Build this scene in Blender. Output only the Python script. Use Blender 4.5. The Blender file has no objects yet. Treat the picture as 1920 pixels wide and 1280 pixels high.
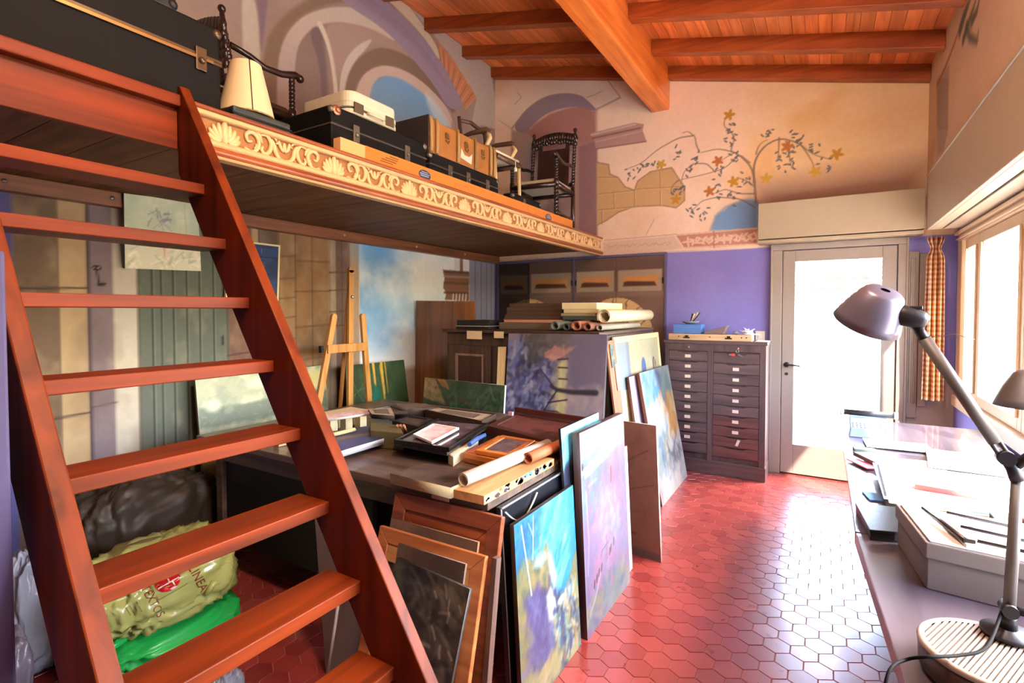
import bpy, bmesh, math, random
import numpy as np
from mathutils import Vector, Matrix
R = math.radians
scene = bpy.context.scene
COL = scene.collection
random.seed(7)

# ------------------------------------------------------------------ camera
F_PX, YAW, PIT, CX, CY, EYE = 970.0, R(31.2), R(1.6), 960.0, 612.0, 1.5
FW = Vector((-math.sin(YAW)*math.cos(PIT), math.cos(YAW)*math.cos(PIT), -math.sin(PIT)))
RT = Vector((math.cos(YAW), math.sin(YAW), 0.0))
UP = RT.cross(FW)
EYEP = Vector((0, 0, EYE))
cam_d = bpy.data.cameras.new('camera')
cam = bpy.data.objects.new('camera', cam_d)
COL.objects.link(cam)
cam.matrix_world = Matrix((RT, UP, -FW)).transposed().to_4x4()
cam.location = EYEP
cam_d.sensor_width = 36.0
cam_d.lens = 36.0*F_PX/1920.0
cam_d.shift_y = -(640-CY)/1920.0
cam_d.clip_start = 0.02
scene.camera = cam


def ray(x, y):
    return FW*F_PX + RT*(x-CX) + UP*(CY-y)


def on(x, y, ax, v):
    d = ray(x, y)
    return EYEP + d*((v-EYEP[ax])/d[ax])


def PX(x, y, v): return on(x, y, 0, v)      # where the sight line through a photo point meets the plane X = v
def PY(x, y, v): return on(x, y, 1, v)
def PZ(x, y, v): return on(x, y, 2, v)


def PN(x, y, p, n):
    d = ray(x, y); p = Vector(p); n = Vector(n)
    return EYEP + d*(((p-EYEP).dot(n))/d.dot(n))


# ------------------------------------------------------------------ colours / materials
def lin(c):
    if isinstance(c, str):
        c = c.lstrip('#'); c = [int(c[i:i+2], 16)/255 for i in (0, 2, 4)]
    return [x/12.92 if x <= .04045 else ((x+.055)/1.055)**2.4 for x in c]


def rgb(h):
    h = h.lstrip('#')
    return np.array([int(h[i:i+2], 16)/255 for i in (0, 2, 4)])


MATS = {}


def new_mat(name):
    m = bpy.data.materials.new(name); m.use_nodes = True
    return m, m.node_tree.nodes, m.node_tree.links, m.node_tree.nodes['Principled BSDF']


def plain(name, c, rough=.6, metal=0., var=.12, scale=14., bump=.02, spec=.4, coat=0.):
    """a colour with slight procedural variation"""
    if name in MATS: return MATS[name]
    m, N, L, B = new_mat(name)
    c = lin(c)
    tc = N.new('ShaderNodeTexCoord'); nz = N.new('ShaderNodeTexNoise')
    nz.inputs['Scale'].default_value = scale; nz.inputs['Detail'].default_value = 6
    L.new(tc.outputs['Object'], nz.inputs['Vector'])
    mx = N.new('ShaderNodeMix'); mx.data_type = 'RGBA'
    mx.inputs[6].default_value = [max(0, x*(1-var)) for x in c]+[1]
    mx.inputs[7].default_value = [min(1, x*(1+var)) for x in c]+[1]
    L.new(nz.outputs['Fac'], mx.inputs[0]); L.new(mx.outputs[2], B.inputs['Base Color'])
    B.inputs['Roughness'].default_value = rough; B.inputs['Metallic'].default_value = metal
    B.inputs['Specular IOR Level'].default_value = spec
    B.inputs['Coat Weight'].default_value = coat
    if bump:
        bp = N.new('ShaderNodeBump'); bp.inputs['Strength'].default_value = bump*5; bp.inputs['Distance'].default_value = .004
        L.new(nz.outputs['Fac'], bp.inputs['Height']); L.new(bp.outputs['Normal'], B.inputs['Normal'])
    MATS[name] = m
    return m


def wood(name, c1, c2, axis=0, scale=1., rough=.45, spec=.4, coat=0., knots=0.):
    """grain runs along the axis"""
    if name in MATS: return MATS[name]
    m, N, L, B = new_mat(name)
    tc = N.new('ShaderNodeTexCoord'); mp = N.new('ShaderNodeMapping')
    s = [26*scale]*3; s[axis] = 1.6*scale
    mp.inputs['Scale'].default_value = s
    L.new(tc.outputs['Object'], mp.inputs['Vector'])
    nz = N.new('ShaderNodeTexNoise'); nz.inputs['Scale'].default_value = 1.; nz.inputs['Detail'].default_value = 8; nz.inputs['Distortion'].default_value = .6
    L.new(mp.outputs['Vector'], nz.inputs['Vector'])
    n2 = N.new('ShaderNodeTexNoise'); n2.inputs['Scale'].default_value = 2.2; n2.inputs['Detail'].default_value = 3
    L.new(tc.outputs['Object'], n2.inputs['Vector'])
    ad = N.new('ShaderNodeMath'); ad.operation = 'MULTIPLY_ADD'; ad.inputs[1].default_value = .35
    L.new(n2.outputs['Fac'], ad.inputs[0]); L.new(nz.outputs['Fac'], ad.inputs[2])
    cr = N.new('ShaderNodeValToRGB')
    cr.color_ramp.elements[0].position = .42; cr.color_ramp.elements[0].color = lin(c1)+[1]
    cr.color_ramp.elements[1].position = .9; cr.color_ramp.elements[1].color = lin(c2)+[1]
    L.new(ad.outputs[0], cr.inputs['Fac']); L.new(cr.outputs['Color'], B.inputs['Base Color'])
    B.inputs['Roughness'].default_value = rough; B.inputs['Specular IOR Level'].default_value = spec
    B.inputs['Coat Weight'].default_value = coat
    bp = N.new('ShaderNodeBump'); bp.inputs['Strength'].default_value = .12; bp.inputs['Distance'].default_value = .003
    L.new(nz.outputs['Fac'], bp.inputs['Height']); L.new(bp.outputs['Normal'], B.inputs['Normal'])
    MATS[name] = m
    return m


def paint_mat(name, rough=.6, bump=.15, spec=.3, bscale=60., gloss=0.):
    """paint laid on a surface: the colour comes from the surface's own colour attribute"""
    if name in MATS: return MATS[name]
    m, N, L, B = new_mat(name)
    at = N.new('ShaderNodeAttribute'); at.attribute_name = 'paint'
    tc = N.new('ShaderNodeTexCoord'); nz = N.new('ShaderNodeTexNoise'); nz.inputs['Scale'].default_value = bscale; nz.inputs['Detail'].default_value = 5
    L.new(tc.outputs['Object'], nz.inputs['Vector'])
    mp = N.new('ShaderNodeMapRange'); mp.inputs['To Min'].default_value = .9; mp.inputs['To Max'].default_value = 1.08
    L.new(nz.outputs['Fac'], mp.inputs['Value'])
    mu = N.new('ShaderNodeVectorMath'); mu.operation = 'SCALE'
    L.new(at.outputs['Color'], mu.inputs[0]); L.new(mp.outputs['Result'], mu.inputs['Scale'])
    L.new(mu.outputs['Vector'], B.inputs['Base Color'])
    B.inputs['Roughness'].default_value = rough; B.inputs['Specular IOR Level'].default_value = spec
    B.inputs['Coat Weight'].default_value = gloss
    bp = N.new('ShaderNodeBump'); bp.inputs['Strength'].default_value = bump; bp.inputs['Distance'].default_value = .003
    L.new(nz.outputs['Fac'], bp.inputs['Height']); L.new(bp.outputs['Normal'], B.inputs['Normal'])
    MATS[name] = m
    return m


# ------------------------------------------------------------------ tagging
def tag(o, label=None, cat=None, group=None, kind=None):
    if label: o['label'] = label
    if cat: o['category'] = cat
    if group: o['group'] = group
    if kind: o['kind'] = kind
    return o


def thing(name, label, cat, loc=(0, 0, 0), group=None):
    o = bpy.data.objects.new(name, None); COL.objects.link(o)
    o.empty_display_size = .1
    o.location = loc
    return tag(o, label, cat, group)


def wloc(o):
    v = Vector((0, 0, 0))
    while o is not None:
        v += o.location; o = o.parent
    return v


# ------------------------------------------------------------------ mesh builder (world coordinates)
class MB:
    def __init__(s): s.v = []; s.f = []; s.m = []; s.sm = []

    def add(s, vs, fs, mi=0, smooth=False):
        b = len(s.v); s.v += [Vector(p) for p in vs]
        for f in fs: s.f.append([b+i for i in f]); s.m.append(mi); s.sm.append(smooth)
        return s

    def hexa(s, q, mi=0):
        """8 corners: four below (counter-clockwise), four above"""
        return s.add(q, [(3, 2, 1, 0), (4, 5, 6, 7), (0, 1, 5, 4), (1, 2, 6, 5), (2, 3, 7, 6), (3, 0, 4, 7)], mi)

    def box(s, a, b, mi=0):
        x0, x1 = sorted((a[0], b[0])); y0, y1 = sorted((a[1], b[1])); z0, z1 = sorted((a[2], b[2]))
        return s.hexa([(x0, y0, z0), (x1, y0, z0), (x1, y1, z0), (x0, y1, z0), (x0, y0, z1), (x1, y0, z1), (x1, y1, z1), (x0, y1, z1)], mi)

    def prism(s, pts, ext, mi=0):
        n = len(pts); e = Vector(ext); p = [Vector(q) for q in pts]
        nv = sum(((p[i]-p[0]).cross(p[(i+1) % n]-p[0]) for i in range(1, n)), Vector())
        if nv.dot(e) < 0: p = p[::-1]
        q = [a+e for a in p]
        return s.add(p+q, [list(range(n))[::-1], list(range(n, 2*n))]+[(i, (i+1) % n, n+(i+1) % n, n+i) for i in range(n)], mi)

    def quad4(s, q, t, mi=0):
        """slab: front quad q (TL TR BR BL seen from its front), thickness t behind"""
        q = [Vector(p) for p in q]
        n = (q[3]-q[0]).cross(q[1]-q[0]).normalized()
        return s.prism(q, -n*t, mi)

    def tube(s, pts, r, n=10, mi=0, closed=False, smooth=True, cap=True):
        pts = [Vector(p) for p in pts]; m = len(pts)
        rs = r if isinstance(r, (list, tuple)) else [r]*m
        b = len(s.v); prev = None
        for i, p in enumerate(pts):
            if closed: t = pts[(i+1) % m]-pts[i-1]
            else: t = pts[min(i+1, m-1)]-pts[max(i-1, 0)]
            t.normalize()
            if prev is None:
                a = t.orthogonal().normalized()
            else:
                a = prev-t*prev.dot(t)
                a = a.normalized() if a.length > 1e-6 else t.orthogonal().normalized()
            prev = a; c = t.cross(a)
            for k in range(n):
                an = 2*math.pi*k/n
                s.v.append(p+(a*math.cos(an)+c*math.sin(an))*rs[i])
        for i in range(m if closed else m-1):
            j = (i+1) % m
            for k in range(n):
                k2 = (k+1) % n
                s.f.append([b+i*n+k, b+i*n+k2, b+j*n+k2, b+j*n+k]); s.m.append(mi); s.sm.append(smooth)
        if cap and not closed:
            s.f.append([b+k for k in range(n)][::-1]); s.m.append(mi); s.sm.append(False)
            s.f.append([b+(m-1)*n+k for k in range(n)]); s.m.append(mi); s.sm.append(False)
        return s

    def twist(s, p0, p1, r, turns, n=8, mi=0, seg=40):
        """barley-twist bar: two strands wound round each other"""
        p0 = Vector(p0); p1 = Vector(p1); t = (p1-p0).normalized(); a = t.orthogonal().normalized(); c = t.cross(a)
        for ph in (0, math.pi):
            pts = []
            for i in range(seg+1):
                u = i/seg; an = ph+u*turns*2*math.pi
                pts.append(p0.lerp(p1, u)+(a*math.cos(an)+c*math.sin(an))*r*.45)
            s.tube(pts, r*.62, n, mi)
        return s

    def lathe(s, prof, o, ax=(0, 0, 1), n=24, mi=0, smooth=True, capb=True, capt=True):
        """profile [(radius, height)] about an axis"""
        o = Vector(o); t = Vector(ax).normalized(); a = t.orthogonal().normalized(); c = t.cross(a)
        b = len(s.v); m = len(prof)
        for r, h in prof:
            for k in range(n):
                an = 2*math.pi*k/n
                s.v.append(o+t*h+(a*math.cos(an)+c*math.sin(an))*r)
        for i in range(m-1):
            for k in range(n):
                k2 = (k+1) % n
                s.f.append([b+i*n+k, b+i*n+k2, b+(i+1)*n+k2, b+(i+1)*n+k]); s.m.append(mi); s.sm.append(smooth)
        if capb: s.f.append([b+k for k in range(n)][::-1]); s.m.append(mi); s.sm.append(False)
        if capt: s.f.append([b+(m-1)*n+k for k in range(n)]); s.m.append(mi); s.sm.append(False)
        return s

    def ball(s, o, r, mi=0, n=12, sc=(1, 1, 1)):
        o = Vector(o); b = len(s.v); m = n//2
        for i in range(m+1):
            th = math.pi*i/m
            for k in range(n):
                an = 2*math.pi*k/n
                s.v.append(o+Vector((r*sc[0]*math.sin(th)*math.cos(an), r*sc[1]*math.sin(th)*math.sin(an), r*sc[2]*math.cos(th))))
        for i in range(m):
            for k in range(n):
                k2 = (k+1) % n
                s.f.append([b+i*n+k, b+(i+1)*n+k, b+(i+1)*n+k2, b+i*n+k2]); s.m.append(mi); s.sm.append(True)
        return s

    def build(s, name, mats, parent=None, bevel=0., origin=None, sub=0):
        if not isinstance(mats, (list, tuple)): mats = [mats]
        me = bpy.data.meshes.new(name)
        vs = s.v
        if parent is not None: off = wloc(parent)
        elif origin is not None: off = Vector(origin)
        else:
            lo = [min(p[i] for p in vs) for i in range(3)]; hi = [max(p[i] for p in vs) for i in range(3)]
            off = Vector(((lo[0]+hi[0])/2, (lo[1]+hi[1])/2, lo[2]))
        me.from_pydata([p-off for p in vs], [], s.f)
        for m in mats: me.materials.append(m)
        me.polygons.foreach_set('material_index', s.m)
        me.polygons.foreach_set('use_smooth', s.sm)
        bm = bmesh.new(); bm.from_mesh(me); bmesh.ops.recalc_face_normals(bm, faces=bm.faces); bm.to_mesh(me); bm.free()
        o = bpy.data.objects.new(name, me); COL.objects.link(o)
        if parent is not None: o.parent = parent
        else: o.location = off
        if bevel:
            b = o.modifiers.new('bevel', 'BEVEL'); b.width = bevel; b.segments = 2; b.limit_method = 'ANGLE'; b.angle_limit = R(40)
        if sub:
            b = o.modifiers.new('subsurf', 'SUBSURF'); b.levels = sub; b.render_levels = sub
        return o


# ------------------------------------------------------------------ painter: colours on a flat grid of points
def _hash(ix, iy, seed):
    h = (ix*374761393 + iy*668265263 + seed*974634541) & 0xFFFFFFFF
    h = ((h ^ (h >> 13))*1274126177) & 0xFFFFFFFF
    return ((h ^ (h >> 16)) & 0xFFFF)/65535.0


def vnoise(x, y, seed):
    xi = np.floor(x).astype(np.int64); yi = np.floor(y).astype(np.int64)
    fx = x-xi; fy = y-yi; fx = fx*fx*(3-2*fx); fy = fy*fy*(3-2*fy)
    a = _hash(xi, yi, seed); b = _hash(xi+1, yi, seed); c = _hash(xi, yi+1, seed); d = _hash(xi+1, yi+1, seed)
    return (a*(1-fx)+b*fx)*(1-fy)+(c*(1-fx)+d*fx)*fy


def fbm(x, y, seed=0, octv=4):
    t = 0; amp = 1; tot = 0
    for i in range(octv):
        t = t+amp*vnoise(x*2**i, y*2**i, seed+i*17); tot += amp; amp *= .55
    return t/tot


class Paint:
    """points (x, y) in metres (or canvas heights); a = colours, sRGB"""
    def __init__(s, x, y, base):
        s.x = x.ravel(); s.y = y.ravel(); s.a = np.ones((s.x.size, 3))*rgb(base); s.rng = np.random.RandomState(3)

    def mix(s, m, c, idx=None):
        c = rgb(c) if isinstance(c, str) else np.asarray(c)
        if idx is None: s.a = s.a*(1-m[:, None])+c*m[:, None]
        else: s.a[idx] = s.a[idx]*(1-m[:, None])+c*m[:, None]

    def noise(s, c, scale, amt=1., seed=1, lo=.45, hi=.7, sx=1., sy=1.):
        n = fbm(s.x*scale*sx+100, s.y*scale*sy+100, seed)
        s.mix(np.clip((n-lo)/(hi-lo), 0, 1)*amt, c); return s

    def sel(s, x0, x1, y0, y1):
        return np.nonzero((s.x > x0) & (s.x < x1) & (s.y > y0) & (s.y < y1))[0]

    def poly(s, pts, c, alpha=1., soft=.006, c2=None, gdir=None, wob=0., seed=5):
        P = np.array(pts, float); g = soft+wob
        i = s.sel(P[:, 0].min()-g, P[:, 0].max()+g, P[:, 1].min()-g, P[:, 1].max()+g)
        if not i.size: return s
        x = s.x[i]; y = s.y[i]
        if wob:
            x = x+(fbm(x/wob*.35, y/wob*.35, seed)-.5)*2*wob; y = y+(fbm(x/wob*.35+50, y/wob*.35, seed+3)-.5)*2*wob
        ins = np.zeros(x.shape, bool); d = np.full(x.shape, 1e9); n = len(P)
        for k in range(n):
            ax, ay = P[k]; bx, by = P[(k+1) % n]
            cnd = ((ay > y) != (by > y))
            with np.errstate(divide='ignore', invalid='ignore'):
                xi = (bx-ax)*(y-ay)/(by-ay if by != ay else 1e-12)+ax
            ins ^= cnd & (x < xi)
            L2 = max((bx-ax)**2+(by-ay)**2, 1e-12)
            t = np.clip(((x-ax)*(bx-ax)+(y-ay)*(by-ay))/L2, 0, 1)
            d = np.minimum(d, np.hypot(x-ax-t*(bx-ax), y-ay-t*(by-ay)))
        m = np.clip(.5+np.where(ins, d, -d)/max(soft, 1e-6), 0, 1)*alpha
        if c2 is not None:
            gx, gy = gdir; pr = s.x[i]*gx+s.y[i]*gy; pv = P[:, 0]*gx+P[:, 1]*gy
            t = np.clip((pr-pv.min())/(pv.max()-pv.min()), 0, 1)[:, None]
            cc = rgb(c)*(1-t)+rgb(c2)*t
            s.a[i] = s.a[i]*(1-m[:, None])+cc*m[:, None]
        else: s.mix(m, c, i)
        return s

    def line(s, pts, w, c, alpha=1., soft=.004, taper=None):
        P = np.array(pts, float); n = len(P)
        ws = np.linspace(w, taper if taper is not None else w, n); g = max(w, ws[-1])+soft
        i = s.sel(P[:, 0].min()-g, P[:, 0].max()+g, P[:, 1].min()-g, P[:, 1].max()+g)
        if not i.size: return s
        x = s.x[i]; y = s.y[i]; best = np.full(x.shape, -1e9)
        for k in range(n-1):
            ax, ay = P[k]; bx, by = P[k+1]; L2 = max((bx-ax)**2+(by-ay)**2, 1e-12)
            t = np.clip(((x-ax)*(bx-ax)+(y-ay)*(by-ay))/L2, 0, 1)
            d = np.hypot(x-ax-t*(bx-ax), y-ay-t*(by-ay))
            best = np.maximum(best, (ws[k]*(1-t)+ws[k+1]*t)/2-d)
        s.mix(np.clip(.5+best/soft, 0, 1)*alpha, c, i); return s

    def ell(s, cx, cy, rx, ry, c, alpha=1., soft=.2, rot=0.):
        g = max(rx, ry)*(1+soft); i = s.sel(cx-g, cx+g, cy-g, cy+g)
        if not i.size: return s
        dx = s.x[i]-cx; dy = s.y[i]-cy; ca, sa = math.cos(rot), math.sin(rot)
        r = np.hypot((dx*ca+dy*sa)/rx, (-dx*sa+dy*ca)/ry)
        s.mix(np.clip((1+soft/2-r)/max(soft, 1e-3), 0, 1)*alpha, c, i); return s

    def dabs(s, n, cols, box, ln, w, ang=None, alpha=.8, jit=.5, seed=1):
        """n brush strokes of random colours in box (x0, x1, y0, y1)"""
        r = np.random.RandomState(seed)
        for k in range(n):
            cx = r.uniform(box[0], box[1]); cy = r.uniform(box[2], box[3])
            a = r.uniform(0, math.pi) if ang is None else ang+r.normal()*jit
            l = ln*r.uniform(.5, 1.3)/2; dx, dy = l*math.cos(a), l*math.sin(a); b = r.uniform(-.4, .4)*l
            pts = [(cx-dx, cy-dy), (cx-dy*b/l*.5, cy+dx*b/l*.5), (cx+dx, cy+dy)]
            s.line(pts, w*r.uniform(.5, 1.4), cols[r.randint(len(cols))], alpha*r.uniform(.5, 1), w*.6)
        return s

    def bezier(s, p, n=14):
        p = [np.array(q, float) for q in p]; out = []
        for t in np.linspace(0, 1, n):
            q = p
            while len(q) > 1: q = [q[i]*(1-t)+q[i+1]*t for i in range(len(q)-1)]
            out.append(tuple(q[0]))
        return out


def chaikin(pts, it=2, closed=True):
    p = [np.array(q, float) for q in pts]
    for _ in range(it):
        n = len(p); out = [] if closed else [p[0]]
        for i in range(n if closed else n-1):
            a, b = p[i], p[(i+1) % n]; out += [a*.75+b*.25, a*.25+b*.75]
        if not closed: out.append(p[-1])
        p = out
    return [tuple(q) for q in p]


def to_lin(a):
    a = np.clip(a, 0, 1)
    return np.where(a <= .04045, a/12.92, ((a+.055)/1.055)**2.4)


def painted(name, q, nu, nv, fn, mat, parent=None, thick=0., side='#cfc4ae', asp=None, sidemat=None, wc=None, hole=None, gain=1.):
    """flat painted face with corners q = TL TR BR BL; fn(Paint) colours it: x runs 0..aspect, y 0..1 upward.
    thick > 0 gives the panel its edges and back."""
    TL, TR, BR, BL = [np.array(p, float) for p in q]
    w = (np.linalg.norm(TR-TL)+np.linalg.norm(BR-BL))/2; h = (np.linalg.norm(TL-BL)+np.linalg.norm(TR-BR))/2
    asp = asp or w/h
    u, v = np.meshgrid(np.linspace(0, 1, nu+1), np.linspace(0, 1, nv+1))
    uu = u.ravel()[:, None]; vv = v.ravel()[:, None]
    P = (BL*(1-uu)+BR*uu)*(1-vv)+(TL*(1-uu)+TR*uu)*vv
    pt = Paint(P[:, wc[0]], P[:, wc[1]], '#888888') if wc else Paint(u*asp, v, '#888888')
    pt.asp = asp
    fn(pt)
    if gain != 1: pt.a = pt.a*gain
    Cc = to_lin(pt.a)
    idx = np.arange((nu+1)*(nv+1)).reshape(nv+1, nu+1)
    F = np.stack([idx[:-1, :-1], idx[:-1, 1:], idx[1:, 1:], idx[1:, :-1]], -1).reshape(-1, 4)
    if hole:
        cc = P[F].mean(1); a, b = wc
        F = F[~((cc[:, a] > hole[0]) & (cc[:, a] < hole[1]) & (cc[:, b] > hole[2]) & (cc[:, b] < hole[3]))]
    mi = np.zeros(len(F), int)
    if thick:
        n = np.cross(TL-BL, BR-BL); n = n/np.linalg.norm(n)      # points behind the face
        b = len(P); bk = [p+n*thick for p in (TL, TR, BR, BL)]
        P = np.vstack([P, [TL, TR, BR, BL], bk])
        Cc = np.vstack([Cc, np.tile(to_lin(rgb(side)), (8, 1))])
        t = [b+i for i in range(8)]
        S = [(t[0], t[1], t[5], t[4]), (t[1], t[2], t[6], t[5]), (t[2], t[3], t[7], t[6]), (t[3], t[0], t[4], t[7]), (t[4], t[5], t[6], t[7])]
        F = np.vstack([F, S]); mi = np.concatenate([mi, np.full(5, 1 if sidemat else 0)])
    off = np.array(wloc(parent)) if parent is not None else (P.min(0)+P.max(0))/2*np.array([1, 1, 0])+np.array([0, 0, P[:, 2].min()])
    P = P-off
    me = bpy.data.meshes.new(name)
    me.vertices.add(len(P)); me.vertices.foreach_set('co', P.ravel())
    me.loops.add(len(F)*4); me.loops.foreach_set('vertex_index', F.ravel())
    me.polygons.add(len(F)); me.polygons.foreach_set('loop_start', np.arange(len(F))*4); me.polygons.foreach_set('loop_total', np.full(len(F), 4))
    me.materials.append(mat)
    if sidemat: me.materials.append(sidemat)
    me.polygons.foreach_set('material_index', mi)
    me.update(calc_edges=True)
    at = me.color_attributes.new('paint', 'FLOAT_COLOR', 'POINT')
    at.data.foreach_set('color', np.hstack([Cc, np.ones((len(Cc), 1))]).ravel())
    me.validate()
    o = bpy.data.objects.new(name, me); COL.objects.link(o)
    if parent is not None: o.parent = parent
    else: o.location = off.tolist()
    return o


def frame_bars(q, w, t, out=0.):
    """four mitred bars round a quad q = TL TR BR BL (outer edge); width w inward, front raised 'out', thickness t behind"""
    q = [Vector(p) for p in q]
    n = (q[3]-q[0]).cross(q[1]-q[0]).normalized()
    ux = (q[1]-q[0]).normalized(); uy = (q[0]-q[3]).normalized()
    inn = [q[0]+ux*w-uy*w, q[1]-ux*w-uy*w, q[2]-ux*w+uy*w, q[3]+ux*w+uy*w]
    m = MB(); o = n*out
    for i in range(4):
        j = (i+1) % 4
        m.prism([q[i]+o, q[j]+o, inn[j]+o*.35, inn[i]+o*.35], -n*(t+out*.3))
    return m, inn, n
# ================================================================== the room
XL, XR, YB, YN = -3.535, .70, 5.43, -2.2       # left wall, upper right wall, back wall, near wall
XW = .90                                       # window wall below the roller box
RS = .236                                      # the roof falls to the right


def roof(x): return 3.365+RS*(XR-x)            # underside of the rafters


WOODRED = wood('stained stair wood', '#481a08', '#83320b', 1, .7, .5, .18, 0.)
WOODRED_V = wood('stained stringer wood', '#431909', '#77300f', 2, .6, .48, .18, 0.)
WOODTRIM = wood('ledger wood', '#5a3420', '#8a5434', 1, .8, .4)
CREAM = plain('cream joinery paint', '#a08e73', .45, var=.05)
GREIGE = plain('greige door paint', '#8f8277', .42, var=.05)
WHITE = plain('white paint', '#e6e2da', .5, var=.03)
PURPLE = plain('violet wall paint', '#8279ba', .65, var=.06, scale=6)


def glass_mat():
    m, N, L, B = new_mat('window glass')
    out = [n for n in N if n.type == 'OUTPUT_MATERIAL'][0]
    g = N.new('ShaderNodeBsdfGlossy'); g.inputs['Roughness'].default_value = .02
    t = N.new('ShaderNodeBsdfTransparent'); f = N.new('ShaderNodeFresnel'); f.inputs['IOR'].default_value = 1.45; ge = N.new('ShaderNodeNewGeometry'); sb = N.new('ShaderNodeMath'); sb.operation = 'SUBTRACT'; sb.inputs[0].default_value = 1.; ml = N.new('ShaderNodeMath'); ml.operation = 'MULTIPLY'
    x = N.new('ShaderNodeMixShader')
    nz = N.new('ShaderNodeTexNoise'); nz.inputs['Scale'].default_value = 3
    c = N.new('ShaderNodeMapRange'); c.inputs['To Min'].default_value = .93; c.inputs['To Max'].default_value = .97
    L.new(nz.outputs['Fac'], c.inputs['Value']); L.new(c.outputs['Result'], t.inputs['Color'])
    L.new(ge.outputs['Backfacing'], sb.inputs[1]); L.new(sb.outputs[0], ml.inputs[0]); L.new(f.outputs[0], ml.inputs[1]); L.new(ml.outputs[0], x.inputs[0]); L.new(t.outputs[0], x.inputs[1]); L.new(g.outputs[0], x.inputs[2]); L.new(x.outputs[0], out.inputs['Surface'])
    return m


GLASS = glass_mat()


# ---- floor: hexagonal terracotta tiles
def tile_mat():
    m, N, L, B = new_mat('glazed terracotta')
    ge = N.new('ShaderNodeNewGeometry'); cr = N.new('ShaderNodeValToRGB')
    e = cr.color_ramp.elements; e[0].color = lin('#7e2c29')+[1]; e[1].color = lin('#9a403a')+[1]
    L.new(ge.outputs['Random Per Island'], cr.inputs['Fac'])
    tc = N.new('ShaderNodeTexCoord'); nz = N.new('ShaderNodeTexNoise'); nz.inputs['Scale'].default_value = 9; nz.inputs['Detail'].default_value = 3
    L.new(tc.outputs['Object'], nz.inputs['Vector'])
    mx = N.new('ShaderNodeMix'); mx.data_type = 'RGBA'; mx.blend_type = 'MULTIPLY'; mx.inputs[0].default_value = .5
    c2 = N.new('ShaderNodeValToRGB'); c2.color_ramp.elements[0].color = (.84, .8, .8, 1); c2.color_ramp.elements[1].color = (1.1, 1.08, 1.06, 1)
    L.new(nz.outputs['Fac'], c2.inputs['Fac']); L.new(cr.outputs['Color'], mx.inputs[6]); L.new(c2.outputs['Color'], mx.inputs[7])
    L.new(mx.outputs[2], B.inputs['Base Color'])
    mr = N.new('ShaderNodeMapRange'); mr.inputs['To Min'].default_value = .24; mr.inputs['To Max'].default_value = .34
    L.new(nz.outputs['Fac'], mr.inputs['Value']); L.new(mr.outputs['Result'], B.inputs['Roughness'])
    B.inputs['Specular IOR Level'].default_value = 1.0; B.inputs['Coat Weight'].default_value = .6; B.inputs['Coat Roughness'].default_value = .2
    return m


def build_floor():
    W, S = .108, .0624; r = random.Random(4)
    m = MB(); m.add([(XL-.1, YN-.1, -.0035), (XW+.1, YN-.1, -.0035), (XW+.1, YB+.1, -.0035), (XL-.1, YB+.1, -.0035)], [(0, 1, 2, 3)], 1)
    ang = [R(30+60*k) for k in range(6)]
    j0 = int((YN-2.2)/(1.5*S))-1
    for j in range(j0, j0+85):
        y = 2.2013+j*1.5*S
        if y > YB+.05 or y < YN-.05: continue
        for i in range(-29, 15):
            x = -.49+i*W+(W/2 if j % 2 else 0)
            if x < XL-.05 or x > XW+.05: continue
            tx, ty = r.gauss(0, .0045), r.gauss(0, .0045); dz = r.gauss(0, .0003)
            top = [(x+.0592*math.cos(a), y+.0592*math.sin(a), dz+tx*.059*math.cos(a)+ty*.059*math.sin(a)) for a in ang]
            low = [(x+.0612*math.cos(a), y+.0612*math.sin(a), -.004) for a in ang]
            m.add(top+low, [tuple(range(6))]+[(k, 6+k, 6+(k+1) % 6, (k+1) % 6) for k in range(6)], 0)
    o = m.build('floor', [tile_mat(), plain('floor grout', '#a06a5e', .7)], origin=(0, 0, 0))
    tag(o, kind='structure')


build_floor()

# ---- ceiling boards, rafters, main beam
CEILB = wood('ceiling boards', '#b9541f', '#f28c4c', 1, .9, .38, .5, .1)


def build_ceiling():
    m = MB(); r = random.Random(8); x = XL-.15; t = .125
    while x < XR+.4:
        w = .088; a, b = x+.0015, x+w-.0015
        za, zb = roof(a)+t, roof(b)+t
        m.hexa([(a, YN-.1, za), (b, YN-.1, zb), (b, YB+.1, zb), (a, YB+.1, za), (a, YN-.1, za+.03), (b, YN-.1, zb+.03), (b, YB+.1, zb+.03), (a, YB+.1, za+.03)], 0)
        x += w
    a, b = XL-.2, XR+.5
    m.hexa([(a, YN-.1, roof(a)+t+.031), (b, YN-.1, roof(b)+t+.031), (b, YB+.1, roof(b)+t+.031), (a, YB+.1, roof(a)+t+.031)]+[(p, q, roof(p)+t+.06) for p, q in ((a, YN-.1), (b, YN-.1), (b, YB+.1), (a, YB+.1))], 1)
    c = MATS['ceiling boards']; N, L = c.node_tree.nodes, c.node_tree.links
    B = N['Principled BSDF']; src = B.inputs['Base Color'].links[0].from_socket
    ge = N.new('ShaderNodeNewGeometry'); hs = N.new('ShaderNodeHueSaturation'); mr = N.new('ShaderNodeMapRange')
    mr.inputs['To Min'].default_value = .7; mr.inputs['To Max'].default_value = 1.25
    L.new(ge.outputs['Random Per Island'], mr.inputs['Value']); L.new(mr.outputs['Result'], hs.inputs['Value'])
    L.new(src, hs.inputs['Color']); L.new(hs.outputs['Color'], B.inputs['Base Color'])
    o = m.build('ceiling', [CEILB, plain('roof deck', '#5a2a14', .8)], origin=(0, 0, 0)); tag(o, kind='structure')


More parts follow.
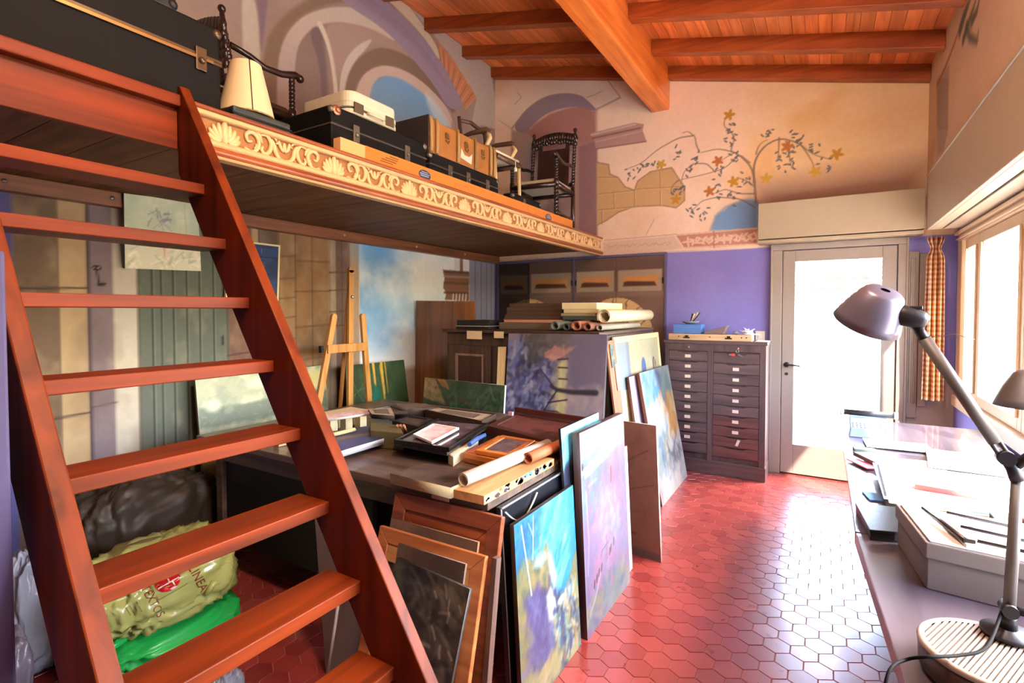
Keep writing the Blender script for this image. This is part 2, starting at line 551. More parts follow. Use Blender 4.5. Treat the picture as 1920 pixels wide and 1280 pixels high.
build_ceiling()
RAFT = wood('rafter wood', '#74300f', '#ac5424', 0, .8, .4)
for k, y in enumerate((5.38, 4.79, 4.15, 3.51, 2.87, 2.23, 1.59, .95, .31, -.33, -.97)):
    m = MB()
    for a, b in ((XL+.002, -1.578), (-1.393, XR-.002)):
        y0, y1 = y-.045, min(y+.045, YB-.002)
        m.hexa([(a, y0, roof(a)), (b, y0, roof(b)), (b, y1, roof(b)), (a, y1, roof(a)), (a, y0, roof(a)+.124), (b, y0, roof(b)+.124), (b, y1, roof(b)+.124), (a, y1, roof(a)+.124)])
    tag(m.build('trim_rafter', RAFT, bevel=.004), kind='structure')
m = MB(); x0, x1 = -1.576, -1.395
m.hexa([(x0, YN+.01, 3.573), (x1, YN+.01, 3.573), (x1, YB-.003, 3.573), (x0, YB-.003, 3.573), (x0, YN+.01, roof(x0)+.124), (x1, YN+.01, roof(x1)+.124), (x1, YB-.003, roof(x1)+.124), (x0, YB-.003, roof(x0)+.124)])
tag(m.build('trim_beam', wood('main beam wood', '#b8521a', '#ee8a3a', 1, .7, .38, .5, .15), bevel=.012), kind='structure')

# ---- back wall with its mural
PLASTER = paint_mat('painted plaster', .75, .12, .2, 25)


def BW(pts): return [(p.x, p.z) for p in (PY(x, y, YB) for x, y in pts)]
def LW(pts): return [(p.y, p.z) for p in (PX(x, y, XL) for x, y in pts)]
def c4(pts): return BW([(1080+x/2.2857, y/2.2857) for x, y in pts])
def c3(pts): return BW([(700+x/4., 100+y/4.) for x, y in pts])


def leaves(p, pts, col, n, seed, size=.035):
    r = np.random.RandomState(seed)
    for (x, y) in pts:
        for k in range(n):
            a = r.uniform(0, 6.28); d = r.uniform(.0, .07)
            p.ell(x+d*math.cos(a), y+d*math.sin(a)*1.2, size*r.uniform(.35, .6), size*.2, col, .9, .4, r.uniform(-1.4, 1.4))


def mural_back(p):
    p.a[:] = rgb('#ecccb2')
    xx, zz = p.x, p.y
    p.noise('#e0bca0', 1.3, .6, 3); p.noise('#f2dac4', 3, .5, 9)
    # warm ochre wash towards the right
    p.mix(np.clip((xx+1.15)/1.1, 0, 1)*.7, '#eccb9a')
    p.noise('#c99a5a', 1.0, .35, 21, .5, .75, 1, 1.6)
    for q, c, a in (([(930, 520), (1000, 480), (1080, 430), (1130, 390), (1060, 500), (980, 545)], '#cf9d55', .5), ([(740, 560), (900, 620), (880, 760), (760, 760)], '#dca860', .55), ([(700, 700), (830, 730), (800, 800), (680, 790)], '#dca35c', .45)):
        p.poly(c4(q), c, a, .22)
    p.poly(c4([(780, 790), (1000, 760), (1510, 690), (1510, 900), (760, 960)]), '#8d6c60', .75, .28)  # shade above the door box, painted into the wall as a soft dark brown
    # broken arch stone, soffit, niche
    niche = c3([(1035, 565), (1140, 610), (1330, 445), (1540, 390), (1675, 430), (1675, 1380), (1030, 1380)])
    p.poly(chaikin(niche), '#a8867c', 1, .02)
    p.poly(c3([(1140, 610), (1200, 530), (1330, 445), (1540, 395), (1675, 430), (1675, 700), (1450, 640), (1320, 720)]), '#a5746c', .9, .05)
    p.poly(c3([(1035, 570), (1150, 600), (1290, 720), (1300, 1280), (1035, 1280)]), '#ab9284', .95, .04)
    p.ell(*c3([(1180, 780)])[0], .13, .2, '#98949c', .6, .9)
    p.poly(c3([(1540, 700), (1680, 655), (1680, 1400), (1540, 1400)]), '#8f6a6a', .95, .03)
    p.poly(chaikin(c3([(1035, 560), (1150, 410), (1280, 320), (1430, 293), (1560, 308), (1675, 400), (1675, 440), (1540, 395), (1400, 415), (1300, 450), (1200, 530), (1140, 612)])), '#8d7a86', .95, .012)
    arch = [(930, 490), (1080, 290), (1110, 262), (1140, 280), (1200, 222), (1250, 205), (1760, 205), (1850, 325), (1670, 415)]+chaikin([(1670, 415), (1620, 365), (1560, 310), (1430, 293), (1280, 320), (1150, 410), (1080, 500), (1035, 560)], 2, False)
    p.poly(c3([(x+8, y+10) for x, y in arch]), '#a1857a', .8, .02)
    p.poly(c3(arch), '#e6ceb8', 1, .008)
    for q in ([(1080, 290), (1110, 330), (1060, 380)], [(1600, 330), (1660, 310), (1720, 280)], [(1760, 205), (1850, 325)]):
        p.line(c3(q), .008, '#9c7f72', .8, .006)
    # moulded cornice fragment
    p.poly(c4([(65, 570), (250, 525), (292, 532), (285, 558), (302, 605), (85, 638), (78, 600)]), '#b28c84', 1, .008)
    p.line(c4([(65, 578), (255, 532)]), .02, '#cfae9e', 1, .008); p.line(c4([(72, 592), (275, 548)]), .02, '#8c625e', 1, .008)
    p.line(c4([(85, 608), (280, 562)]), .012, '#c9a698', 1, .008); p.line(c4([(85, 638), (300, 606)]), .012, '#83605a', 1, .01)
    # exposed stone blocks
    st = [(90, 695), (140, 705), (145, 745), (180, 760), (210, 800), (250, 815), (265, 775), (320, 735), (410, 718), (440, 765), (465, 800), (465, 860), (430, 890), (365, 880), (250, 885), (180, 910), (130, 945), (90, 965)]
    p.poly(c4(st), '#c79f6e', .95, .012, wob=.01)
    p.line(c4(st), .012, '#8f6c50', .8, .01)
    for q in ([(90, 760), (180, 760)], [(90, 832), (250, 815)], [(90, 900), (260, 885)], [(160, 825), (165, 893)], [(250, 815), (252, 885)], [(360, 725), (362, 882)], [(262, 810), (440, 800)], [(110, 900), (112, 960)]):
        p.line(c4(q), .009, '#a07e5a', .9, .008); p.line(c4([(x+4, y+4) for x, y in q]), .006, '#dcc09a', .7, .006)
    # little lake
    p.poly(c4([(578, 985), (600, 925), (640, 888), (720, 858), (782, 855), (782, 985)]), '#6d93bd', .95, .03, wob=.02)
    p.noise('#6d93bd', 1, 0)
    p.line(c4([(578, 985), (600, 925), (640, 888), (720, 858)]), .02, '#8c8f98', .7, .03)
    # the flowering tree
    br = [[(772, 880), (764, 760), (748, 710), (690, 655), (610, 636), (530, 655)], [(764, 790), (760, 700), (800, 630), (870, 590), (950, 610), (1020, 665), (1100, 685)],
          [(690, 655), (660, 650), (680, 600), (665, 560), (635, 545), (635, 515), (655, 490)], [(530, 655), (515, 620), (510, 585), (480, 562), (455, 570)], [(510, 580), (440, 590), (350, 640), (280, 700), (215, 725)],
          [(748, 700), (700, 660), (640, 720), (560, 745), (440, 772)], [(440, 772), (400, 800), (410, 830)], [(600, 740), (560, 700), (500, 700), (460, 740), (450, 790)], [(766, 800), (730, 770), (690, 760)],
          [(768, 830), (700, 830), (640, 810), (590, 830)], [(772, 890), (700, 850), (600, 845), (540, 860), (500, 900)], [(870, 590), (870, 660), (862, 690)], [(900, 605), (915, 660), (920, 710)], [(960, 615), (1010, 680), (1020, 715)], [(772, 660), (780, 610), (820, 600)], [(690, 660), (690, 640), (620, 690)]]
    for i, b in enumerate(br):
        q = p.bezier(c4(b), 22) if len(b) < 4 else c4(b)
        if len(b) >= 4:
            a = np.array(q); t = np.linspace(0, 1, len(a)); tt = np.linspace(0, 1, 40)
            q = list(zip(np.interp(tt, t, a[:, 0]), np.interp(tt, t, a[:, 1])))
            q = [((q[max(k-2, 0)][0]+q[k][0]+q[min(k+2, 39)][0])/3, (q[max(k-2, 0)][1]+q[k][1]+q[min(k+2, 39)][1])/3) for k in range(40)]
        p.line(q, .022 if i < 2 else .013, '#7e6656', .85, .008, .006)
    lv = [(520, 680), (430, 655), (285, 710), (328, 705), (228, 745), (655, 595), (672, 545), (495, 725), (615, 745), (455, 795), (420, 820), (715, 775), (610, 820), (678, 850), (545, 915), (500, 912), (820, 575), (940, 575), (868, 685), (918, 712), (905, 640), (955, 628), (1010, 645), (1072, 705), (690, 670)]
    leaves(p, c4(lv), '#67635f', 7, 5, .042)
    fl = [(656, 493), (365, 705), (608, 690), (675, 778), (815, 765), (905, 628), (1118, 660), (1025, 735), (572, 820), (428, 855)]
    for k, (x, z) in enumerate(c4(fl)):
        for a in range(5):
            p.ell(x+.026*math.cos(a*1.26+k), z+.026*math.sin(a*1.26+k), .03, .015, ('#b8842c', '#c69a3a', '#b06a34')[k % 3], .95, .3, a*1.26+k)
    # frieze bands
    p.poly(c4([(115, 1038), (420, 1010), (460, 1062), (400, 1072), (115, 1092)]), '#d4b7a2', .9, .02)
    for k in range(26):
        x = 135+k*10.5
        p.line(c4([(x, 1050+((k*7) % 5)*3-k*.5), (x+8, 1062-((k*5) % 4)*4-k*.5)]), .007, '#a98874', .7, .006)
    p.line(c4([(120, 1030), (430, 1003)]), .008, '#a98874', .7, .006)
    p.poly(c4([(430, 1010), (775, 980), (775, 1046), (600, 1060), (465, 1062)]), '#b87f6c', .95, .006)
    p.line(c4([(430, 1006), (775, 978)]), .014, '#d9b49e', 1, .006); p.line(c4([(465, 1062), (775, 1046)]), .016, '#dcb8a0', 1, .006)
    for k in range(11):
        x, z = c4([(480+k*28, 1036-k*2.3)])[0]
        for a in range(4):
            p.ell(x+.03*math.cos(a*1.6+k), z+.024*math.sin(a*1.6+k*.7), .032, .011, '#e0bea6', .95, .3, a*1.6+k*1.3)
    p.line(c4([(590, 990), (592, 1060)]), .012, '#a06a5c', .8, .006)
    p.line(c4([(300, 1005), (320, 970), (335, 940)]), .006, '#9a7a6a', .8, .006)
    p.line(c4([(85, 700), (88, 1030)]), .008, '#9c8074', .6, .006)
    # violet paint below the frieze
    e = .008
    m = np.clip((2.118+.01*np.sin(xx*2)-zz)/e+.5, 0, 1)
    p.mix(m, '#8078ba')
    low = np.nonzero(zz < 2.13)[0]
    n = fbm(p.x[low]*2+9, p.y[low]*2, 33)
    p.mix(np.clip((n-.4)/.3, 0, 1)*.35, '#968fd0', low)
    p.mix(np.clip((.98-zz)/.02, 0, 1)*((xx > -.6) & (zz < 1.0)), '#a39487')


def zt(x): return roof(x)+.16


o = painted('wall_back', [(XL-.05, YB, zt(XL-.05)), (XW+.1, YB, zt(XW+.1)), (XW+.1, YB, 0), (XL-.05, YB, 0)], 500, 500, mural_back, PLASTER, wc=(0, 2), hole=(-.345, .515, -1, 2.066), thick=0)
tag(o, kind='structure')


# ---- left wall with its mural
def l1(pts): return LW(pts)
def l1s(pts): return chaikin(LW(pts))
def l1o(pts): return chaikin(LW(pts), 2, False)


def mural_left(p):
    p.a[:] = rgb('#9a8478')
    Yc, Z = p.x, p.y
    p.noise('#8a7266', 1.5, .6, 4); p.noise('#ab978a', 3, .4, 14)
    # ---------------- vaults above the loft
    p.poly(l1s([(452, -20), (470, -20), (486, 30), (489, 200), (458, 200), (455, 90)]), '#b9ab9a', .95, .02)
    p.poly(l1s([(476, -20), (505, -20), (495, 60), (490, 110), (486, 30)]), '#7b6470', .9, .02)
    p.poly(l1s([(490, 230), (492, 90), (515, 45), (560, 5), (640, -30), (760, -20), (760, 20), (660, 0), (590, 15), (540, 50), (520, 110), (520, 230)]), '#7d6552', .9, .03)
    p.poly(l1s([(520, 230), (520, 110), (540, 55), (580, 22), (640, 10), (700, 22), (760, 70), (740, 80), (700, 55), (640, 40), (600, 45), (572, 64), (553, 100), (550, 230)]), '#c6b9a6', .95, .012, '#a38a86', (.0, -1))
    p.poly(l1s([(550, 230), (553, 100), (572, 64), (600, 46), (612, 80), (622, 230)]), '#857067', .95, .015)
    p.poly(l1s([(578, 58), (597, 46), (608, 80), (616, 200), (604, 200), (600, 120)]), '#6d5a5c', .8, .02)
    p.line(l1o([(600, 46), (614, 75), (624, 115), (630, 170), (631, 200)]), .055, '#cfc2b0', .95, .012, .04)
    p.poly(l1s([(606, 46), (650, 40), (720, 62), (780, 110), (700, 75), (660, 90), (640, 130), (634, 170), (622, 90)]), '#a68a7e', .8, .03)
    p.poly(l1s([(634, 190), (640, 125), (664, 88), (700, 70), (690, 88), (660, 120), (645, 190)]), '#c9bcae', .9, .015)
    p.poly(l1s([(643, 200), (652, 130), (690, 92), (730, 88), (790, 118), (850, 190), (860, 225), (830, 190), (780, 142), (730, 120), (690, 128), (664, 165), (664, 200)]), '#7b6453', .95, .02)
    p.poly(l1s([(664, 220), (668, 160), (690, 130), (730, 120), (785, 145), (835, 195), (856, 240), (845, 245), (800, 190), (760, 155), (725, 140), (700, 150), (690, 220)]), '#c4ab9c', .95, .012)
    p.poly(l1s([(690, 240), (694, 165), (708, 148), (730, 140), (770, 156), (815, 195), (850, 245), (850, 300), (690, 300)]), '#6f9cc4', .95, .02, '#93a2a6', (.0, -1))
    p.poly(l1s([(790, 165), (825, 200), (848, 245), (820, 240)]), '#d6dadb', .7, .07)
    p.poly(l1s([(850, 205), (872, 205), (880, 235), (850, 300), (845, 240)]), '#a08279', .8, .02)
    p.poly(l1s([(610, -30), (690, -30), (750, 25), (810, 90), (850, 150), (872, 200), (842, 208), (815, 160), (770, 105), (715, 50), (650, 10)]), '#958192', .97, .012)
    p.poly(l1s([(640, -30), (690, -10), (750, 40), (800, 95), (842, 160), (838, 165), (795, 105), (742, 52), (680, 10)]), '#7f6c80', .35, .03)
    p.poly(l1s([(690, -30), (735, -30), (800, 55), (822, 92), (826, 118), (800, 75), (752, 22)]), '#d1bd9f', .95, .015)
    p.poly(l1([(818, 75), (845, 105), (872, 140), (893, 182), (873, 204), (850, 155), (826, 112)]), '#bf7f58', 1, .01)
    for k in range(14):
        a = k/13
        q0 = (826+a*47, 112+a*92); q1 = (820+a*72, 80+a*102)
        p.line(l1([q0, q1]), .014, ('#96583a', '#d59a72')[k % 2], .7, .012)
    p.poly(l1([(735, -30), (900, -30), (935, 240), (885, 235), (893, 180), (845, 104), (800, 50)]), '#b8a89b', .9, .02, wob=.02)
    # ---------------- painted arcade below the loft
    low = Z < 2.30
    col = lambda px: LW([(px, 450)])[0][0]

    def strip(a, b, c, soft=.012, alpha=1.):
        p.poly([(col(a), -.1), (col(b), -.1), (col(b), 2.3), (col(a), 2.3)], c, alpha, soft)
    strip(-900, 24, '#5a5a92'); strip(24, 106, '#73604f'); strip(106, 162, '#b99f7a'); strip(162, 212, '#83757b'); strip(210, 256, '#c4bdae')
    strip(256, 424, '#646c62'); strip(424, 470, '#725449'); strip(470, 484, '#c4a684'); strip(484, 521, '#6d5a4c'); strip(521, 552, '#b38d62')
    strip(552, 615, '#a17c56'); strip(615, 640, '#b08a68'); strip(616, 629, '#c9b496'); strip(629, 656, '#84695c'); strip(656, 673, '#c2a584')
    strip(673, 866, '#f2f4f0')
    i = p.sel(col(24), col(672), 0, 2.3)
    n = fbm(p.x[i]*4, p.y[i]*3, 40); p.mix(np.clip((n-.5)/.3, 0, 1)*.35, '#57483e', i)
    n = fbm(p.x[i]*7, p.y[i]*5, 44); p.mix(np.clip((n-.52)/.25, 0, 1)*.3, '#d2bd9a', i)
    for a, b, rows, c in ((24, 162, (1.98, 1.62, 1.12, .92, .45), '#3f342c'), (162, 212, (1.05, .96), '#5c5058'), (521, 552, (1.92, 1.75, 1.6, 1.45, 1.28, 1.14), '#7a583c'), (552, 617, (1.9, 1.66, 1.38, 1.12), '#7a5636'), (617, 656, (1.83, 1.68, 1.5, 1.38, 1.2), '#6a4a38'), (424, 470, (1.6, 1.2), '#4d372e')):
        for r_ in rows:
            p.line([(col(a), r_), (col(b), r_+.015)], .011, c, .85, .008)
    for x in (106, 162, 256, 470, 484, 521, 552, 584, 617, 640): p.line([(col(x), 0), (col(x)+.005, 2.3)], .008, '#4a3d34', .6, .01)
    p.line([(col(164), 0), (col(164), 2.3)], .016, '#4a3c44', .8, .012)
    for k, x in enumerate((282, 300, 322, 348, 372, 398, 424)):
        p.line([(col(x), .1), (col(x)+.004, 1.2), (col(x), 2.3)], .011, '#343a33', .85, .008); p.line([(col(x)+.012, .1), (col(x)+.012, 2.3)], .008, '#7c8478', .6, .008)
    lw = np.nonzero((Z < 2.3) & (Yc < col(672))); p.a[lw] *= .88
    # painted key on its nail, little lock
    k0 = LW([(181, 502)])[0]; k1 = LW([(185, 533)])[0]
    p.ell(k0[0], k0[1], .022, .016, '#2c2624', 1, .2); p.ell(k0[0], k0[1], .012, .008, '#83757b', 1, .2)
    p.line([k0, k1], .009, '#2c2624', 1, .006); p.line([(k1[0], k1[1]), (k1[0]+.025, k1[1]+.004)], .018, '#2c2624', 1, .006)
    q = LW([(418, 645)])[0]; p.line([q, (q[0], q[1]+.05)], .016, '#2a2a26', 1, .006)
    # painted sky opening
    i = p.sel(col(673), col(866), -.1, 2.3); x, z = p.x[i], p.y[i]
    n = fbm(x*1.7+3, z*1.9, 60, 5); g = np.clip((x-col(673))/(col(866)-col(673)), 0, 1)
    m = np.clip((n-.38)/.26, 0, 1)*np.clip(1.1-g*1.15, 0, 1)*np.clip((z-1.0)/.35, 0, 1)
    p.mix(m, '#74a6d4', i)
    p.ell(*LW([(712, 590)])[0], .16, .22, '#6fa6d6', .75, 1.2); p.ell(*LW([(700, 470)])[0], .2, .14, '#6ba4d8', .7, 1.2)
    p.ell(*LW([(790, 540)])[0], 3*.1, .3, '#efe9d6', .45, 1.2); p.ell(*LW([(760, 470)])[0], .2, .1, '#8fb6d6', .4, 1)
    i = p.sel(col(673), col(866), -.1, 1.12); p.mix(np.clip((1.12-p.y[i])/.2, 0, 1)*.8, '#f0eade', i)
    i = p.sel(col(673), col(930), -.1, .98); p.mix(np.clip((.98-p.y[i])/.06, 0, 1)*.9, '#a88f74', i)
    # ruined capital on the right and lilac planks
    strip(852, 862, '#e0dcd2'); strip(862, 870, '#8d6a56'); strip(868, 880, '#e6e4de')
    i = p.sel(col(845), col(882), 1.9, 1.95)
    cap = [(830, 505), (880, 510), (879, 565), (834, 562), (836, 548), (831, 540), (833, 520)]
    p.poly(LW(cap), '#8a6450', 1, .02, wob=.012)
    for y, c in ((509, '#5a3e32'), (518, '#b39a88'), (530, '#6a4a3c'), (540, '#8f5e4a'), (548, '#5e3c30')):
        p.line(LW([(833, y), (878, y+2)]), .022, c, .8, .015)
    for k in range(5): p.line(LW([(850+k*6, 552), (849+k*6, 564)]), .022, '#e2d8cc', .9, .014)
    strip(880, 945, '#8f8c9c')
    for x in (891, 902, 912, 921): p.line([(col(x), 0), (col(x), 2.3)], .012, '#5c5866', .9, .01)


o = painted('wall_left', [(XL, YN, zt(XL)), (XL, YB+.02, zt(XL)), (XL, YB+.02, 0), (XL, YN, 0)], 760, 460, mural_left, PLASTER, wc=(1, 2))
tag(o, kind='structure')


# ---- right wall: thick upper part, roller box, window wall
def mural_right(p):
    p.a[:] = rgb('#c0a183'); p.noise('#ab8c70', 1.2, .6, 5); p.noise('#cbb091', 2.5, .5, 8)
    RW = lambda pts: [(q.y, q.z) for q in (PX(x, y, XR) for x, y in pts)]
    p.poly(RW([(1756, 150), (1780, 120), (1777, 250), (1768, 285), (1758, 290)]), '#8d7b70', .7, .03)
    for k in range(10): p.line(RW([(1757+(k % 2)*2, 158+k*9), (1777, 150+k*10)]), .02, '#7a6a5e', .6, .02)
    p.line(RW([(1757, 160), (1775, 120), (1790, 80), (1800, 50)]), .03, '#8a5c3c', .9, .02)
    for q in ([(1800, 60), (1812, 20), (1822, -10)], [(1806, 75), (1820, 30), (1830, 0)], [(1812, 50), (1818, 70), (1832, 78), (1834, 60)], [(1800, 55), (1806, 30), (1815, 5)], [(1822, 40), (1832, 20), (1838, -10)]):
        p.line(RW(q), .07, '#4d4f40', .85, .03, .02)


zr = roof(XR)+.14
o = painted('wall_right', [(XR, YB+.02, zr), (XR, YN, zr), (XR, YN, 2.55), (XR, YB+.02, 2.55)], 300, 60, mural_right, PLASTER, wc=(1, 2))
tag(o, kind='structure')
WY0, WY1, WZ0, WZ1 = 1.02, 5.28, .80, 2.12
m = MB()
m.box((XR+.001, YN, 2.551), (XW+.25, YB+.05, zr), 0)                    # masonry over the window
m.box((XW, YN, WZ1), (XW+.07, YB+.05, 2.55), 0)
m.box((XW, YN, 0), (XW+.07, YB+.05, WZ0), 0); m.box((XW, WY1, WZ0), (XW+.07, YB+.05, WZ1), 0); m.box((XW, YN, WZ0), (XW+.07, WY0, WZ1), 0)
tag(m.build('wall_right_window_side', PURPLE, origin=(0, 0, 0)), kind='structure')
m = MB(); m.box((XL-.05, YN-.12, 0), (XW+.25, YN-.001, 4.6)); tag(m.build('wall_near', plain('near wall plaster', '#cdbba4', .8, var=.08, scale=3)), kind='structure')

# window: fixed frame, sashes with panes
WIN = plain('window frame paint', '#c9ab86', .4, var=.06)
t = thing('window_1', None, None, (XW+.05, 2., WZ0)); tag(t, kind='structure')
m = MB()
for a, b in (((XW-.02, WY0, WZ1-.07), (XW+.1, WY1, WZ1)), ((XW-.04, WY0, WZ0-.03), (XW+.12, WY1, WZ0+.05)), ((XW-.02, WY0, WZ0+.05), (XW+.1, WY0+.1, WZ1-.07)), ((XW-.02, WY1-.12, WZ0+.05), (XW+.1, WY1, WZ1-.07))): m.box(a, b)
m.box((XW-.045, WY0, WZ1-.025), (XW-.02, WY1, WZ1)); m.box((XW-.035, WY0, WZ1-.06), (XW-.02, WY1, WZ1-.045))
m.build('window_frame', WIN, t, bevel=.004)
y = 5.14; ws = .435
for k in range(7):
    w_ = .435 if k == 0 else .95
    a, b = y-w_, y
    if a < WY0+.1: break
    m = MB(); s_ = .07; z0, z1 = WZ0+.055, WZ1-.075
    for p_, q_ in (((XW, a, z0), (XW+.05, a+s_, z1)), ((XW, b-s_, z0), (XW+.05, b, z1)), ((XW, a+s_, z0), (XW+.05, b-s_, z0+s_)), ((XW, a+s_, z1-s_), (XW+.05, b-s_, z1))): m.box(p_, q_)
    m.box((XW-.012, a+s_-.012, z0+s_), (XW, a+s_, z1-s_)); m.box((XW-.012, b-s_, z0+s_), (XW, b-s_+.012, z1-s_))
    sa = m.build('sash', WIN, t, bevel=.004)
    g = MB(); g.box((XW+.02, a+s_-.005, z0+s_-.005), (XW+.026, b-s_+.005, z1-s_+.005)); g.build('pane', GLASS, sa)
    y = a-.006
# roller-shutter box over the window
m = MB(); m.box((.66, YN+.02, 2.135), (.684, 5.11, 2.555)); m.box((.684, YN+.02, 2.53), (XR+.0, 5.11, 2.555)); m.box((.66, 5.09, 2.135), (XW-.002, 5.11, 2.53))
m.box((.684, YN+.02, 2.135), (.75, 5.09, 2.15)); m.box((.765, YN+.02, 2.135), (XW-.004, 5.09, 2.15)); m.box((.652, YN+.02, 2.548), (.70, 5.112, 2.562))
tag(m.build('trim_window_box', CREAM, bevel=.004), kind='structure')

# ---- door in the back wall
t = thing('door_1', None, None, (.085, YB, 0)); tag(t, kind='structure')
x0, x1, zt_ = -.341, .509, 2.062; m = MB(); s_ = .1; ya, yb = YB-.035, YB+.01
for a, b in (((x0, ya, .012), (x0+s_, yb, zt_)), ((x1-s_, ya, .012), (x1, yb, zt_)), ((x0+s_, ya, zt_-s_), (x1-s_, yb, zt_)), ((x0+s_, ya, .012), (x1-s_, yb, .282))): m.box(a, b)
lf = m.build('door_leaf', GREIGE, t, bevel=.004)
g = MB(); g.box((x0+s_-.004, YB-.016, .278), (x1-s_+.004, YB-.01, zt_-s_+.004)); g.build('pane', GLASS, lf)
m = MB(); m.lathe([(.024, 0), (.024, .008), (.012, .012), (.012, .04)], (-.3, ya, 1.015), (0, -1, 0), 14); m.tube([(-.3, ya-.045, 1.015), (-.25, ya-.048, 1.017), (-.19, ya-.046, 1.012)], .009)
m.lathe([(.014, 0), (.014, .006)], (-.3, ya, .93), (0, -1, 0), 12); m.build('door_handle', plain('dark metal handle', '#4a433e', .35, .8), lf)
m = MB()
for a, b in (((-.442, YB-.05, .0), (-.346, YB-.002, 2.068)), ((.514, YB-.05, .0), (.585, YB-.002, 2.068)), ((-.442, YB-.05, 2.068), (.585, YB-.002, 2.125))): m.box(a, b)
m.box((-.442, YB-.06, 0), (-.425, YB-.05, 2.125)); m.box((.568, YB-.06, 0), (.585, YB-.05, 2.125))
m.box((-.4, YB+.011, 0), (-.318, YB+.03, 2.12)); m.box((.487, YB+.011, 0), (.57, YB+.03, 2.12)); m.box((-.318, YB+.011, 2.04), (.487, YB+.03, 2.12)); m.box((-.318, YB+.011, .0), (.487, YB+.03, .05))
m.build('door_frame', GREIGE, t, bevel=.004)
m = MB(); m.box((-.345, YB+.012, -.002), (.515, YB+.2, .012)); m.build('threshold', plain('threshold stone', '#b9aea0', .5), t)
m = MB()
for k in range(9):
    z = 1.955-k*.046; m.box((-.33, YB+.09, z-.034), (.5, YB+.1, z))
for x in (-.16, .085, .33): m.box((x-.003, YB+.094, 1.2), (x+.003, YB+.0955, 1.96))
tag(m.build('roller_blind', plain('blind slat plastic', '#d6d4d2', .5, var=.03)), 'half-lowered pale slatted roller blind outside the door glass', 'blind')
m = MB(); m.box((-.54, 5.235, 2.165), (.668, 5.26, 2.49)); m.box((-.54, 5.26, 2.165), (-.515, YB-.003, 2.49)); m.box((-.54, 5.26, 2.465), (.668, YB-.003, 2.49)); m.box((-.515, 5.26, 2.165), (.668, YB-.003, 2.18))
m.box((-.545, 5.25, 2.128), (.668, YB-.003, 2.157)); m.box((.65, 5.26, 2.18), (.668, YB-.003, 2.465))
tag(m.build('trim_door_box', CREAM, bevel=.005), kind='structure')
# strap case and boards beside the door
m = MB(); m.box((.588, YB-.035, .62), (.655, YB-.002, 2.0)); m.box((.66, YB-.03, .72), (.72, YB-.002, 1.98)); m.box((.60, YB-.045, .74), (.615, YB-.035, 1.95)); m.box((.63, YB-.045, .74), (.64, YB-.035, 1.95))
tag(m.build('shutter_strap_case', GREIGE, bevel=.003), 'tall narrow painted strap case standing between door frame and checked curtain', 'strap case')
m = MB(); m.box((XL+.001, YB-.018, 0), (-.445, YB-.001, .12)); m.box((.59, YB-.018, 0), (XW, YB-.001, .12)); tag(m.build('baseboard_back', plain('skirting paint', '#6a5a58', .5)), kind='structure')
# violet wall stub by the stair foot
m = MB(); m.box((-2.4, .285, 0), (-1.372, .355, 1.62)); tag(m.build('wall_stub', plain('dark violet paint', '#453e66', .65), bevel=.006), kind='structure')
# terrace outside
m = MB(); m.box((XW+.3, -6, -.3), (9, 14, -.12)); m.box((-6, YB+.15, -.3), (XW+.3, 14, -.12))
tag(m.build('floor_terrace', plain('terrace paving', '#cfc6b6', .8, var=.1, scale=2)), kind='structure')
# ================================================================== loft, stair and what stands up there
LZ = 2.326
GOLD = plain('cream and gold moulding', '#cfa873', .42, var=.12, scale=30, spec=.5)
CARVE = plain('carved cream ornament', '#dbb581', .42, var=.1, scale=40, spec=.5)
OCHRE = plain('ochre frieze ground', '#94673a', .6, var=.15, scale=30)
BROWNM = wood('brown moulding wood', '#6a2f14', '#a3582c', 1, 1., .35, .5, .2)
UNDER = wood('loft planks', '#4c3020', '#785034', 0, .8, .6, .15)
BLACKL = plain('black trunk leatherette', '#080706', .7, spec=.2, var=.35, scale=35, bump=.06)
BRASS = plain('dull brass', '#8d6f42', .4, .7)
STEEL = plain('bright steel', '#b9b6b0', .3, .9)
DARKW = wood('black oak', '#1c1210', '#3a251c', 2, 1., .3, .5, .2)

loft = thing('loft_platform', 'wooden loft along the left wall with carved cream frieze edge', 'loft', (-2.85, 2.2, 2.17))
m = MB(); y = YN+.02; r = random.Random(2)
while y < YB-.01:
    b = min(y+.195, YB-.004); m.box((XL+.004, y+.002, 2.185), (-2.165, b-.002, LZ-.001)); y += .195
m.build('floor_planks', UNDER, loft)
m = MB(); m.box((XL+.003, YN+.02, 2.168), (XL+.075, YB-.004, 2.184)); m.box((XL+.003, YN+.02, 2.165), (XL+.045, YB-.004, 2.262-.08))
lb = MB(); lb.box((XL+.003, YN+.02, 2.10), (XL+.07, YB-.004, 2.184))
lb = lb.build('wall_ledger', WOODTRIM, loft, bevel=.004)
for y in (.9, 1.35, 2.1, 3.0, 3.9, 4.7):
    m = MB(); m.lathe([(.012, 0), (.011, .006), (.0, .009)], (XL+.07, y, 2.145), (1, 0, 0), 10, capt=False); m.build('bolt_head', STEEL, lb)
m = MB(); m.box((-2.165, YN+.02, 2.125), (-2.14, 1.088, LZ-.046))
m.build('plain_fascia', WOODRED, loft, bevel=.003)
m = MB(); m.box((-2.165, YN+.02, LZ-.046), (-2.105, 1.05, LZ-.001)); m.build('landing_nosing', WOODRED, loft, bevel=.006)


def extrude_y(m, prof, y0, y1, mi=0, smooth=False):
    m.add([(x, y0, z) for x, z in prof]+[(x, y1, z) for x, z in prof], [(i, (i+1) % len(prof), len(prof)+(i+1) % len(prof), len(prof)+i) for i in range(len(prof))]+[tuple(range(len(prof))), tuple(range(len(prof), 2*len(prof)))[::-1]], mi, smooth)


FY0, FY1 = 1.09, YB-.004


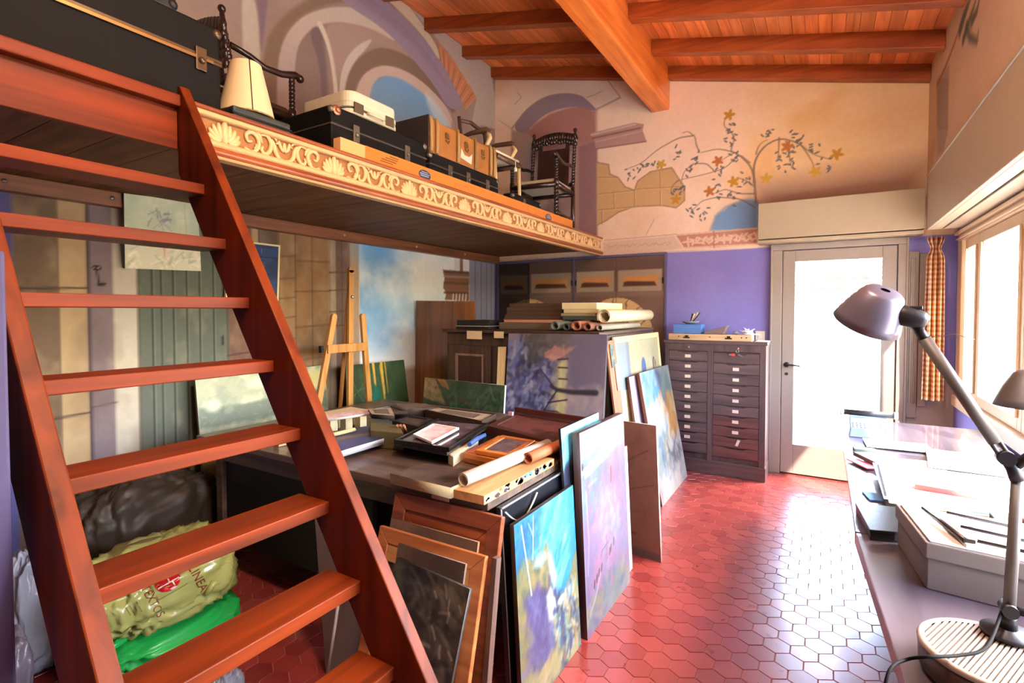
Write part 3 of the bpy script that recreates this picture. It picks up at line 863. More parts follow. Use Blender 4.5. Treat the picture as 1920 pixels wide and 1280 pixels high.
def roll(cx, cz, r, n=8, a0=-90, a1=90):
    return [(cx+r*math.cos(R(a0+(a1-a0)*k/n)), cz+r*math.sin(R(a0+(a1-a0)*k/n))) for k in range(n+1)]


m = MB(); extrude_y(m, [(-2.165, 2.19), (-2.14, 2.19), (-2.14, 2.288), (-2.165, 2.288)], FY0, FY1); fp = m.build('frieze_panel', OCHRE, loft)
m = MB(); extrude_y(m, [(-2.165, 2.306)]+roll(-2.122, 2.313, .010)+[(-2.165, 2.325)], FY0, FY1); m.build('top_bead', BROWNM, loft)
m = MB(); extrude_y(m, [(-2.165, 2.283)]+roll(-2.128, 2.294, .012)+[(-2.165, 2.306)], FY0, FY1); m.build('top_moulding', GOLD, loft)
m = MB(); extrude_y(m, [(-2.165, 2.168)]+roll(-2.127, 2.181, .014)+[(-2.165, 2.196)], FY0, FY1); m.build('bottom_moulding', GOLD, loft)
m = MB(); extrude_y(m, [(-2.165, 2.133)]+roll(-2.128, 2.150, .019)+[(-2.165, 2.168)], FY0, FY1); m.build('bottom_roll', BROWNM, loft)
m = MB(); extrude_y(m, [(-2.165, 2.122), (-2.118, 2.122), (-2.114, 2.127), (-2.118, 2.133), (-2.165, 2.133)], FY0, FY1); m.build('bottom_lip', GOLD, loft)
# carved acanthus frieze
cv = MB(); XF = -2.138


def sp(y0, pts, r):
    pts = [Vector((XF+.003, y0+a, 2.239+b)) for a, b in pts]
    out = []
    for i in range(len(pts)-1):
        p0, p1, p2, p3 = pts[max(i-1, 0)], pts[i], pts[i+1], pts[min(i+2, len(pts)-1)]
        for t in (0, .34, .67):
            out.append(.5*((2*p1)+(p2-p0)*t+(2*p0-5*p1+4*p2-p3)*t*t+(3*p1-p0-3*p2+p3)*t**3))
    out.append(pts[-1])
    rs = [r*1.15*(.45+.75*math.sin(math.pi*min(1, .12+.85*k/(len(out)-1)))) for k in range(len(out))]
    cv.tube(out, rs, 6)


y = 1.23-.555
while y < YB:
    def ok(a): return FY0+.03 < y+a < FY1-.03
    if ok(-.07) and ok(.08):
        sp(y, [(0, -.048), (0, -.01), (.002, .046)], .013)
        for s_ in (-1, 1):
            for k, (a, b, c, d) in enumerate(((.016, -.03, .024, .034), (.022, -.036, .046, .022), (.026, -.04, .062, .004), (.03, -.043, .066, -.018))):
                sp(y, [(s_*a*.6, b), (s_*(a+c)/2, (b+d)/2-.004), (s_*c, d)], .0085)
            sp(y, [(s_*.018, -.046), (s_*.036, -.048), (s_*.046, -.038), (s_*.036, -.03), (s_*.028, -.037)], .005)
    for s_, o_ in ((1, 0), (-1, .555)):
        f = lambda pts: [(o_+s_*a, b) for a, b in pts]
        for pts, r_ in (
            ([(.085, -.035), (.12, -.046), (.15, -.02), (.148, .02), (.12, .038), (.095, .022), (.102, -.004), (.12, .0)], .0075),
            ([(.10, .04), (.125, .05), (.155, .036), (.168, .004)], .006),
            ([(.16, .038), (.19, .044), (.21, .016), (.205, -.02), (.182, -.04), (.165, -.026), (.172, -.008)], .0075),
            ([(.15, -.046), (.172, -.048), (.195, -.044)], .006),
            ([(.21, .034), (.225, .01), (.232, -.02), (.25, -.042), (.272, -.044)], .008),
            ([(.205, .046), (.228, .046), (.24, .03)], .005),
            ([(.25, .038), (.256, .014), (.268, -.006)], .006), ([(.277, .034), (.274, .012), (.272, -.01)], .005),
                ([(.13, -.03), (.142, -.018), (.138, -.006)], .005), ([(.235, .02), (.25, .026), (.262, .018)], .004)):
            q = f(pts)
            if all(ok(a) for a, b in q): sp(y, q, r_)
    y += .555
cv.build('carving', CARVE, fp)

# ---------------------------------------------------------------- stair
st = thing('loft_stair', 'steep open reddish-brown wooden stair climbing to the loft', 'stair', (-1.3, .74, 0))


def Xf(z): return -.892-(z-.481)*.651


def Xb(z): return -1.596-(z-1.218)*.667


for a, b in ((.395, .435), (1.05, 1.088)):
    m = MB(); m.prism([(Xb(0), a, 0), (Xf(0), a, 0), (Xf(2.362), a, 2.362), (-2.136, a, 2.362), (-2.136, a, Xb and 2.028)], (0, b-a, 0))
    m.build('stringer', WOODRED_V, st, bevel=.004)
for k in range(10):
    z = .085+k*.2092; xn = -1.022-(z-.503)*.6365
    if z > 2.1: xb = max(xn-.14, -2.132)
    else: xb = xn-.142
    m = MB(); m.box((xb, .434, z-.037), (xn, 1.051, z)); m.build('tread', WOODRED, st, bevel=.003)

# ---------------------------------------------------------------- trunks and cases
def trunk(name, label, cat, a, b, body, trim, split=.62, straps=0, latch=(), corner=True, edge=.012):
    """box trunk a..b, front towards +X"""
    x0, y0, z0 = a; x1, y1, z1 = b; zs = z0+(z1-z0)*split
    t = thing(name, label, cat, ((x0+x1)/2, (y0+y1)/2, z0))
    m = MB(); m.box(a, (x1, y1, zs-.002)); m.build('body', body, t, bevel=.006)
    m = MB(); m.box((x0, y0, zs+.002), b); m.build('lid', body, t, bevel=.01)
    m = MB(); e = .004
    m.box((x0-e, y0-e, zs-edge), (x1+e, y1+e, zs-.001)); m.box((x0-e, y0-e, zs+.001), (x1+e, y1+e, zs+edge))
    m.build('seam_trim', trim, t)
    for yy in latch:
        m = MB(); m.box((x1+.002, yy-.022, zs-.06), (x1+.012, yy+.022, zs+.035)); m.ball((x1+.012, yy, zs-.02), .014); m.build('latch', trim, t, bevel=.003)
    if corner:
        for yy in (y0, y1):
            for zz in (z0, z1):
                sy = 1 if yy == y0 else -1; sz = 1 if zz == z0 else -1
                m = MB(); m.ball((x1-.012, yy+sy*.012, zz+sz*.0225), .022, sc=(1, 1, 1)); m.build('corner_cap', trim, t)
    return t


TRIMD = plain('tarnished trim', '#5a4a34', .4, .6)
t = trunk('steamer_trunk', 'huge black steamer trunk with gilt seam behind the top of the stair', 'trunk', (-2.85, -.35, LZ), (-2.25, 1.285, 2.715), BLACKL, TRIMD, .62, latch=(.2, 1.2))
m = MB(); m.box((-2.243, -.3, 2.553), (-2.240, 1.25, 2.565)); m.build('gilt_line', BRASS, t)
t = trunk('suitcase', 'dark suitcase with thin red line lying on the huge black trunk', 'suitcase', (-2.80, -.3, 2.72), (-2.27, 1.12, 2.92), plain('dark blue suitcase cloth', '#13171c', .6, var=.3), plain('dark suitcase rim', '#15171a', .5), .5)
m = MB(); m.box((-2.264, .93, 2.865), (-2.262, 1.09, 2.781)); m.build('red_line', plain('red piping', '#b8343a', .5), t)
t = trunk('flat_case', 'flat dark green case under the parchment lampshade', 'case', (-2.62, 1.30, LZ), (-2.185, 1.58, 2.392), plain('dark green case cloth', '#2c332e', .55, var=.2), plain('case rim', '#1d221f', .5), .5, corner=False, edge=.004)
t = trunk('black_trunk', 'black travel trunk with worn corners under the cream suitcase', 'trunk', (-2.78, 1.91, LZ), (-2.30, 2.69, 2.625), BLACKL, plain('worn metal', '#6f685c', .45, .6), .66, latch=(2.08, 2.5), edge=.004)
m = MB(); m.lathe([(.03, 0), (.026, .006), (.01, .01)], (-2.297, 1.945, 2.60), (1, 0, 0), 10); m.ball((-2.29, 1.945, 2.6), .016); m.build('rosette', plain('copper rosette', '#b9775a', .4, .6), t)
m = MB(); m.prism([(-2.2985, 2.40, 2.39), (-2.2985, 2.49, 2.39), (-2.2985, 2.48, 2.45), (-2.2985, 2.44, 2.43), (-2.2985, 2.41, 2.47)], (.002, 0, 0)); m.build('torn_sticker', plain('torn label paper', '#c08a58', .8, var=.4, scale=60), t)

CREAMC = plain('cream suitcase shell', '#d8cfae', .45, var=.06)


def rounded(m, a, b, r, mi=0, n=6):
    x0, y0, z0 = a; x1, y1, z1 = b; ring = []
    for cx, cy, s in ((x1-r, y1-r, 0), (x0+r, y1-r, 90), (x0+r, y0+r, 180), (x1-r, y0+r, 270)):
        for k in range(n+1):
            an = R(s+90*k/n); ring.append((cx+r*math.cos(an), cy+r*math.sin(an)))
    m.prism([(x, y, z0) for x, y in ring], (0, 0, z1-z0), mi)


t = thing('suitcase', 'cream hard suitcase with ribbed bands on the black travel trunk', 'suitcase', (-2.8, 2.36, 2.63))
for nm, z0, z1, e, mt in (('lower_shell', 2.632, 2.70, 0, CREAMC), ('lower_band', 2.70, 2.728, .006, CREAMC), ('seam', 2.728, 2.74, -.008, plain('suitcase seam dark', '#5a5340', .5)), ('upper_band', 2.74, 2.768, .006, CREAMC), ('upper_shell', 2.768, 2.84, 0, CREAMC)):
    m = MB(); rounded(m, (-2.92-e, 2.17-e, z0), (-2.45+e, 2.59+e, z1), .07); m.build(nm, mt, t, bevel=.012 if 'shell' in nm else .004)
m = MB(); m.tube([(-2.438, 2.30, 2.725), (-2.415, 2.31, 2.72), (-2.41, 2.365, 2.718), (-2.415, 2.42, 2.72), (-2.438, 2.43, 2.725)], .009); m.build('handle', CREAMC, t)
for a in (2.20, 2.46):
    m = MB(); m.box((-2.444, a, 2.705), (-2.436, a+.07, 2.765)); m.build('lock', plain('suitcase lock', '#7d755f', .35, .7), t)

LEATH = plain('tan trunk canvas', '#9a6430', .5, var=.22, scale=25)
RIB = wood('bentwood rib', '#7a5a30', '#b5915a', 2, 1., .4)
t = trunk('black_trunk', 'low black trunk under the tan wood-ribbed trunk', 'trunk', (-2.82, 2.76, LZ), (-2.33, 3.63, 2.60), BLACKL, plain('worn trunk metal', '#6f6a60', .4, .7), .7, latch=(2.98, 3.2, 3.46), edge=.004)
t = thing('ribbed_trunk', 'tan leather travel trunk with bent wooden ribs on a low black trunk', 'trunk', (-2.6, 3.2, 2.61))
m = MB(); m.box((-2.84, 2.78, 2.605), (-2.36, 3.62, 2.845)); m.build('body', [LEATH], t, bevel=.012)
for yy in (2.80, 2.865, 3.11, 3.335, 3.545, 3.60):
    m = MB(); m.tube([(-2.352, yy, 2.612), (-2.346, yy, 2.66), (-2.346, yy, 2.80), (-2.354, yy, 2.846), (-2.40, yy, 2.856), (-2.80, yy, 2.856)], .013, 8); m.build('rib', RIB, t)
for a, yy in ((2.98, 2.985), (3.22, 3.22), (3.44, 3.44)):
    m = MB(); m.box((-2.358, yy-.02, 2.75), (-2.35, yy+.02, 2.79)); m.tube([(-2.352, yy-.02, 2.74), (-2.34, yy, 2.715), (-2.352, yy+.02, 2.735)], .005); m.build('lock', BRASS, t)
m = MB(); m.prism([(-2.3595, 3.15, 2.66), (-2.3595, 3.29, 2.64), (-2.3595, 3.30, 2.72), (-2.3595, 3.26, 2.69), (-2.3595, 3.2, 2.69), (-2.3595, 3.16, 2.73)], (.0015, 0, 0)); m.build('paper_remnant', plain('paper remnant', '#d9cdb6', .8), t)
m = MB(); m.box((-2.846, 2.772, 2.60), (-2.35, 2.782, 2.86)); m.build('dark_end', plain('dark trunk end', '#2a2321', .6, var=.2), t, bevel=.004)
trunk('black_trunk', 'small black trunk at the feet of the striped gilt armchair', 'trunk', (-2.345, 3.72, LZ), (-2.245, 4.22, 2.50), BLACKL, plain('worn trunk rim', '#55524c', .45, .6), .66, latch=(3.9,), edge=.004)

# long orange box on the loft edge
OR = plain('orange varnished wood', '#c9762f', .4, var=.12, scale=8)
t = thing('long_box', 'long narrow orange wooden box with blue oval labels along the loft edge', 'box', (-2.19, 3.3, LZ))
m = MB(); m.box((-2.225, 2.03, 2.327), (-2.168, 4.745, 2.412)); m.box((-2.225, 2.03, LZ), (-2.170, 4.745, 2.327)); m.build('body', OR, t, bevel=.003)
m = MB(); m.box((-2.224, 1.86, LZ), (-2.169, 2.03, 2.411)); m.build('end_block', plain('pale plywood', '#d8a468', .5, var=.08), t, bevel=.002)
BLUEL = plain('blue oval label', '#3b4a63', .5)
for yy, zz in ((2.52, 2.362), (4.22, 2.362)):
    m = MB(); m.lathe([(.001, 0), (.03, 0), (.03, .0015), (.001, .0015)], (-2.168, yy, zz), (1, 0, 0), 24)
    for i in range(len(m.v)): m.v[i].y = yy+(m.v[i].y-yy)*1.9
    lo = m.build('oval_label', BLUEL, t)
    m = MB()
    for k, w in enumerate((.03, .045, .038)): m.box((-2.1665, yy-w/1., zz+.014-k*.012), (-2.166, yy+w/1., zz+.018-k*.012))
    m.build('label_lines', plain('label pale lines', '#a9b2c0', .6), lo)
m = MB()
for k, w in enumerate((.07, .10, .12, .10)): m.box((-2.1679, 2.19-.02*k+(.12-w)/2, 2.395-k*.013), (-2.1674, 2.19-.02*k+(.12+w)/2, 2.400-k*.013))
m.build('stencilled_lines', plain('dark stencil ink', '#5a2f16', .7), t)
m = MB()
for (y0, z0, y1, z1) in ((2.83, 2.375, 2.98, 2.377), (2.83, 2.335, 2.832, 2.376), (2.98, 2.335, 2.982, 2.376), (3.84, 2.34, 3.842, 2.40)): m.box((-2.1679, y0, z0), (-2.1674, y1, z1))
m.build('joint_lines', plain('dark joint', '#8a4a1c', .7), t)

# lampshade
t = thing('lampshade', 'parchment cone lampshade standing on the flat dark green case', 'lampshade', (-2.30, 1.43, 2.394))
m = MB(); n = 28; c = Vector((-2.305, 1.435, 2.396))
m.lathe([(.122, 0), (.120, .004), (.066, .243), (.064, .246), (.060, .243), (.114, .004), (.118, 0)], c, (0, 0, 1), n, capb=False, capt=False); m.build('shade', plain('parchment', '#d9c79a', .6, var=.08, scale=8), t)
m = MB(); a = R(-20); m.tube([c+Vector((.1215*math.cos(a), .1215*math.sin(a), .004)), c+Vector((.0665*math.cos(a), .0665*math.sin(a), .244))], .0022, 5); m.build('stitched_seam', plain('dark thread', '#3d2c1c', .7), t)
m = MB(); m.tube([c+Vector((.120*math.cos(R(k*15)), .120*math.sin(R(k*15)), .003)) for k in range(24)], .0035, 6, closed=True); m.build('rim', plain('shade rim', '#8a744a', .6), t)


# ---------------------------------------------------------------- barley-twist armchairs
def armchair(label, cx, cy, z, rot, seatm, hb=1.12, w=.27, d=.26):
    t = thing('carved_armchair', label, 'armchair', (cx, cy, z))
    ca, sa = math.cos(rot), math.sin(rot)
    def P(x, y, h): return (cx+x*ca-y*sa, cy+x*sa+y*ca, z+h)        # x across, y towards the front
    for x in (-w, w):
        m = MB(); m.tube([P(x, d, 0), P(x, d, .12)], .022); m.twist(P(x, d, .12), P(x, d, .40), .024, 4); m.tube([P(x, d, .40), P(x, d, .46)], .024); m.twist(P(x, d, .46), P(x, d, .66), .019, 4); m.build('front_leg', DARKW, t)
        m = MB(); m.tube([P(x, -d, 0), P(x, -d, .48)], .022); m.twist(P(x, -d, .48), P(x, -d-.06, hb-.05), .02, 8); m.tube([P(x, -d-.06, hb-.05), P(x, -d-.065, hb+.03)], [.02, .012]); m.ball(P(x, -d-.065, hb+.04), .022); m.build('back_post', DARKW, t)
        m = MB(); pts = [P(x, -d-.02, .70), P(x, -d*.5, .685), P(x, 0, .655), P(x, d*.6, .66), P(x, d+.02, .69), P(x, d+.06, .685)]
        m.tube(pts, [.018, .018, .019, .021, .024, .018], 8); m.ball(P(x, d+.06, .68), .026); m.build('arm', DARKW, t)
    m = MB()
    for a, b in (((-w, d), (w, d)), ((-w, -d), (w, -d)), ((-w, -d), (-w, d)), ((w, -d), (w, d))): m.tube([P(a[0], a[1], .41), P(b[0], b[1], .41)], .026, 6)
    m.tube([P(-w, 0, .14), P(w, 0, .14)], .016); m.tube([P(-w, -d, .14), P(-w, d, .14)], .016); m.tube([P(w, -d, .14), P(w, d, .14)], .016); m.build('seat_rail', DARKW, t)
    m = MB(); m.hexa([P(-w, -d, .425), P(w, -d, .425), P(w, d, .425), P(-w, d, .425), P(-w+.02, -d+.02, .475), P(w-.02, -d+.02, .475), P(w-.02, d-.02, .475), P(-w+.02, d-.02, .475)]); m.build('seat', seatm, t, bevel=.015)
    m = MB(); m.hexa([P(-w*.55, -d-.025, .52), P(w*.55, -d-.025, .52), P(w*.55, -d-.005, .52), P(-w*.55, -d-.005, .52), P(-w*.55, -d-.075, hb-.14), P(w*.55, -d-.075, hb-.14), P(w*.55, -d-.055, hb-.14), P(-w*.55, -d-.055, hb-.14)]); m.build('back_panel', DARKW, t)
    for x in (-w*.66, w*.66):
        m = MB(); m.hexa([P(x-.02, -d-.03, .5), P(x+.02, -d-.03, .5), P(x+.02, -d, .5), P(x-.02, -d, .5), P(x-.02, -d-.08, hb-.1), P(x+.02, -d-.08, hb-.1), P(x+.02, -d-.05, hb-.1), P(x-.02, -d-.05, hb-.1)]); m.build('back_stile', DARKW, t)
    # carved crest and lower rail
    m = MB(); r = random.Random(3)
    n = 17
    for k in range(n):
        u = k/(n-1); x = -w+2*w*u; h = hb-.05+.05*math.sin(math.pi*u)
        m.ball(P(x, -d-.065, h), .036, n=8, sc=(1, .6, 1.4)); m.ball(P(x, -d-.06, h-.06+.02*r.random()), .03, n=8)
    if hb < 1:
        for j in range(1, 5):
            for k in range(n): m.ball(P(-w+2*w*k/(n-1), -d-.06+.002*j, hb-.08-.045*j+.012*r.random()), .032, n=8, sc=(1, .5, 1))
    m.build('carved_crest', DARKW, t)
    m = MB()
    for k in range(9): m.ball(P(-.24*w/.27+.06*k*w/.27, -d-.02, .52), .034, n=8, sc=(1, .6, .8))
    m.build('lower_rail', DARKW, t)
    return t


armchair('dark carved armchair with barley-twist posts behind the parchment lampshade', -3.2, 1.94, LZ, R(0), plain('dark seat cloth', '#3a2c24', .8), .84, .27, .19)
armchair('dark barley-twist armchair with pale seat in the painted niche corner', -2.495, 4.74, LZ, R(186), plain('pale straw seat', '#bdb296', .8, var=.1), 1.06, .235, .25)
# gilt armchair with striped seat
GILT = plain('cream gilt frame', '#cfb27c', .4, var=.1); DKFR = plain('brown chair frame', '#5a4030', .45, var=.2)
t = thing('gilt_armchair', 'small gilt armchair with striped cream seat behind the tan ribbed trunk', 'armchair', (-2.55, 3.83, LZ))
cx, cy = -2.555, 3.875


def G(x, y, z): return (cx-y*.8, cy+x*.78, z)             # x across the seat, -y towards its front (faces the room)


for x in (-.25, .25):
    m = MB(); m.tube([G(x, -.22, LZ), G(x, -.21, 2.6), G(x*1.04, -.19, 2.83)], [.012, .016, .022]); m.build('front_leg', GILT, t)
    m = MB(); m.tube([G(x, .22, LZ), G(x, .22, 2.83), G(x, .27, 3.21)], [.014, .02, .016]); m.build('back_post', DKFR, t)
    m = MB(); m.tube([G(x, .24, 3.03), G(x, .1, 3.045), G(x*1.05, -.10, 3.04), G(x*1.05, -.16, 3.015)], [.014, .02, .022, .014]); m.build('arm', DKFR, t)
    m = MB(); m.tube([G(x*1.05, -.12, 3.02), G(x*1.06, -.15, 2.97), G(x*1.04, -.09, 2.90), G(x, -.10, 2.83)], [.014, .02, .018, .018]); m.build('arm_post', GILT, t)
m = MB()
for a, b in (((-.25, -.21), (.25, -.21)), ((-.25, .22), (.25, .22)), ((-.25, -.21), (-.25, .22)), ((.25, -.21), (.25, .22))): m.tube([G(a[0], a[1], 2.82), G(b[0], b[1], 2.82)], .024, 8)
m.build('seat_rail', DKFR, t)
m = MB(); m.tube([G(-.25, .27, 3.18), G(0, .285, 3.22), G(.25, .27, 3.18)], .018, 8); m.build('top_rail', DKFR, t)
m = MB(); m.tube([G(-.25, .235, 2.94), G(.25, .235, 2.94)], .016, 8); m.build('back_rail', DKFR, t)


def stripes(p):
    p.a[:] = rgb('#e2d3ac')
    for k in range(9): p.line([(k*.13*p.asp, 0), (k*.13*p.asp, 1)], .05, '#b08c58', .9, .01)


painted('seat', [G(-.24, .21, 2.865), G(.24, .21, 2.865), G(.24, -.21, 2.865), G(-.24, -.21, 2.865)], 40, 40, stripes, paint_mat('woven stripe', .8), t, .03, '#d9caa2')
m = MB(); m.tube([G(.1, -.245, 2.84), G(.1, -.247, 2.78)], .003); m.lathe([(.004, 0), (.012, .01), (.016, .04)], G(.1, -.247, 2.78), (0, 0, -1), 10); m.build('tassel', plain('cream tassel', '#efe2bd', .8), t)
# ================================================================== pictures (brushwork)
OIL = paint_mat('oil paint on canvas', .42, .3, .5, 90)
OILM = paint_mat('matt paint on canvas', .7, .3, .3, 90)
PRINT = paint_mat('printed paper', .6, .02, .3, 40)
RAWEDGE = plain('raw canvas edge', '#d8ccb4', .8, var=.08)


def art_teal(p):
    A = p.asp; p.a[:] = rgb('#2aa6d2'); p.noise('#59c8e4', 4, .8, 3); p.noise('#1788c0', 3, .6, 9)
    p.dabs(240, ['#6fd6ea', '#3bb6dc', '#9fe2ea', '#1f93c8'], (.3*A, A, .45, 1), .16, .03, .9, .6, .3, 4)
    p.poly([(0, 1), (.45*A, 1), (.35*A, .82), (.2*A, .8), (0, .74)], '#1c74c4', .8, .06); p.dabs(50, ['#2f86d0', '#165fae', '#58aee0'], (0, .4*A, .76, 1), .12, .02, .8, .4, .7, 2)
    p.poly([(.88*A, 1), (A, 1), (A, .6), (.86*A, .45)], '#0f8ec6', .8, .06)
    p.poly([(0, .72), (.15*A, .78), (.3*A, .72), (.45*A, .74), (.5*A, .6), (.55*A, .47), (.7*A, .38), (.85*A, .5), (A, .62), (A, 0), (0, 0)], '#8d8a58', 1, .03, wob=.03)
    p.dabs(90, ['#a89a60', '#6f7d5a', '#c2a86a', '#7a8a70', '#5a6a50'], (0, .5*A, .5, .75), .13, .04, 1.2, .6, .8, 5)
    p.poly([(.1*A, .60), (.3*A, .62), (.45*A, .5), (.6*A, .3), (.62*A, .05), (.3*A, .0), (.12*A, .1), (.2*A, .35)], '#5a5490', .95, .05, wob=.04)
    p.dabs(120, ['#4f4a86', '#7a76b4', '#3c3a72', '#8c8cc8', '#5f68a8'], (.1*A, .62*A, .03, .52), .16, .035, 1.4, .4, .8, 6)
    p.poly([(.42*A, .5), (.5*A, .52), (.58*A, .42), (.56*A, .3), (.44*A, .36)], '#d8dcd4', .95, .03); p.dabs(12, ['#f0efe4', '#c8c8d0'], (.44*A, .58*A, .3, .5), .1, .03, 1.6, .2, .9, 3)
    p.poly([(.48*A, .72), (.54*A, .72), (.62*A, .55), (.56*A, .5), (.5*A, .6)], '#cfe6ea', .9, .03)
    p.poly([(.24*A, .71), (.32*A, .76), (.44*A, .74), (.46*A, .7), (.36*A, .68)], '#b6dfe0', .8, .03)
    p.dabs(170, ['#39588c', '#a8b878', '#d0a850', '#6fc0d8', '#2c3f74', '#c8d0b0', '#e8e8da', '#4f74a8'], (.55*A, A, .0, .42), .1, .03, 1.1, .8, .9, 7)
    p.dabs(70, ['#b9b878', '#c8b46a', '#8a9a60', '#d8cc96'], (0, .6*A, 0, .16), .14, .035, .5, .5, .9, 8)
    p.line([(.1*A, .97), (.13*A, .85), (.16*A, .74), (.2*A, .58)], .012, '#e8e4e0', .9, .008); p.line([(.28*A, .98), (.26*A, .85), (.24*A, .76)], .01, '#e8e4e0', .8, .008); p.line([(.26*A, .88), (.2*A, .96)], .007, '#d8dce0', .8, .006)
    p.ell(.68*A, .4, .05, .02, '#e8f6fa', .9, .6)


def art_pink(p):
    A = p.asp; p.a[:] = rgb('#b98cc4'); p.noise('#dc98c4', 3, .9, 3); p.noise('#8f9fd8', 3, .8, 8)
    p.poly([(0, 1), (A, 1), (A, .84), (0, .8)], '#b6b8e4', 1, .04); p.dabs(50, ['#c8c8f0', '#a8b0e4', '#d8d4f0'], (0, A, .84, 1), .2, .03, .2, .2, .8, 2)
    p.dabs(70, ['#7ab6d8', '#8ec4dc', '#6fa4cc', '#a8d0e0', '#90a8c0'], (0, .55*A, .6, .82), .12, .04, 1.3, .6, .8, 4)
    p.dabs(60, ['#9a9cb8', '#b4a890', '#8f93ac', '#a8b4c8'], (.4*A, A, .66, .82), .12, .03, 1.4, .4, .8, 5)
    p.dabs(110, ['#d49ad8', '#e0aadc', '#c48acc', '#b89ae0', '#e8c0e4'], (.08*A, .5*A, .12, .66), .24, .035, 1.57, .15, .8, 6)
    p.dabs(90, ['#d66a8c', '#e28aa4', '#c85478', '#eaa8bc', '#f0c0d0'], (.45*A, .9*A, .4, .75), .22, .035, 1.57, .12, .85, 7)
    p.dabs(90, ['#8fa8d8', '#7f98c8', '#b4c8ea', '#a0a8b0', '#d8e0f0'], (.72*A, A, .1, .7), .22, .025, 1.57, .12, .8, 8)
    p.dabs(60, ['#eef0f8', '#dfe8f4', '#c8e0ee', '#f4e8f4'], (.3*A, .75*A, .3, .6), .15, .035, 1.5, .3, .85, 9)
    p.dabs(50, ['#e88cc8', '#e4a4d8', '#d878b8', '#f0b8dc'], (.2*A, .8*A, .1, .35), .2, .04, 1.5, .3, .85, 10)
    p.dabs(80, ['#6f9ab8', '#5a84b0', '#8fb8a8', '#a4c4c8', '#d0d8e8', '#c8b878'], (0, A, 0, .16), .12, .035, .6, .7, .85, 11)
    p.dabs(120, ['#b070c0', '#d884bc', '#8080c8', '#e0609a', '#5f9ccc', '#f0e0f0', '#a8486e'], (.04*A, .97*A, .14, .78), .14, .018, 1.57, .12, .75, 21)
    for q in ([(.02*A, .8), (.4*A, .84), (.94*A, .95)], [(.08*A, .78), (.5*A, .815), (.9*A, .87)]): p.line(q, .026, '#f7f4f6', .95, .012)
    p.line([(.06*A, .3), (.1*A, .45), (.08*A, .7)], .012, '#f2e8f4', .8, .01); p.line([(.13*A, .72), (.3*A, .73)], .01, '#f2e8ea', .7, .01)
    for x, y in ((.17, .22), (.22, .235), (.27, .25), (.33, .262), (.52, .30), (.55, .31), (.62, .33)):
        p.line([(x*A, y-.012), (x*A+.008, y+.016)], .014, '#2a2430', .95, .006)
    p.line([(.33*A, .32), (.36*A, .345), (.5*A, .36)], .006, '#5a3a50', .8, .006); p.line([(.46*A, .28), (.46*A, .4)], .008, '#c05a80', .8, .006)
    p.line([(.62*A, .66), (.63*A, .74)], .012, '#a03048', .9, .008); p.ell(.03*A, .83, .012, .018, '#4a3a34', 1, .3)
    p.line([(.07*A, .1), (.2*A, .16), (.3*A, .24)], .02, '#f4eef0', .8, .01); p.line([(0, .05), (.0, .95)], .02, '#e6dff0', .6, .02)


def art_big(p):
    A = p.asp; p.a[:] = rgb('#d9cfc4'); p.noise('#b8c8d4', 2.5, .9, 3)
    p.dabs(60, ['#4aa0d0', '#7cc0de', '#2f86c0', '#a8d4e4'], (0, .5*A, .66, 1), .16, .05, 1.2, .7, .85, 4)
    p.poly([(.45*A, 1), (.62*A, 1), (.78*A, .75), (.85*A, .5), (.7*A, .55), (.55*A, .8)], '#4c5878', .9, .06, wob=.03); p.dabs(40, ['#3a4668', '#66708e', '#2c3450'], (.5*A, .85*A, .55, 1), .16, .03, 2., .3, .8, 5)
    p.dabs(60, ['#6a7f7a', '#8a9890', '#56707a'], (.65*A, A, .7, 1), .16, .05, 1.8, .5, .8, 6)
    p.dabs(70, ['#d98a3a', '#e4a04e', '#c4752c', '#eab870'], (.45*A, A, .42, .72), .13, .05, 1.9, .7, .9, 7)
    p.dabs(80, ['#eeeae4', '#e0d6cc', '#f4f2f0'], (0, .6*A, .4, .72), .2, .05, 1.0, .5, .9, 8)
    p.dabs(90, ['#3f7fae', '#5c90a8', '#7a9a88', '#2f5f90', '#8fb0a0'], (.1*A, .6*A, .15, .5), .2, .035, 1.9, .3, .85, 9)
    p.dabs(50, ['#e6dccf', '#d6b88c', '#f0ebe4', '#cfa878'], (.4*A, A, .1, .4), .16, .05, 1.6, .5, .9, 10)
    p.dabs(40, ['#3a4a70', '#2c3858', '#5a6a90'], (.45*A, .9*A, .15, .35), .13, .03, 1.9, .4, .85, 11)
    p.dabs(50, ['#f2f0ee', '#e6e2dc', '#dcd8d4'], (0, A, 0, .18), .2, .05, .4, .4, .9, 12); p.line([(.02*A, .02), (.02*A, .98)], .03, '#d87a9a', .5, .03)
    for x in (.25, .34): p.dabs(10, ['#3f72b8', '#2c5aa0'], ((x-.04)*A, (x+.04)*A, .2, .45), .12, .025, 1.8, .2, .9, 13)


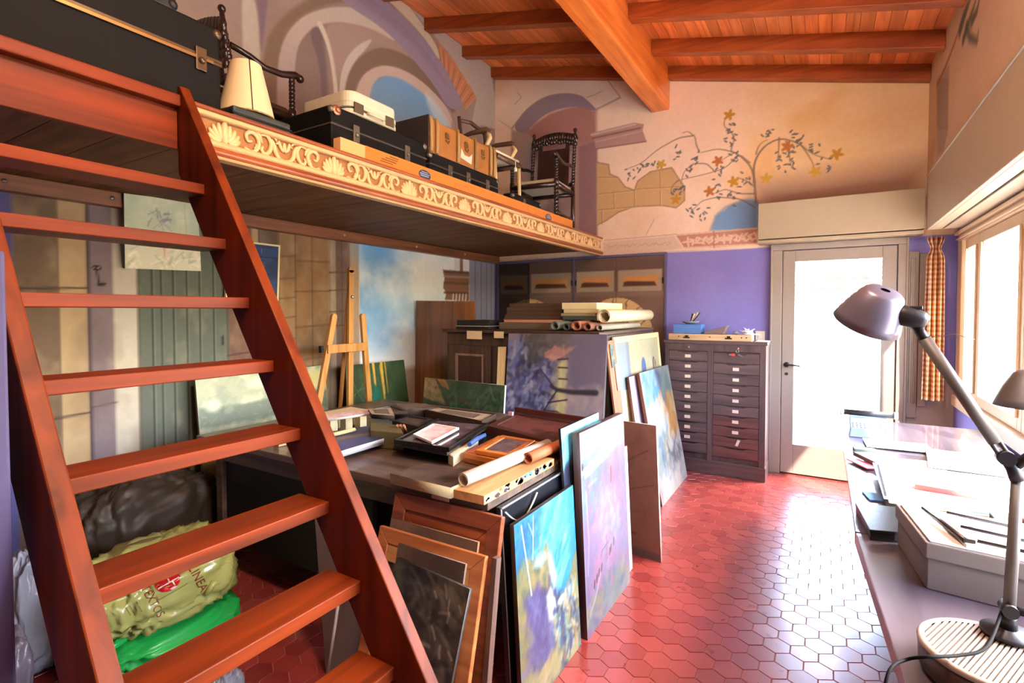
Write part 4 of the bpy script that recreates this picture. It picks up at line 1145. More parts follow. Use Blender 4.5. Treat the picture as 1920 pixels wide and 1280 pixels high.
def art_darktree(p):
    A = p.asp; p.a[:] = rgb('#6e6470'); p.noise('#574f62', 3, .9, 3); p.noise('#857a80', 4, .6, 8)
    p.poly([(.62*A, 1), (A, 1), (A, .3), (.68*A, .3)], '#5d5566', .8, .1)
    p.poly([(.55*A, .45), (A, .5), (A, 0), (.5*A, 0)], '#8d7b80', .9, .1); p.dabs(80, ['#9c8a86', '#7f7078', '#a8948a', '#8a8a78', '#746a78'], (.6*A, A, 0, .5), .16, .05, 1.1, .5, .6, 4)
    p.dabs(240, ['#343656', '#454a72', '#2a2a40', '#5a6088', '#3d3f5e', '#23222e', '#6a7090'], (0, .5*A, .05, .95), .13, .04, 1.2, .8, .85, 5)
    p.dabs(60, ['#7d819a', '#8a8898', '#6c7494'], (0, .5*A, .1, .9), .06, .03, 1.2, .9, .45, 6)
    p.dabs(50, ['#4c4844', '#5c564e', '#3c3838'], (.2*A, .6*A, .75, 1), .14, .045, .5, .6, .7, 12)
    p.poly([(.55*A, .74), (.63*A, .78), (.64*A, .2), (.52*A, .18), (.56*A, .45)], '#a8a070', .85, .03, wob=.02); p.dabs(30, ['#c4c080', '#98a060', '#b8a878'], (.5*A, .64*A, .18, .72), .08, .03, 1.5, .3, .85, 7)
    p.poly([(.4*A, .82), (.5*A, .9), (.6*A, .86), (.72*A, .9), (.6*A, .8), (.46*A, .74)], '#9c7268', .9, .02, wob=.02); p.dabs(14, ['#b08a7a', '#8a5c58'], (.42*A, .62*A, .75, .88), .1, .02, .6, .4, .9, 8)
    p.line([(.92*A, .50), (.7*A, .49), (.55*A, .5), (.48*A, .53)], .05, '#2c2630', .95, .02, .025)
    for q in ([(.55*A, .5), (.48*A, .4), (.42*A, .3)], [(.52*A, .51), (.44*A, .6), (.38*A, .66)], [(.46*A, .38), (.55*A, .40), (.65*A, .42)], [(.46*A, .3), (.55*A, .31), (.64*A, .27)], [(.54*A, .77), (.64*A, .78)], [(.55*A, .7), (.64*A, .7)], [(.56*A, .6), (.64*A, .6)]): p.line(q, .012, '#26222e', .95, .01)
    p.dabs(40, ['#c0b09a', '#b49c8c', '#a89878', '#c8b890'], (.3*A, .62*A, .04, .2), .07, .025, 1.5, .4, .85, 9)


def art_green(p):
    A = p.asp; p.a[:] = rgb('#3f5434'); p.noise('#2c3c26', 4, .8, 3)
    p.dabs(110, ['#57703c', '#6f8448', '#2c4028', '#8a9a58', '#1f2f20'], (0, A, 0, 1), .34, .02, 1.57, .12, .85, 4)
    for x, w, c in ((.3, .05, '#d8b83a'), (.36, .03, '#e0c04a'), (.44, .05, '#d9a94a'), (.58, .05, '#d8b43a'), (.64, .025, '#c8a030')): p.line([(x*A, 1), ((x+.01)*A, .55)], w, c, .95, .015, w*.5)
    p.poly([(.44*A, .7), (.5*A, .62), (.54*A, .3), (.46*A, .1), (.34*A, .2), (.36*A, .45)], '#1f6a58', .95, .03); p.dabs(10, ['#2f8068', '#15503f'], (.36*A, .54*A, .15, .65), .2, .03, 1.57, .2, .8, 5)
    p.line([(.56*A, .95), (.58*A, .5), (.6*A, .15)], .04, '#d9a244', .9, .02, .012)
    p.dabs(20, ['#b8c480', '#98a868', '#dcd8a0'], (.05*A, .35*A, .0, .7), .3, .01, 1.3, .4, .9, 6); p.dabs(16, ['#24341f', '#18251a'], (.62*A, A, .1, 1), .4, .025, 1.5, .1, .9, 7)


def art_still(p):
    A = p.asp; p.a[:] = rgb('#37432f'); p.noise('#22301f', 3, .8, 3)
    p.poly([(0, 1), (.14*A, 1), (.2*A, .85), (.3*A, .5), (.1*A, .55), (0, .6)], '#9a7a54', .95, .04); p.poly([(.16*A, 1), (.28*A, 1), (.34*A, .8), (.24*A, .86)], '#a8663a', .9, .03)
    p.dabs(80, ['#22301f', '#34482c', '#141e16', '#4c5c3c'], (.04*A, .5*A, .3, 1), .4, .05, 2.1, .25, .8, 4)
    p.dabs(90, ['#2f4f34', '#24402c', '#48684a', '#1c2c20', '#3f5a40'], (.35*A, A, .35, 1), .2, .05, .9, .7, .6, 5)
    p.dabs(24, ['#3a2420', '#4a2824', '#281c1a'], (.3*A, A, .3, .65), .14, .03, .2, .4, .8, 6); p.ell(.5*A, .62, .05, .03, '#6a2a22', .8, .8)


def art_landscape(p):
    A = p.asp; p.a[:] = rgb('#8d9474'); p.noise('#b4b290', 3, .9, 3); p.noise('#6f7a64', 4, .7, 9)
    p.ell(.45*A, .78, .35, .12, '#c8c8a8', .7, .9); p.ell(.95*A, .72, .5, .2, '#bfa95c', .7, 1.); p.ell(.8*A, .55, .4, .1, '#c0a868', .7, .8)
    p.poly([(0, .42), (.3*A, .36), (.6*A, .42), (A, .40), (A, 0), (0, 0)], '#4c5840', .95, .08, wob=.04); p.ell(.1*A, .42, .16, .13, '#a8b498', .8, .7); p.ell(.2*A, .32, .1, .1, '#6a7a60', .8, .6)
    p.dabs(60, ['#3c4a34', '#58664a', '#7c8a6a', '#2c3828', '#94a084'], (0, A, 0, .4), .14, .025, .1, .3, .75, 5)


def art_pale(p):
    A = p.asp; p.a[:] = rgb('#a9b694'); p.noise('#c4c8a8', 4, .9, 3); p.noise('#8aa080', 4, .6, 8)
    p.poly([(0, .46), (A, .40), (A, 0), (0, 0)], '#c2c2a8', .9, .06); p.dabs(60, ['#d8d4bc', '#9aa58a', '#b8b498', '#e0dcc8', '#8a957c'], (0, A, 0, .42), .16, .03, .3, .7, .8, 4)
    p.poly([(.44*A, .5), (.54*A, .5), (.56*A, .18), (.42*A, .18)], '#c8b89c', .9, .04); p.line([(.49*A, .48), (.5*A, .2)], .02, '#a88a60', .7, .02)
    p.dabs(16, ['#6f6a78', '#7c7884', '#5c5a64'], (.3*A, .62*A, .6, .8), .1, .02, .6, .8, .8, 5); p.line([(.5*A, .5), (.48*A, .62), (.42*A, .72)], .015, '#8a8478', .7, .015); p.line([(.8*A, .95), (.81*A, .5)], .012, '#8a9068', .6, .02)


def art_poster(p):
    A = p.asp; p.a[:] = rgb('#1f3052'); p.noise('#2c4a78', 4, .8, 3); p.poly([(0, .95), (A, .95), (A, .8), (0, .78)], '#233e68', 1, .02); p.line([(0, .79), (A, .77)], .015, '#14203a', 1, .01)
    for k in range(5): p.line([((.4+.06*k)*A, .93), ((.4+.06*k)*A, .85)], .006, '#a8b4c8', .8, .005)
    p.poly([(.6*A, .65), (.72*A, .7), (.76*A, .2), (.56*A, .2)], '#4a4a58', .9, .03); p.poly([(.68*A, .6), (.76*A, .45), (.66*A, .38)], '#b8742c', .9, .02); p.dabs(20, ['#3f6098', '#16244a', '#5c7cb0'], (0, A, 0, .75), .3, .02, 1.57, .1, .7, 4)


def art_palette(p):
    A = p.asp; p.a[:] = rgb('#e2d8b4'); p.noise('#eee8cc', 3, .8, 3); p.noise('#d2c48c', 3, .5, 8)
    p.poly([(0, 0), (.2*A, 0), (.2*A, 1), (0, 1)], '#a8bcc4', 1, .02); p.poly([(.2*A, 0), (.27*A, 0), (.27*A, 1), (.2*A, 1)], '#8a9ab8', .9, .02); p.poly([(.27*A, 0), (.4*A, 0), (.33*A, 1), (.27*A, 1)], '#e0c894', .8, .05)
    p.ell(.58*A, .36, .17, .23, '#5f7ab4', 1, .12); p.ell(.86*A, .34, .115, .21, '#5a4a3c', 1, .1, .1); p.ell(.87*A, .35, .07, .15, '#cdb898', .9, .2, .1); p.ell(.90*A, .38, .03, .1, '#a83a34', .9, .3); p.ell(.86*A, .28, .03, .06, '#d8c040', .9, .4)
    p.dabs(14, ['#6fb0cc', '#a8d4e0', '#4f90b0'], (.3*A, A, 0, .14), .12, .04, .2, .3, .8, 5)


def art_lilac(p):
    A = p.asp; p.a[:] = rgb('#c4b4d4'); p.dabs(90, ['#b8a8d0', '#d8cce4', '#9c90c0', '#e8e0ee', '#c8d0c0', '#8f9ac8'], (0, A, 0, 1), .4, .05, 1.7, .12, .85, 4); p.dabs(16, ['#3f5fb0', '#5a7cc8'], (.5*A, A, 0, .4), .2, .04, 1.7, .2, .9, 5); p.line([(.9*A, 0), (.8*A, 1)], .04, '#c0c890', .7, .03)


def art_darkland(p):
    A = p.asp; p.a[:] = rgb('#2e2e26'); p.noise('#48483a', 4, .8, 3); p.noise('#1a1a18', 5, .8, 8)
    p.dabs(140, ['#3c3e30', '#232420', '#5a5a46', '#1c1c1a', '#6a6656'], (0, A, .3, 1), .16, .025, 2.5, .5, .8, 4); p.dabs(40, ['#6a685e', '#5a5a52', '#807c70'], (.2*A, A, .45, .95), .12, .03, 2.5, .4, .45, 5); p.dabs(10, ['#a8a498', '#c0bcb0'], (.5*A, A, .6, .95), .06, .012, 2.5, .6, .5, 15)
    p.dabs(60, ['#5c5a3c', '#8a7c58', '#4a5a34', '#3c4430'], (0, A, 0, .45), .14, .03, 1.9, .5, .75, 6); p.poly([(0, 1), (.14*A, 1), (.1*A, .4), (0, .4)], '#4c5a3c', .6, .05)


def art_blueflat(p):
    A = p.asp; p.a[:] = rgb('#34436e'); p.noise('#2c6068', 3, .8, 3); p.noise('#4a4880', 3, .7, 8); p.poly([(0, .55), (A, .35), (A, .5), (0, .72)], '#6a5c58', .85, .05)


def art_darkblue(p):
    A = p.asp; p.a[:] = rgb('#232638'); p.noise('#181a28', 3, .8, 3); p.poly([(0, 1), (A, 1), (A, .86), (0, .84)], '#5fc4d8', 1, .06); p.poly([(0, 1), (A, 1), (A, .97), (0, .96)], '#a8e0e6', .8, .04); p.dabs(24, ['#3fb0cc', '#7ad0de', '#6a98c0'], (0, A, .84, .97), .12, .03, .5, .5, .8, 4)


def art_print(p):
    p.a[:] = rgb('#d8c0bc'); p.noise('#b88a86', 6, .6, 3); p.noise('#ece4e0', 5, .6, 8)


def art_sketch(p):
    A = p.asp; p.a[:] = rgb('#5a4a4c'); p.noise('#7c6a70', 6, .8, 3); p.noise('#3a3034', 7, .7, 8); p.dabs(20, ['#8a7a80', '#4a3c40', '#6a6878'], (0, A, 0, 1), .2, .03, .6, .8, .7, 4)


def art_mat(p):
    A = p.asp; p.a[:] = rgb('#a8967a'); p.poly([(.18*A, .2), (.82*A, .2), (.82*A, .8), (.18*A, .8)], '#4c443a', 1, .01); p.poly([(.22*A, .27), (.78*A, .27), (.78*A, .73), (.22*A, .73)], '#6a6254', 1, .01); p.noise('#54493c', 6, .3, 3)


def art_rust(p):
    A = p.asp; p.a[:] = rgb('#5e322a'); p.noise('#3c211e', 4, .8, 3); p.dabs(36, ['#a86a5c', '#8a3c34', '#c4a090', '#6a4a40', '#7c8070'], (0, A, 0, 1), .4, .03, .5, .25, .8, 4)


def art_smoke(p):
    A = p.asp; p.a[:] = rgb('#4a3c34'); p.noise('#2c2420', 3, .8, 3); p.noise('#6a5a48', 3, .5, 8)


def art_canvasback(p):
    p.a[:] = rgb('#6a5646'); p.noise('#4c3c30', 4, .7, 3)


def art_redbrown(p):
    p.a[:] = rgb('#6f4636'); p.noise('#7c5240', 4, .7, 3); p.noise('#5a3428', 9, .4, 8)
    A = p.asp
    for q in ([(.05*A, .62), (.5*A, .74), (.8*A, .8)], [(.1*A, .45), (.9*A, .55)]): p.line(q, .008, '#4a2a20', .7, .01)
    for k in range(5): p.line([((.28+.05*k)*A, .16), ((.31+.05*k)*A, .168)], .008, '#3a2018', .8, .006)
    p.poly([(0, 0), (A, 0), (A, .055), (0, .07)], '#4a3a3a', .8, .02)
# ================================================================== work table, cabinets, canvases
def V(*a): return Vector(a)


def upper(fn, y0):
    """the composition fills the part of the canvas above y0; below it only ground colour"""
    def g(p):
        k = 1-y0; p.y = (p.y-y0)/k; p.x = p.x/k; p.asp = p.asp/k; fn(p)
    return g


# ---- work table
TABLE_Z = .80
DARKT = wood('dark stained table wood', '#382c26', '#6e5a4c', 0, .8, .4, .5, .15)
tb = thing('work_table', 'large dark paint-stained work table heaped with frames', 'table', (-2.15, 2.3, 0))
m = MB(); m.box((-3.05, 1.57, .765), (-1.055, 3.02, TABLE_Z)); m.build('table_top', DARKT, tb, bevel=.004)
m = MB(); m.box((-2.98, 1.64, .66), (-1.13, 1.67, .765)); m.box((-2.98, 2.93, .66), (-1.13, 2.96, .765)); m.box((-1.16, 1.67, .66), (-1.13, 2.93, .765)); m.box((-2.98, 1.67, .66), (-2.95, 2.93, .765)); m.build('apron', DARKT, tb)
m = MB(); m.box((-2.97, 1.665, .205), (-1.75, 1.69, .655)); m.build('added_dark_panel', plain('black under-table shade', '#15110f', .6, var=.3), tb)  # added black board, stands in for the darkness under the table
for x in (-2.95, -1.19):
    for y in (1.66, 2.89):
        m = MB(); m.box((x-.03, y-.02, 0), (x+.03, y+.05, .66)); m.build('leg', DARKT, tb, bevel=.004)
m = MB(); m.box((-2.92, 1.75, .18), (-1.22, 2.88, .2)); m.build('shelf', DARKT, tb)
CRATE = plain('dark crate', '#2a231e', .8, var=.3)
for k, (a, b) in enumerate((((-2.75, 2.0, .201), (-2.42, 2.7, .55)), ((-2.35, 1.8, .201), (-1.78, 2.7, .6)))):
    t = thing('storage_box', ('dark storage box on the left of the shelf under the work table', 'dark storage box on the right of the shelf under the work table')[k], 'box', ((a[0]+b[0])/2, (a[1]+b[1])/2, a[2]))
    m = MB(); m.box(a, (b[0], b[1], b[2]-.06)); m.build('body', CRATE, t, bevel=.004)
    m = MB(); m.box((a[0]-.008, a[1]-.008, b[2]-.058), (b[0]+.008, b[1]+.008, b[2])); m.build('lid', CRATE, t, bevel=.004)

# ---- tall cabinet behind the table
CAB = wood('dark walnut cabinet', '#241813', '#4a3226', 2, .8, .4, .5, .1)
cb = thing('panelled_cabinet', 'tall dark panelled cabinet piled with folders behind the work table', 'cabinet', (-2.05, 4.0, 0))
X0, X1, Y0, Y1 = -2.73, -1.37, 3.45, 4.75
m = MB(); m.box((X0, Y0, .08), (X1, Y1, 1.33)); m.build('body', CAB, cb, bevel=.004)
m = MB(); m.box((X0-.03, Y0-.035, 1.332), (X1+.02, Y1, 1.358)); m.build('top', CAB, cb, bevel=.006)
m = MB(); m.box((X0+.02, Y0+.02, 0), (X1-.02, Y1-.02, .079)); m.build('plinth', CAB, cb)
for k in range(3):
    a = X0+.03+k*.44; b = a+.42
    m = MB(); fw = .07; z0, z1 = .12, 1.23; yf = Y0-.018
    for p_, q_ in (((a, yf, z0), (a+fw, Y0-.001, z1)), ((b-fw, yf, z0), (b, Y0-.001, z1)), ((a+fw, yf, z0), (b-fw, Y0-.001, z0+fw)), ((a+fw, yf, z1-fw), (b-fw, Y0-.001, z1))): m.box(p_, q_)
    d = m.build('door', CAB, cb, bevel=.005)
    m = MB(); m.box((a+fw, Y0-.007, z0+fw), (b-fw, Y0-.001, z1-fw)); m.build('panel', wood('cabinet panel', '#2a1914', '#44291f', 2, .8, .4), d)
    m = MB(); w_ = .018
    for p_, q_ in (((a+fw, Y0-.014, z0+fw), (a+fw+w_, Y0-.0071, z1-fw)), ((b-fw-w_, Y0-.014, z0+fw), (b-fw, Y0-.0071, z1-fw)), ((a+fw+w_, Y0-.014, z1-fw-w_), (b-fw-w_, Y0-.0071, z1-fw))): m.box(p_, q_)
    m.build('bead', wood('cabinet bead', '#5a4436', '#8a6e58', 2, .8, .4), d)
PAPER = plain('old paper label', '#c9b18c', .8, var=.08)
for (a, b, c, d) in ((875, 620, 903, 636), (926, 621, 944, 634)):
    p0, p1 = PY(a, b, Y0-.04), PY(c, d, Y0-.04)
    m = MB(); m.box((p0.x, Y0-.038, p1.z), (p1.x, Y0-.0355, p0.z)); m.build('paper_label', PAPER, cb)
# big plain board behind it
q = [V(-3.50, 3.93, 1.615), V(-2.79, 3.93, 1.60), V(-2.79, 3.90, .0), V(-3.50, 3.90, .0)]
m = MB(); m.quad4(q, .02); tag(m.build('plywood_board', wood('amber plywood', '#5e3214', '#98602e', 2, .5, .35, .5, .2)), 'tall amber plywood board standing against the mural left of the cabinet', 'board')

# ---- easel
EAS = wood('beech easel', '#9a6228', '#cf9a56', 2, .9, .4)
ez = thing('easel', 'beech wooden painter easel standing by the left mural wall', 'easel', (-3.2, 2.75, 0))


def bar(m, a, b, w, t):
    a, b = Vector(a), Vector(b); d = (b-a).normalized(); s = d.cross(V(1, 0, 0)).normalized()*w/2; n = V(1, 0, 0)*t/2
    m.hexa([a-s-n, a+s-n, a+s+n, a-s+n, b-s-n, b+s-n, b+s+n, b-s+n])
    m.tube([b-n, b+n], w/2, 12)


for nm, a, b in (('mast', (-3.2, 2.80, .0), (-3.2, 2.831, 1.83)), ('front_leg', (-3.17, 2.30, .0), (-3.2, 2.665, 1.465)), ('front_leg', (-3.17, 3.05, .0), (-3.2, 2.952, 1.465))):
    m = MB(); bar(m, a, b, .046, .026); m.build(nm, EAS, ez)
m = MB(); m.box((-3.186, 2.585, 1.19), (-3.166, 2.975, 1.255)); m.build('crossbar', EAS, ez, bevel=.003)
m = MB(); m.tube([(-3.215, 2.83, 1.7), (-3.42, 2.83, .0)], .016, 8); m.build('back_leg', EAS, ez)
m = MB(); m.lathe([(.012, 0), (.012, .012), (.005, .014)], (-3.186, 2.832, 1.62), (1, 0, 0), 12); m.build('screw_knob', STEEL, ez)
m = MB(); m.lathe([(.008, 0), (.008, .03)], (-3.19, 2.56, 1.22), (0, -1, 0), 8); m.box((-3.2, 2.525, 1.20), (-3.17, 2.545, 1.25)); m.build('wing_screw', plain('black iron', '#1d1b1a', .5, .6), ez)


# ---- canvases standing about
def canvas(label, q, fn, nu, nv, t=.025, mat=None, side='#cfc2a8', cat='painting', name='canvas_painting', gain=1.):
    o = painted(name, q, nu, nv, fn, mat or OIL, None, t, side, gain=gain); tag(o, label, cat); return o


o = canvas('pale green painting hanging on the mural wall behind the upper treads', [V(-3.435, 1.395, 2.178), V(-3.435, 1.803, 2.197), V(-3.50, 1.85, 1.768), V(-3.50, 1.42, 1.755)], art_pale, 90, 96, .028, side='#3a3228')
q = [V(-3.505, 2.03, 2.0), V(-3.505, 2.43, 2.0), V(-3.505, 2.41, 1.585), V(-3.505, 2.01, 1.585)]
t = thing('framed_poster', 'dark blue picture in thin pale yellow frame beside the right stringer', 'picture', (-3.505, 2.2, 1.585))
fm, inn, n = frame_bars(q, .012, .02, .004); fm.build('frame', plain('pale yellow frame', '#dcd09a', .4), t); painted('picture', inn, 70, 74, art_poster, PRINT, t)
canvas('wide misty green landscape painting leaning on the mural wall behind the stair', [V(-3.43, 1.765, 1.075), V(-3.43, 2.76, 1.075), V(-3.30, 2.76, .0), V(-3.30, 1.765, .0)], upper(art_landscape, .70), 150, 200, .02, side='#7a5a3a')
canvas('green and yellow abstract canvas leaning on the wall behind the easel', [V(-3.36, 2.91, 1.06), V(-3.36, 3.60, 1.055), V(-3.26, 3.66, .0), V(-3.26, 2.91, .0)], upper(art_green, .42), 110, 190, .02, side='#5c5030')
p0, p1 = PY(793, 708, 3.2), PY(944, 723, 3.2)
canvas('dark green plant painting with white right edge in front of the cabinet', [V(p0.x, 3.22, p0.z), V(p1.x, 3.22, p1.z), V(p1.x, 3.12, 0), V(p0.x, 3.12, 0)], upper(art_still, .6), 150, 190, .022, side='#d8d2c4')
p0, p1 = PY(950, 625, 3.36), PY(1135, 627, 3.36)
canvas('tall dusky violet tree painting turned sideways against the cabinet front', [V(p0.x, 3.39, p0.z), V(p1.x, 3.39, p1.z), V(p1.x, 3.25, 0), V(p0.x, 3.25, 0)], upper(art_darktree, .4), 150, 260, .02, side='#3a3440')
q = [PY(934, 650, 3.40), PY(948, 650, 3.40), PY(941, 725, 3.35), PY(931, 725, 3.35)]
m = MB(); m.quad4([q[0], q[1], V(q[2].x, 3.28, .0), V(q[3].x, 3.28, .0)], .012); tag(m.build('pine_plank', wood('pale pine slat', '#b89a68', '#dcc594', 2, 1., .5)), 'narrow pale pine slat standing left of the violet tree painting', 'slat')

# leaning on the front of the table
def yz(z, yt, yb): return yb+(yt-yb)*z/.75


def lean_rect(tl, tr, yt, yb, zb=0.0):
    n = V(0, 1, -(yt-yb)/.75); p = V(0, yb, 0)
    a, b = PN(tl[0], tl[1], p, n), PN(tr[0], tr[1], p, n); z = (a.z+b.z)/2
    a.z = b.z = z; a.y = b.y = yz(z, yt, yb)
    return [a, b, V(b.x, yz(zb, yt, yb), zb), V(a.x, yz(zb, yt, yb), zb)]


RBF = wood('red-brown frame', '#5a2a18', '#8f4e2e', 0, .9, .35, .5, .2)
ORF = wood('orange stretcher wood', '#8a4c26', '#bd7a46', 0, .9, .45)
q = lean_rect((742, 925), (943, 964), 1.545, 1.37)
t = thing('empty_frame', 'large empty red-brown picture frame leaning on the table front', 'frame', (q[2]+q[3])/2)
fm, inn, n = frame_bars(q, .06, .025, .006); fm.build('outer_moulding', RBF, t, bevel=.003)
f2, inn2, n = frame_bars([p-n*.006 for p in inn], .045, .015, .0); f2.build('inner_moulding', wood('inner frame moulding', '#6a3018', '#a85e36', 0, .9, .35), t, bevel=.003)
q2 = lean_rect((733, 975), (897, 1011), 1.505, 1.325)
canvas('bare brown canvas back between the two frames on the table front', q2, art_canvasback, 40, 60, .012, OILM, '#8a6a50', 'canvas', 'bare_canvas')
q = lean_rect((712, 985), (910, 1043), 1.47, 1.27)
t = thing('stretcher_frame', 'orange-brown stretcher frame with corner braces leaning before the red-brown frame', 'frame', (q[2]+q[3])/2)
fm, inn, n = frame_bars(q, .055, .022, .0); fm.build('stretcher_bar', ORF, t, bevel=.003)
for i, (sx, sz) in enumerate(((1, -1), (-1, -1))):
    c = inn[i]; u = V(.06*sx, 0, 0); w = (q[3]-q[0]).normalized()*.06
    m = MB(); m.prism([c-n*.004, c+u-n*.004, c+u+w-n*.004, c+w-n*.004], -n*.012); m.build('corner_brace', wood('pale brace wood', '#a5703c', '#c99a66', 0, .9, .5), t)
q = lean_rect((748, 1012), (872, 1064), 1.42, 1.225)
canvas('grey primed board standing behind the dark landscape painting', q, art_smoke, 40, 60, .01, OILM, '#6a5a4c', 'board', 'primed_board')
a, b = PN(745, 1045, (0, 1.17, 0), (0, 1, -.26)), PN(881, 1104, (0, 1.17, 0), (0, 1, -.26))
d = (PN(846, 1280, (0, 1.17, 0), (0, 1, -.26))-b).normalized(); L_ = b.z/-d.z; L2_ = a.z/-d.z
canvas('dark mossy landscape painting tilted in front of the stacked frames', [a, b, b+d*L_*.985, a+d*L2_*.985], art_darkland, 120, 150, .014, side='#2a241e')
q = [V(-.965, 1.46, .66), V(-.945, 1.46, .66), V(-.945, 1.36, 0), V(-.965, 1.36, 0)]
m = MB(); m.quad4(q, .03); tag(m.build('frame_bar', wood('grey-brown bar', '#3a2a24', '#6a5248', 2, 1., .5)), 'single narrow grey-brown frame bar right of the red-brown frame', 'frame bar')

# leaning on the table's right side
LACQ = plain('black portfolio board', '#14161c', .28, var=.3, scale=6, spec=.6)
t = thing('portfolio', 'black art portfolio with grey edge strip behind the teal painting', 'portfolio', (-1.0, 1.98, 0))
m = MB(); m.prism([(-1.035, 1.62, .765), (-1.035, 2.35, .765), (-.985, 2.35, 0), (-.985, 1.62, 0)], (-.018, 0, 0)); m.build('cover', LACQ, t, bevel=.002)
m = MB(); m.tube([(-1.028, 1.62, .762), (-1.028, 2.35, .762)], .005, 8); m.tube([(-1.028, 1.62, .762), (-.98, 1.62, .003)], .0028, 6); m.build('edge_strip', plain('grey edge strip', '#8f949c', .3, .5), t)
m = MB(); m.tube([(-1.022, 1.64+.25*k/12, .745-.07*math.sin(math.pi*k/12)) for k in range(13)], .0035, 8); m.build('cord_handle', plain('pale cord', '#c4c2bc', .6), t)
canvas('teal sea cliff painting leaning at the front of the table side', [V(-.962, 1.602, .722), V(-.962, 2.118, .722), V(-.922, 2.126, .0), V(-.922, 1.602, .0)], art_teal, 170, 230, .018, side='#3a2c26', gain=.68)
canvas('navy canvas with turquoise top edge standing behind the teal painting', [V(-1.015, 2.10, .972), V(-1.015, 2.555, .972), V(-.962, 2.56, 0), V(-.962, 2.14, 0)], art_darkblue, 70, 110, .012, side='#1c1e2a')
canvas('pink and lilac abstract canvas leaning beside the aisle', [V(-.953, 2.167, .947), V(-.953, 2.768, .940), V(-.908, 2.768, .0), V(-.908, 2.167, .0)], art_pink, 170, 250, .036, side='#5a4440', gain=.54)
canvas('thin blue and yellow canvas edge just behind the pink abstract', [V(-.985, 2.79, .715), V(-.985, 2.93, .715), V(-.945, 2.925, 0), V(-.945, 2.785, 0)], art_lilac, 20, 60, .014, side='#c4b04a')
a, b = PY(1150, 787, 3.19), PY(1231, 797, 3.18)
canvas('plain red-brown hardboard panel standing across the aisle end of the table', [V(a.x, 3.20, a.z), V(b.x, 3.17, b.z), V(-.82, 3.075, .0), V(a.x+.02, 3.105, .0)], art_redbrown, 60, 120, .02, OILM, '#cbb8a8', 'panel', 'hardboard_panel')
# stack leaning on the cabinet's right side
canvas('large blue and orange abstract canvas at the front of the leaning stack', [V(-1.245, 3.985, 1.02), V(-1.245, 4.85, 1.012), V(-1.06, 4.85, .0), V(-1.052, 3.975, .0)], art_big, 150, 190, .025, side='#7a4a30', gain=.62)
a, b = PX(1172, 709, -1.315), PX(1204, 702, -1.30)
canvas('lilac streaked canvas between the large abstract and the still-life with palette', [V(-1.285, a.y, 1.0), V(-1.285, a.y+.75, 1.0), V(-1.13, a.y+.75, .0), V(-1.13, a.y, .0)], art_lilac, 60, 90, .02, side='#6a4030', gain=.75)
t = thing('framed_still_life', 'cream framed still life with blue oval and palette in the leaning stack', 'picture', (-1.25, 4.2, 0))
a, b = PX(1150, 632, -1.345), PX(1234, 622, -1.345)
q = [V(-1.345, a.y, a.z), V(-1.345, b.y, a.z), V(-1.215, b.y, .02), V(-1.215, a.y, .02)]
fm, inn, n = frame_bars(q, .05, .02, .004); fm.build('frame', plain('cream rounded frame', '#b0a478', .45), t, bevel=.006)
zc = .90; f = lambda p_, s_: p_
k_ = (inn[0].z-zc)/(inn[0].z-inn[3].z)
lo0, lo1 = inn[0].lerp(inn[3], k_), inn[1].lerp(inn[2], k_)
painted('picture', [p-n*.006 for p in (inn[0], inn[1], lo1, lo0)], 110, 70, art_palette, PRINT, t, gain=.62)
m = MB(); m.quad4([p-n*.006 for p in (lo0, lo1, inn[2], inn[3])], .004); m.build('lower_mount', plain('mount board', '#c8b890', .7), t)
m = MB(); m.quad4([V(-1.335, a.y-.17, a.z-.02), V(-1.335, a.y-.005, a.z-.02), V(-1.16, a.y-.005, 0), V(-1.16, a.y-.17, 0)], .012); tag(m.build('wooden_board', wood('reddish board', '#6a3420', '#9c5a3a', 2, .8, .4)), 'narrow reddish board at the left of the leaning stack', 'board')
for (y_, z0, z1, c, lb) in ((a.y-.13, 1.10, 1.27, '#3a5a5c', 'small teal and black card tucked on the reddish board'), (a.y-.075, .93, 1.12, '#b8b49a', 'pale landscape strip tucked below the teal card')):
    s_ = lambda z: -1.331+(1.30-z)*.1346+.002
    o = painted('art_card', [V(s_(z1), y_, z1), V(s_(z1), y_+.07, z1), V(s_(z0), y_+.07, z0), V(s_(z0), y_, z0)], 12, 24, lambda p, c=c: (p.a.__setitem__(slice(None), rgb(c)), p.noise('#1c2224', 3, .7, 5), p.noise('#c48a4a', 5, .4, 9)), PRINT, None, .002, '#d8d0bc')
    tag(o, lb, 'card')
# rolled sheets
ROLLP = plain('cream rolled paper', '#c4b694', .6, var=.06)


def roll_up(label, a, b, r, mat, turns=1.6, cat='paper roll', name='paper_roll', open_=0.):
    a, b = Vector(a), Vector(b); d = (b-a).normalized(); s = d.cross(V(0, 0, 1)).normalized(); u = s.cross(d)
    n = int(turns*22); m = MB(); prof = []
    for k in range(n+1):
        an = 2*math.pi*turns*k/n; rr = r*(.72+.28*k/n); prof.append((rr*math.cos(an), rr*math.sin(an)))
    if open_:
        x, y = prof[-1]; prof += [(x+open_*.5, y-.004), (x+open_, y-.012)]
    for (o0, th) in ((a, 0), (b, 0)):
        for x, y in prof: m.v.append(o0+s*x+u*y)
    N_ = len(prof)
    for k in range(N_-1): m.f.append([k, k+1, N_+k+1, N_+k]); m.m.append(0); m.sm.append(True)
    o = m.build(name, mat); sd = o.modifiers.new('thick', 'SOLIDIFY'); sd.thickness = .0018
    tag(o, label, cat); return o


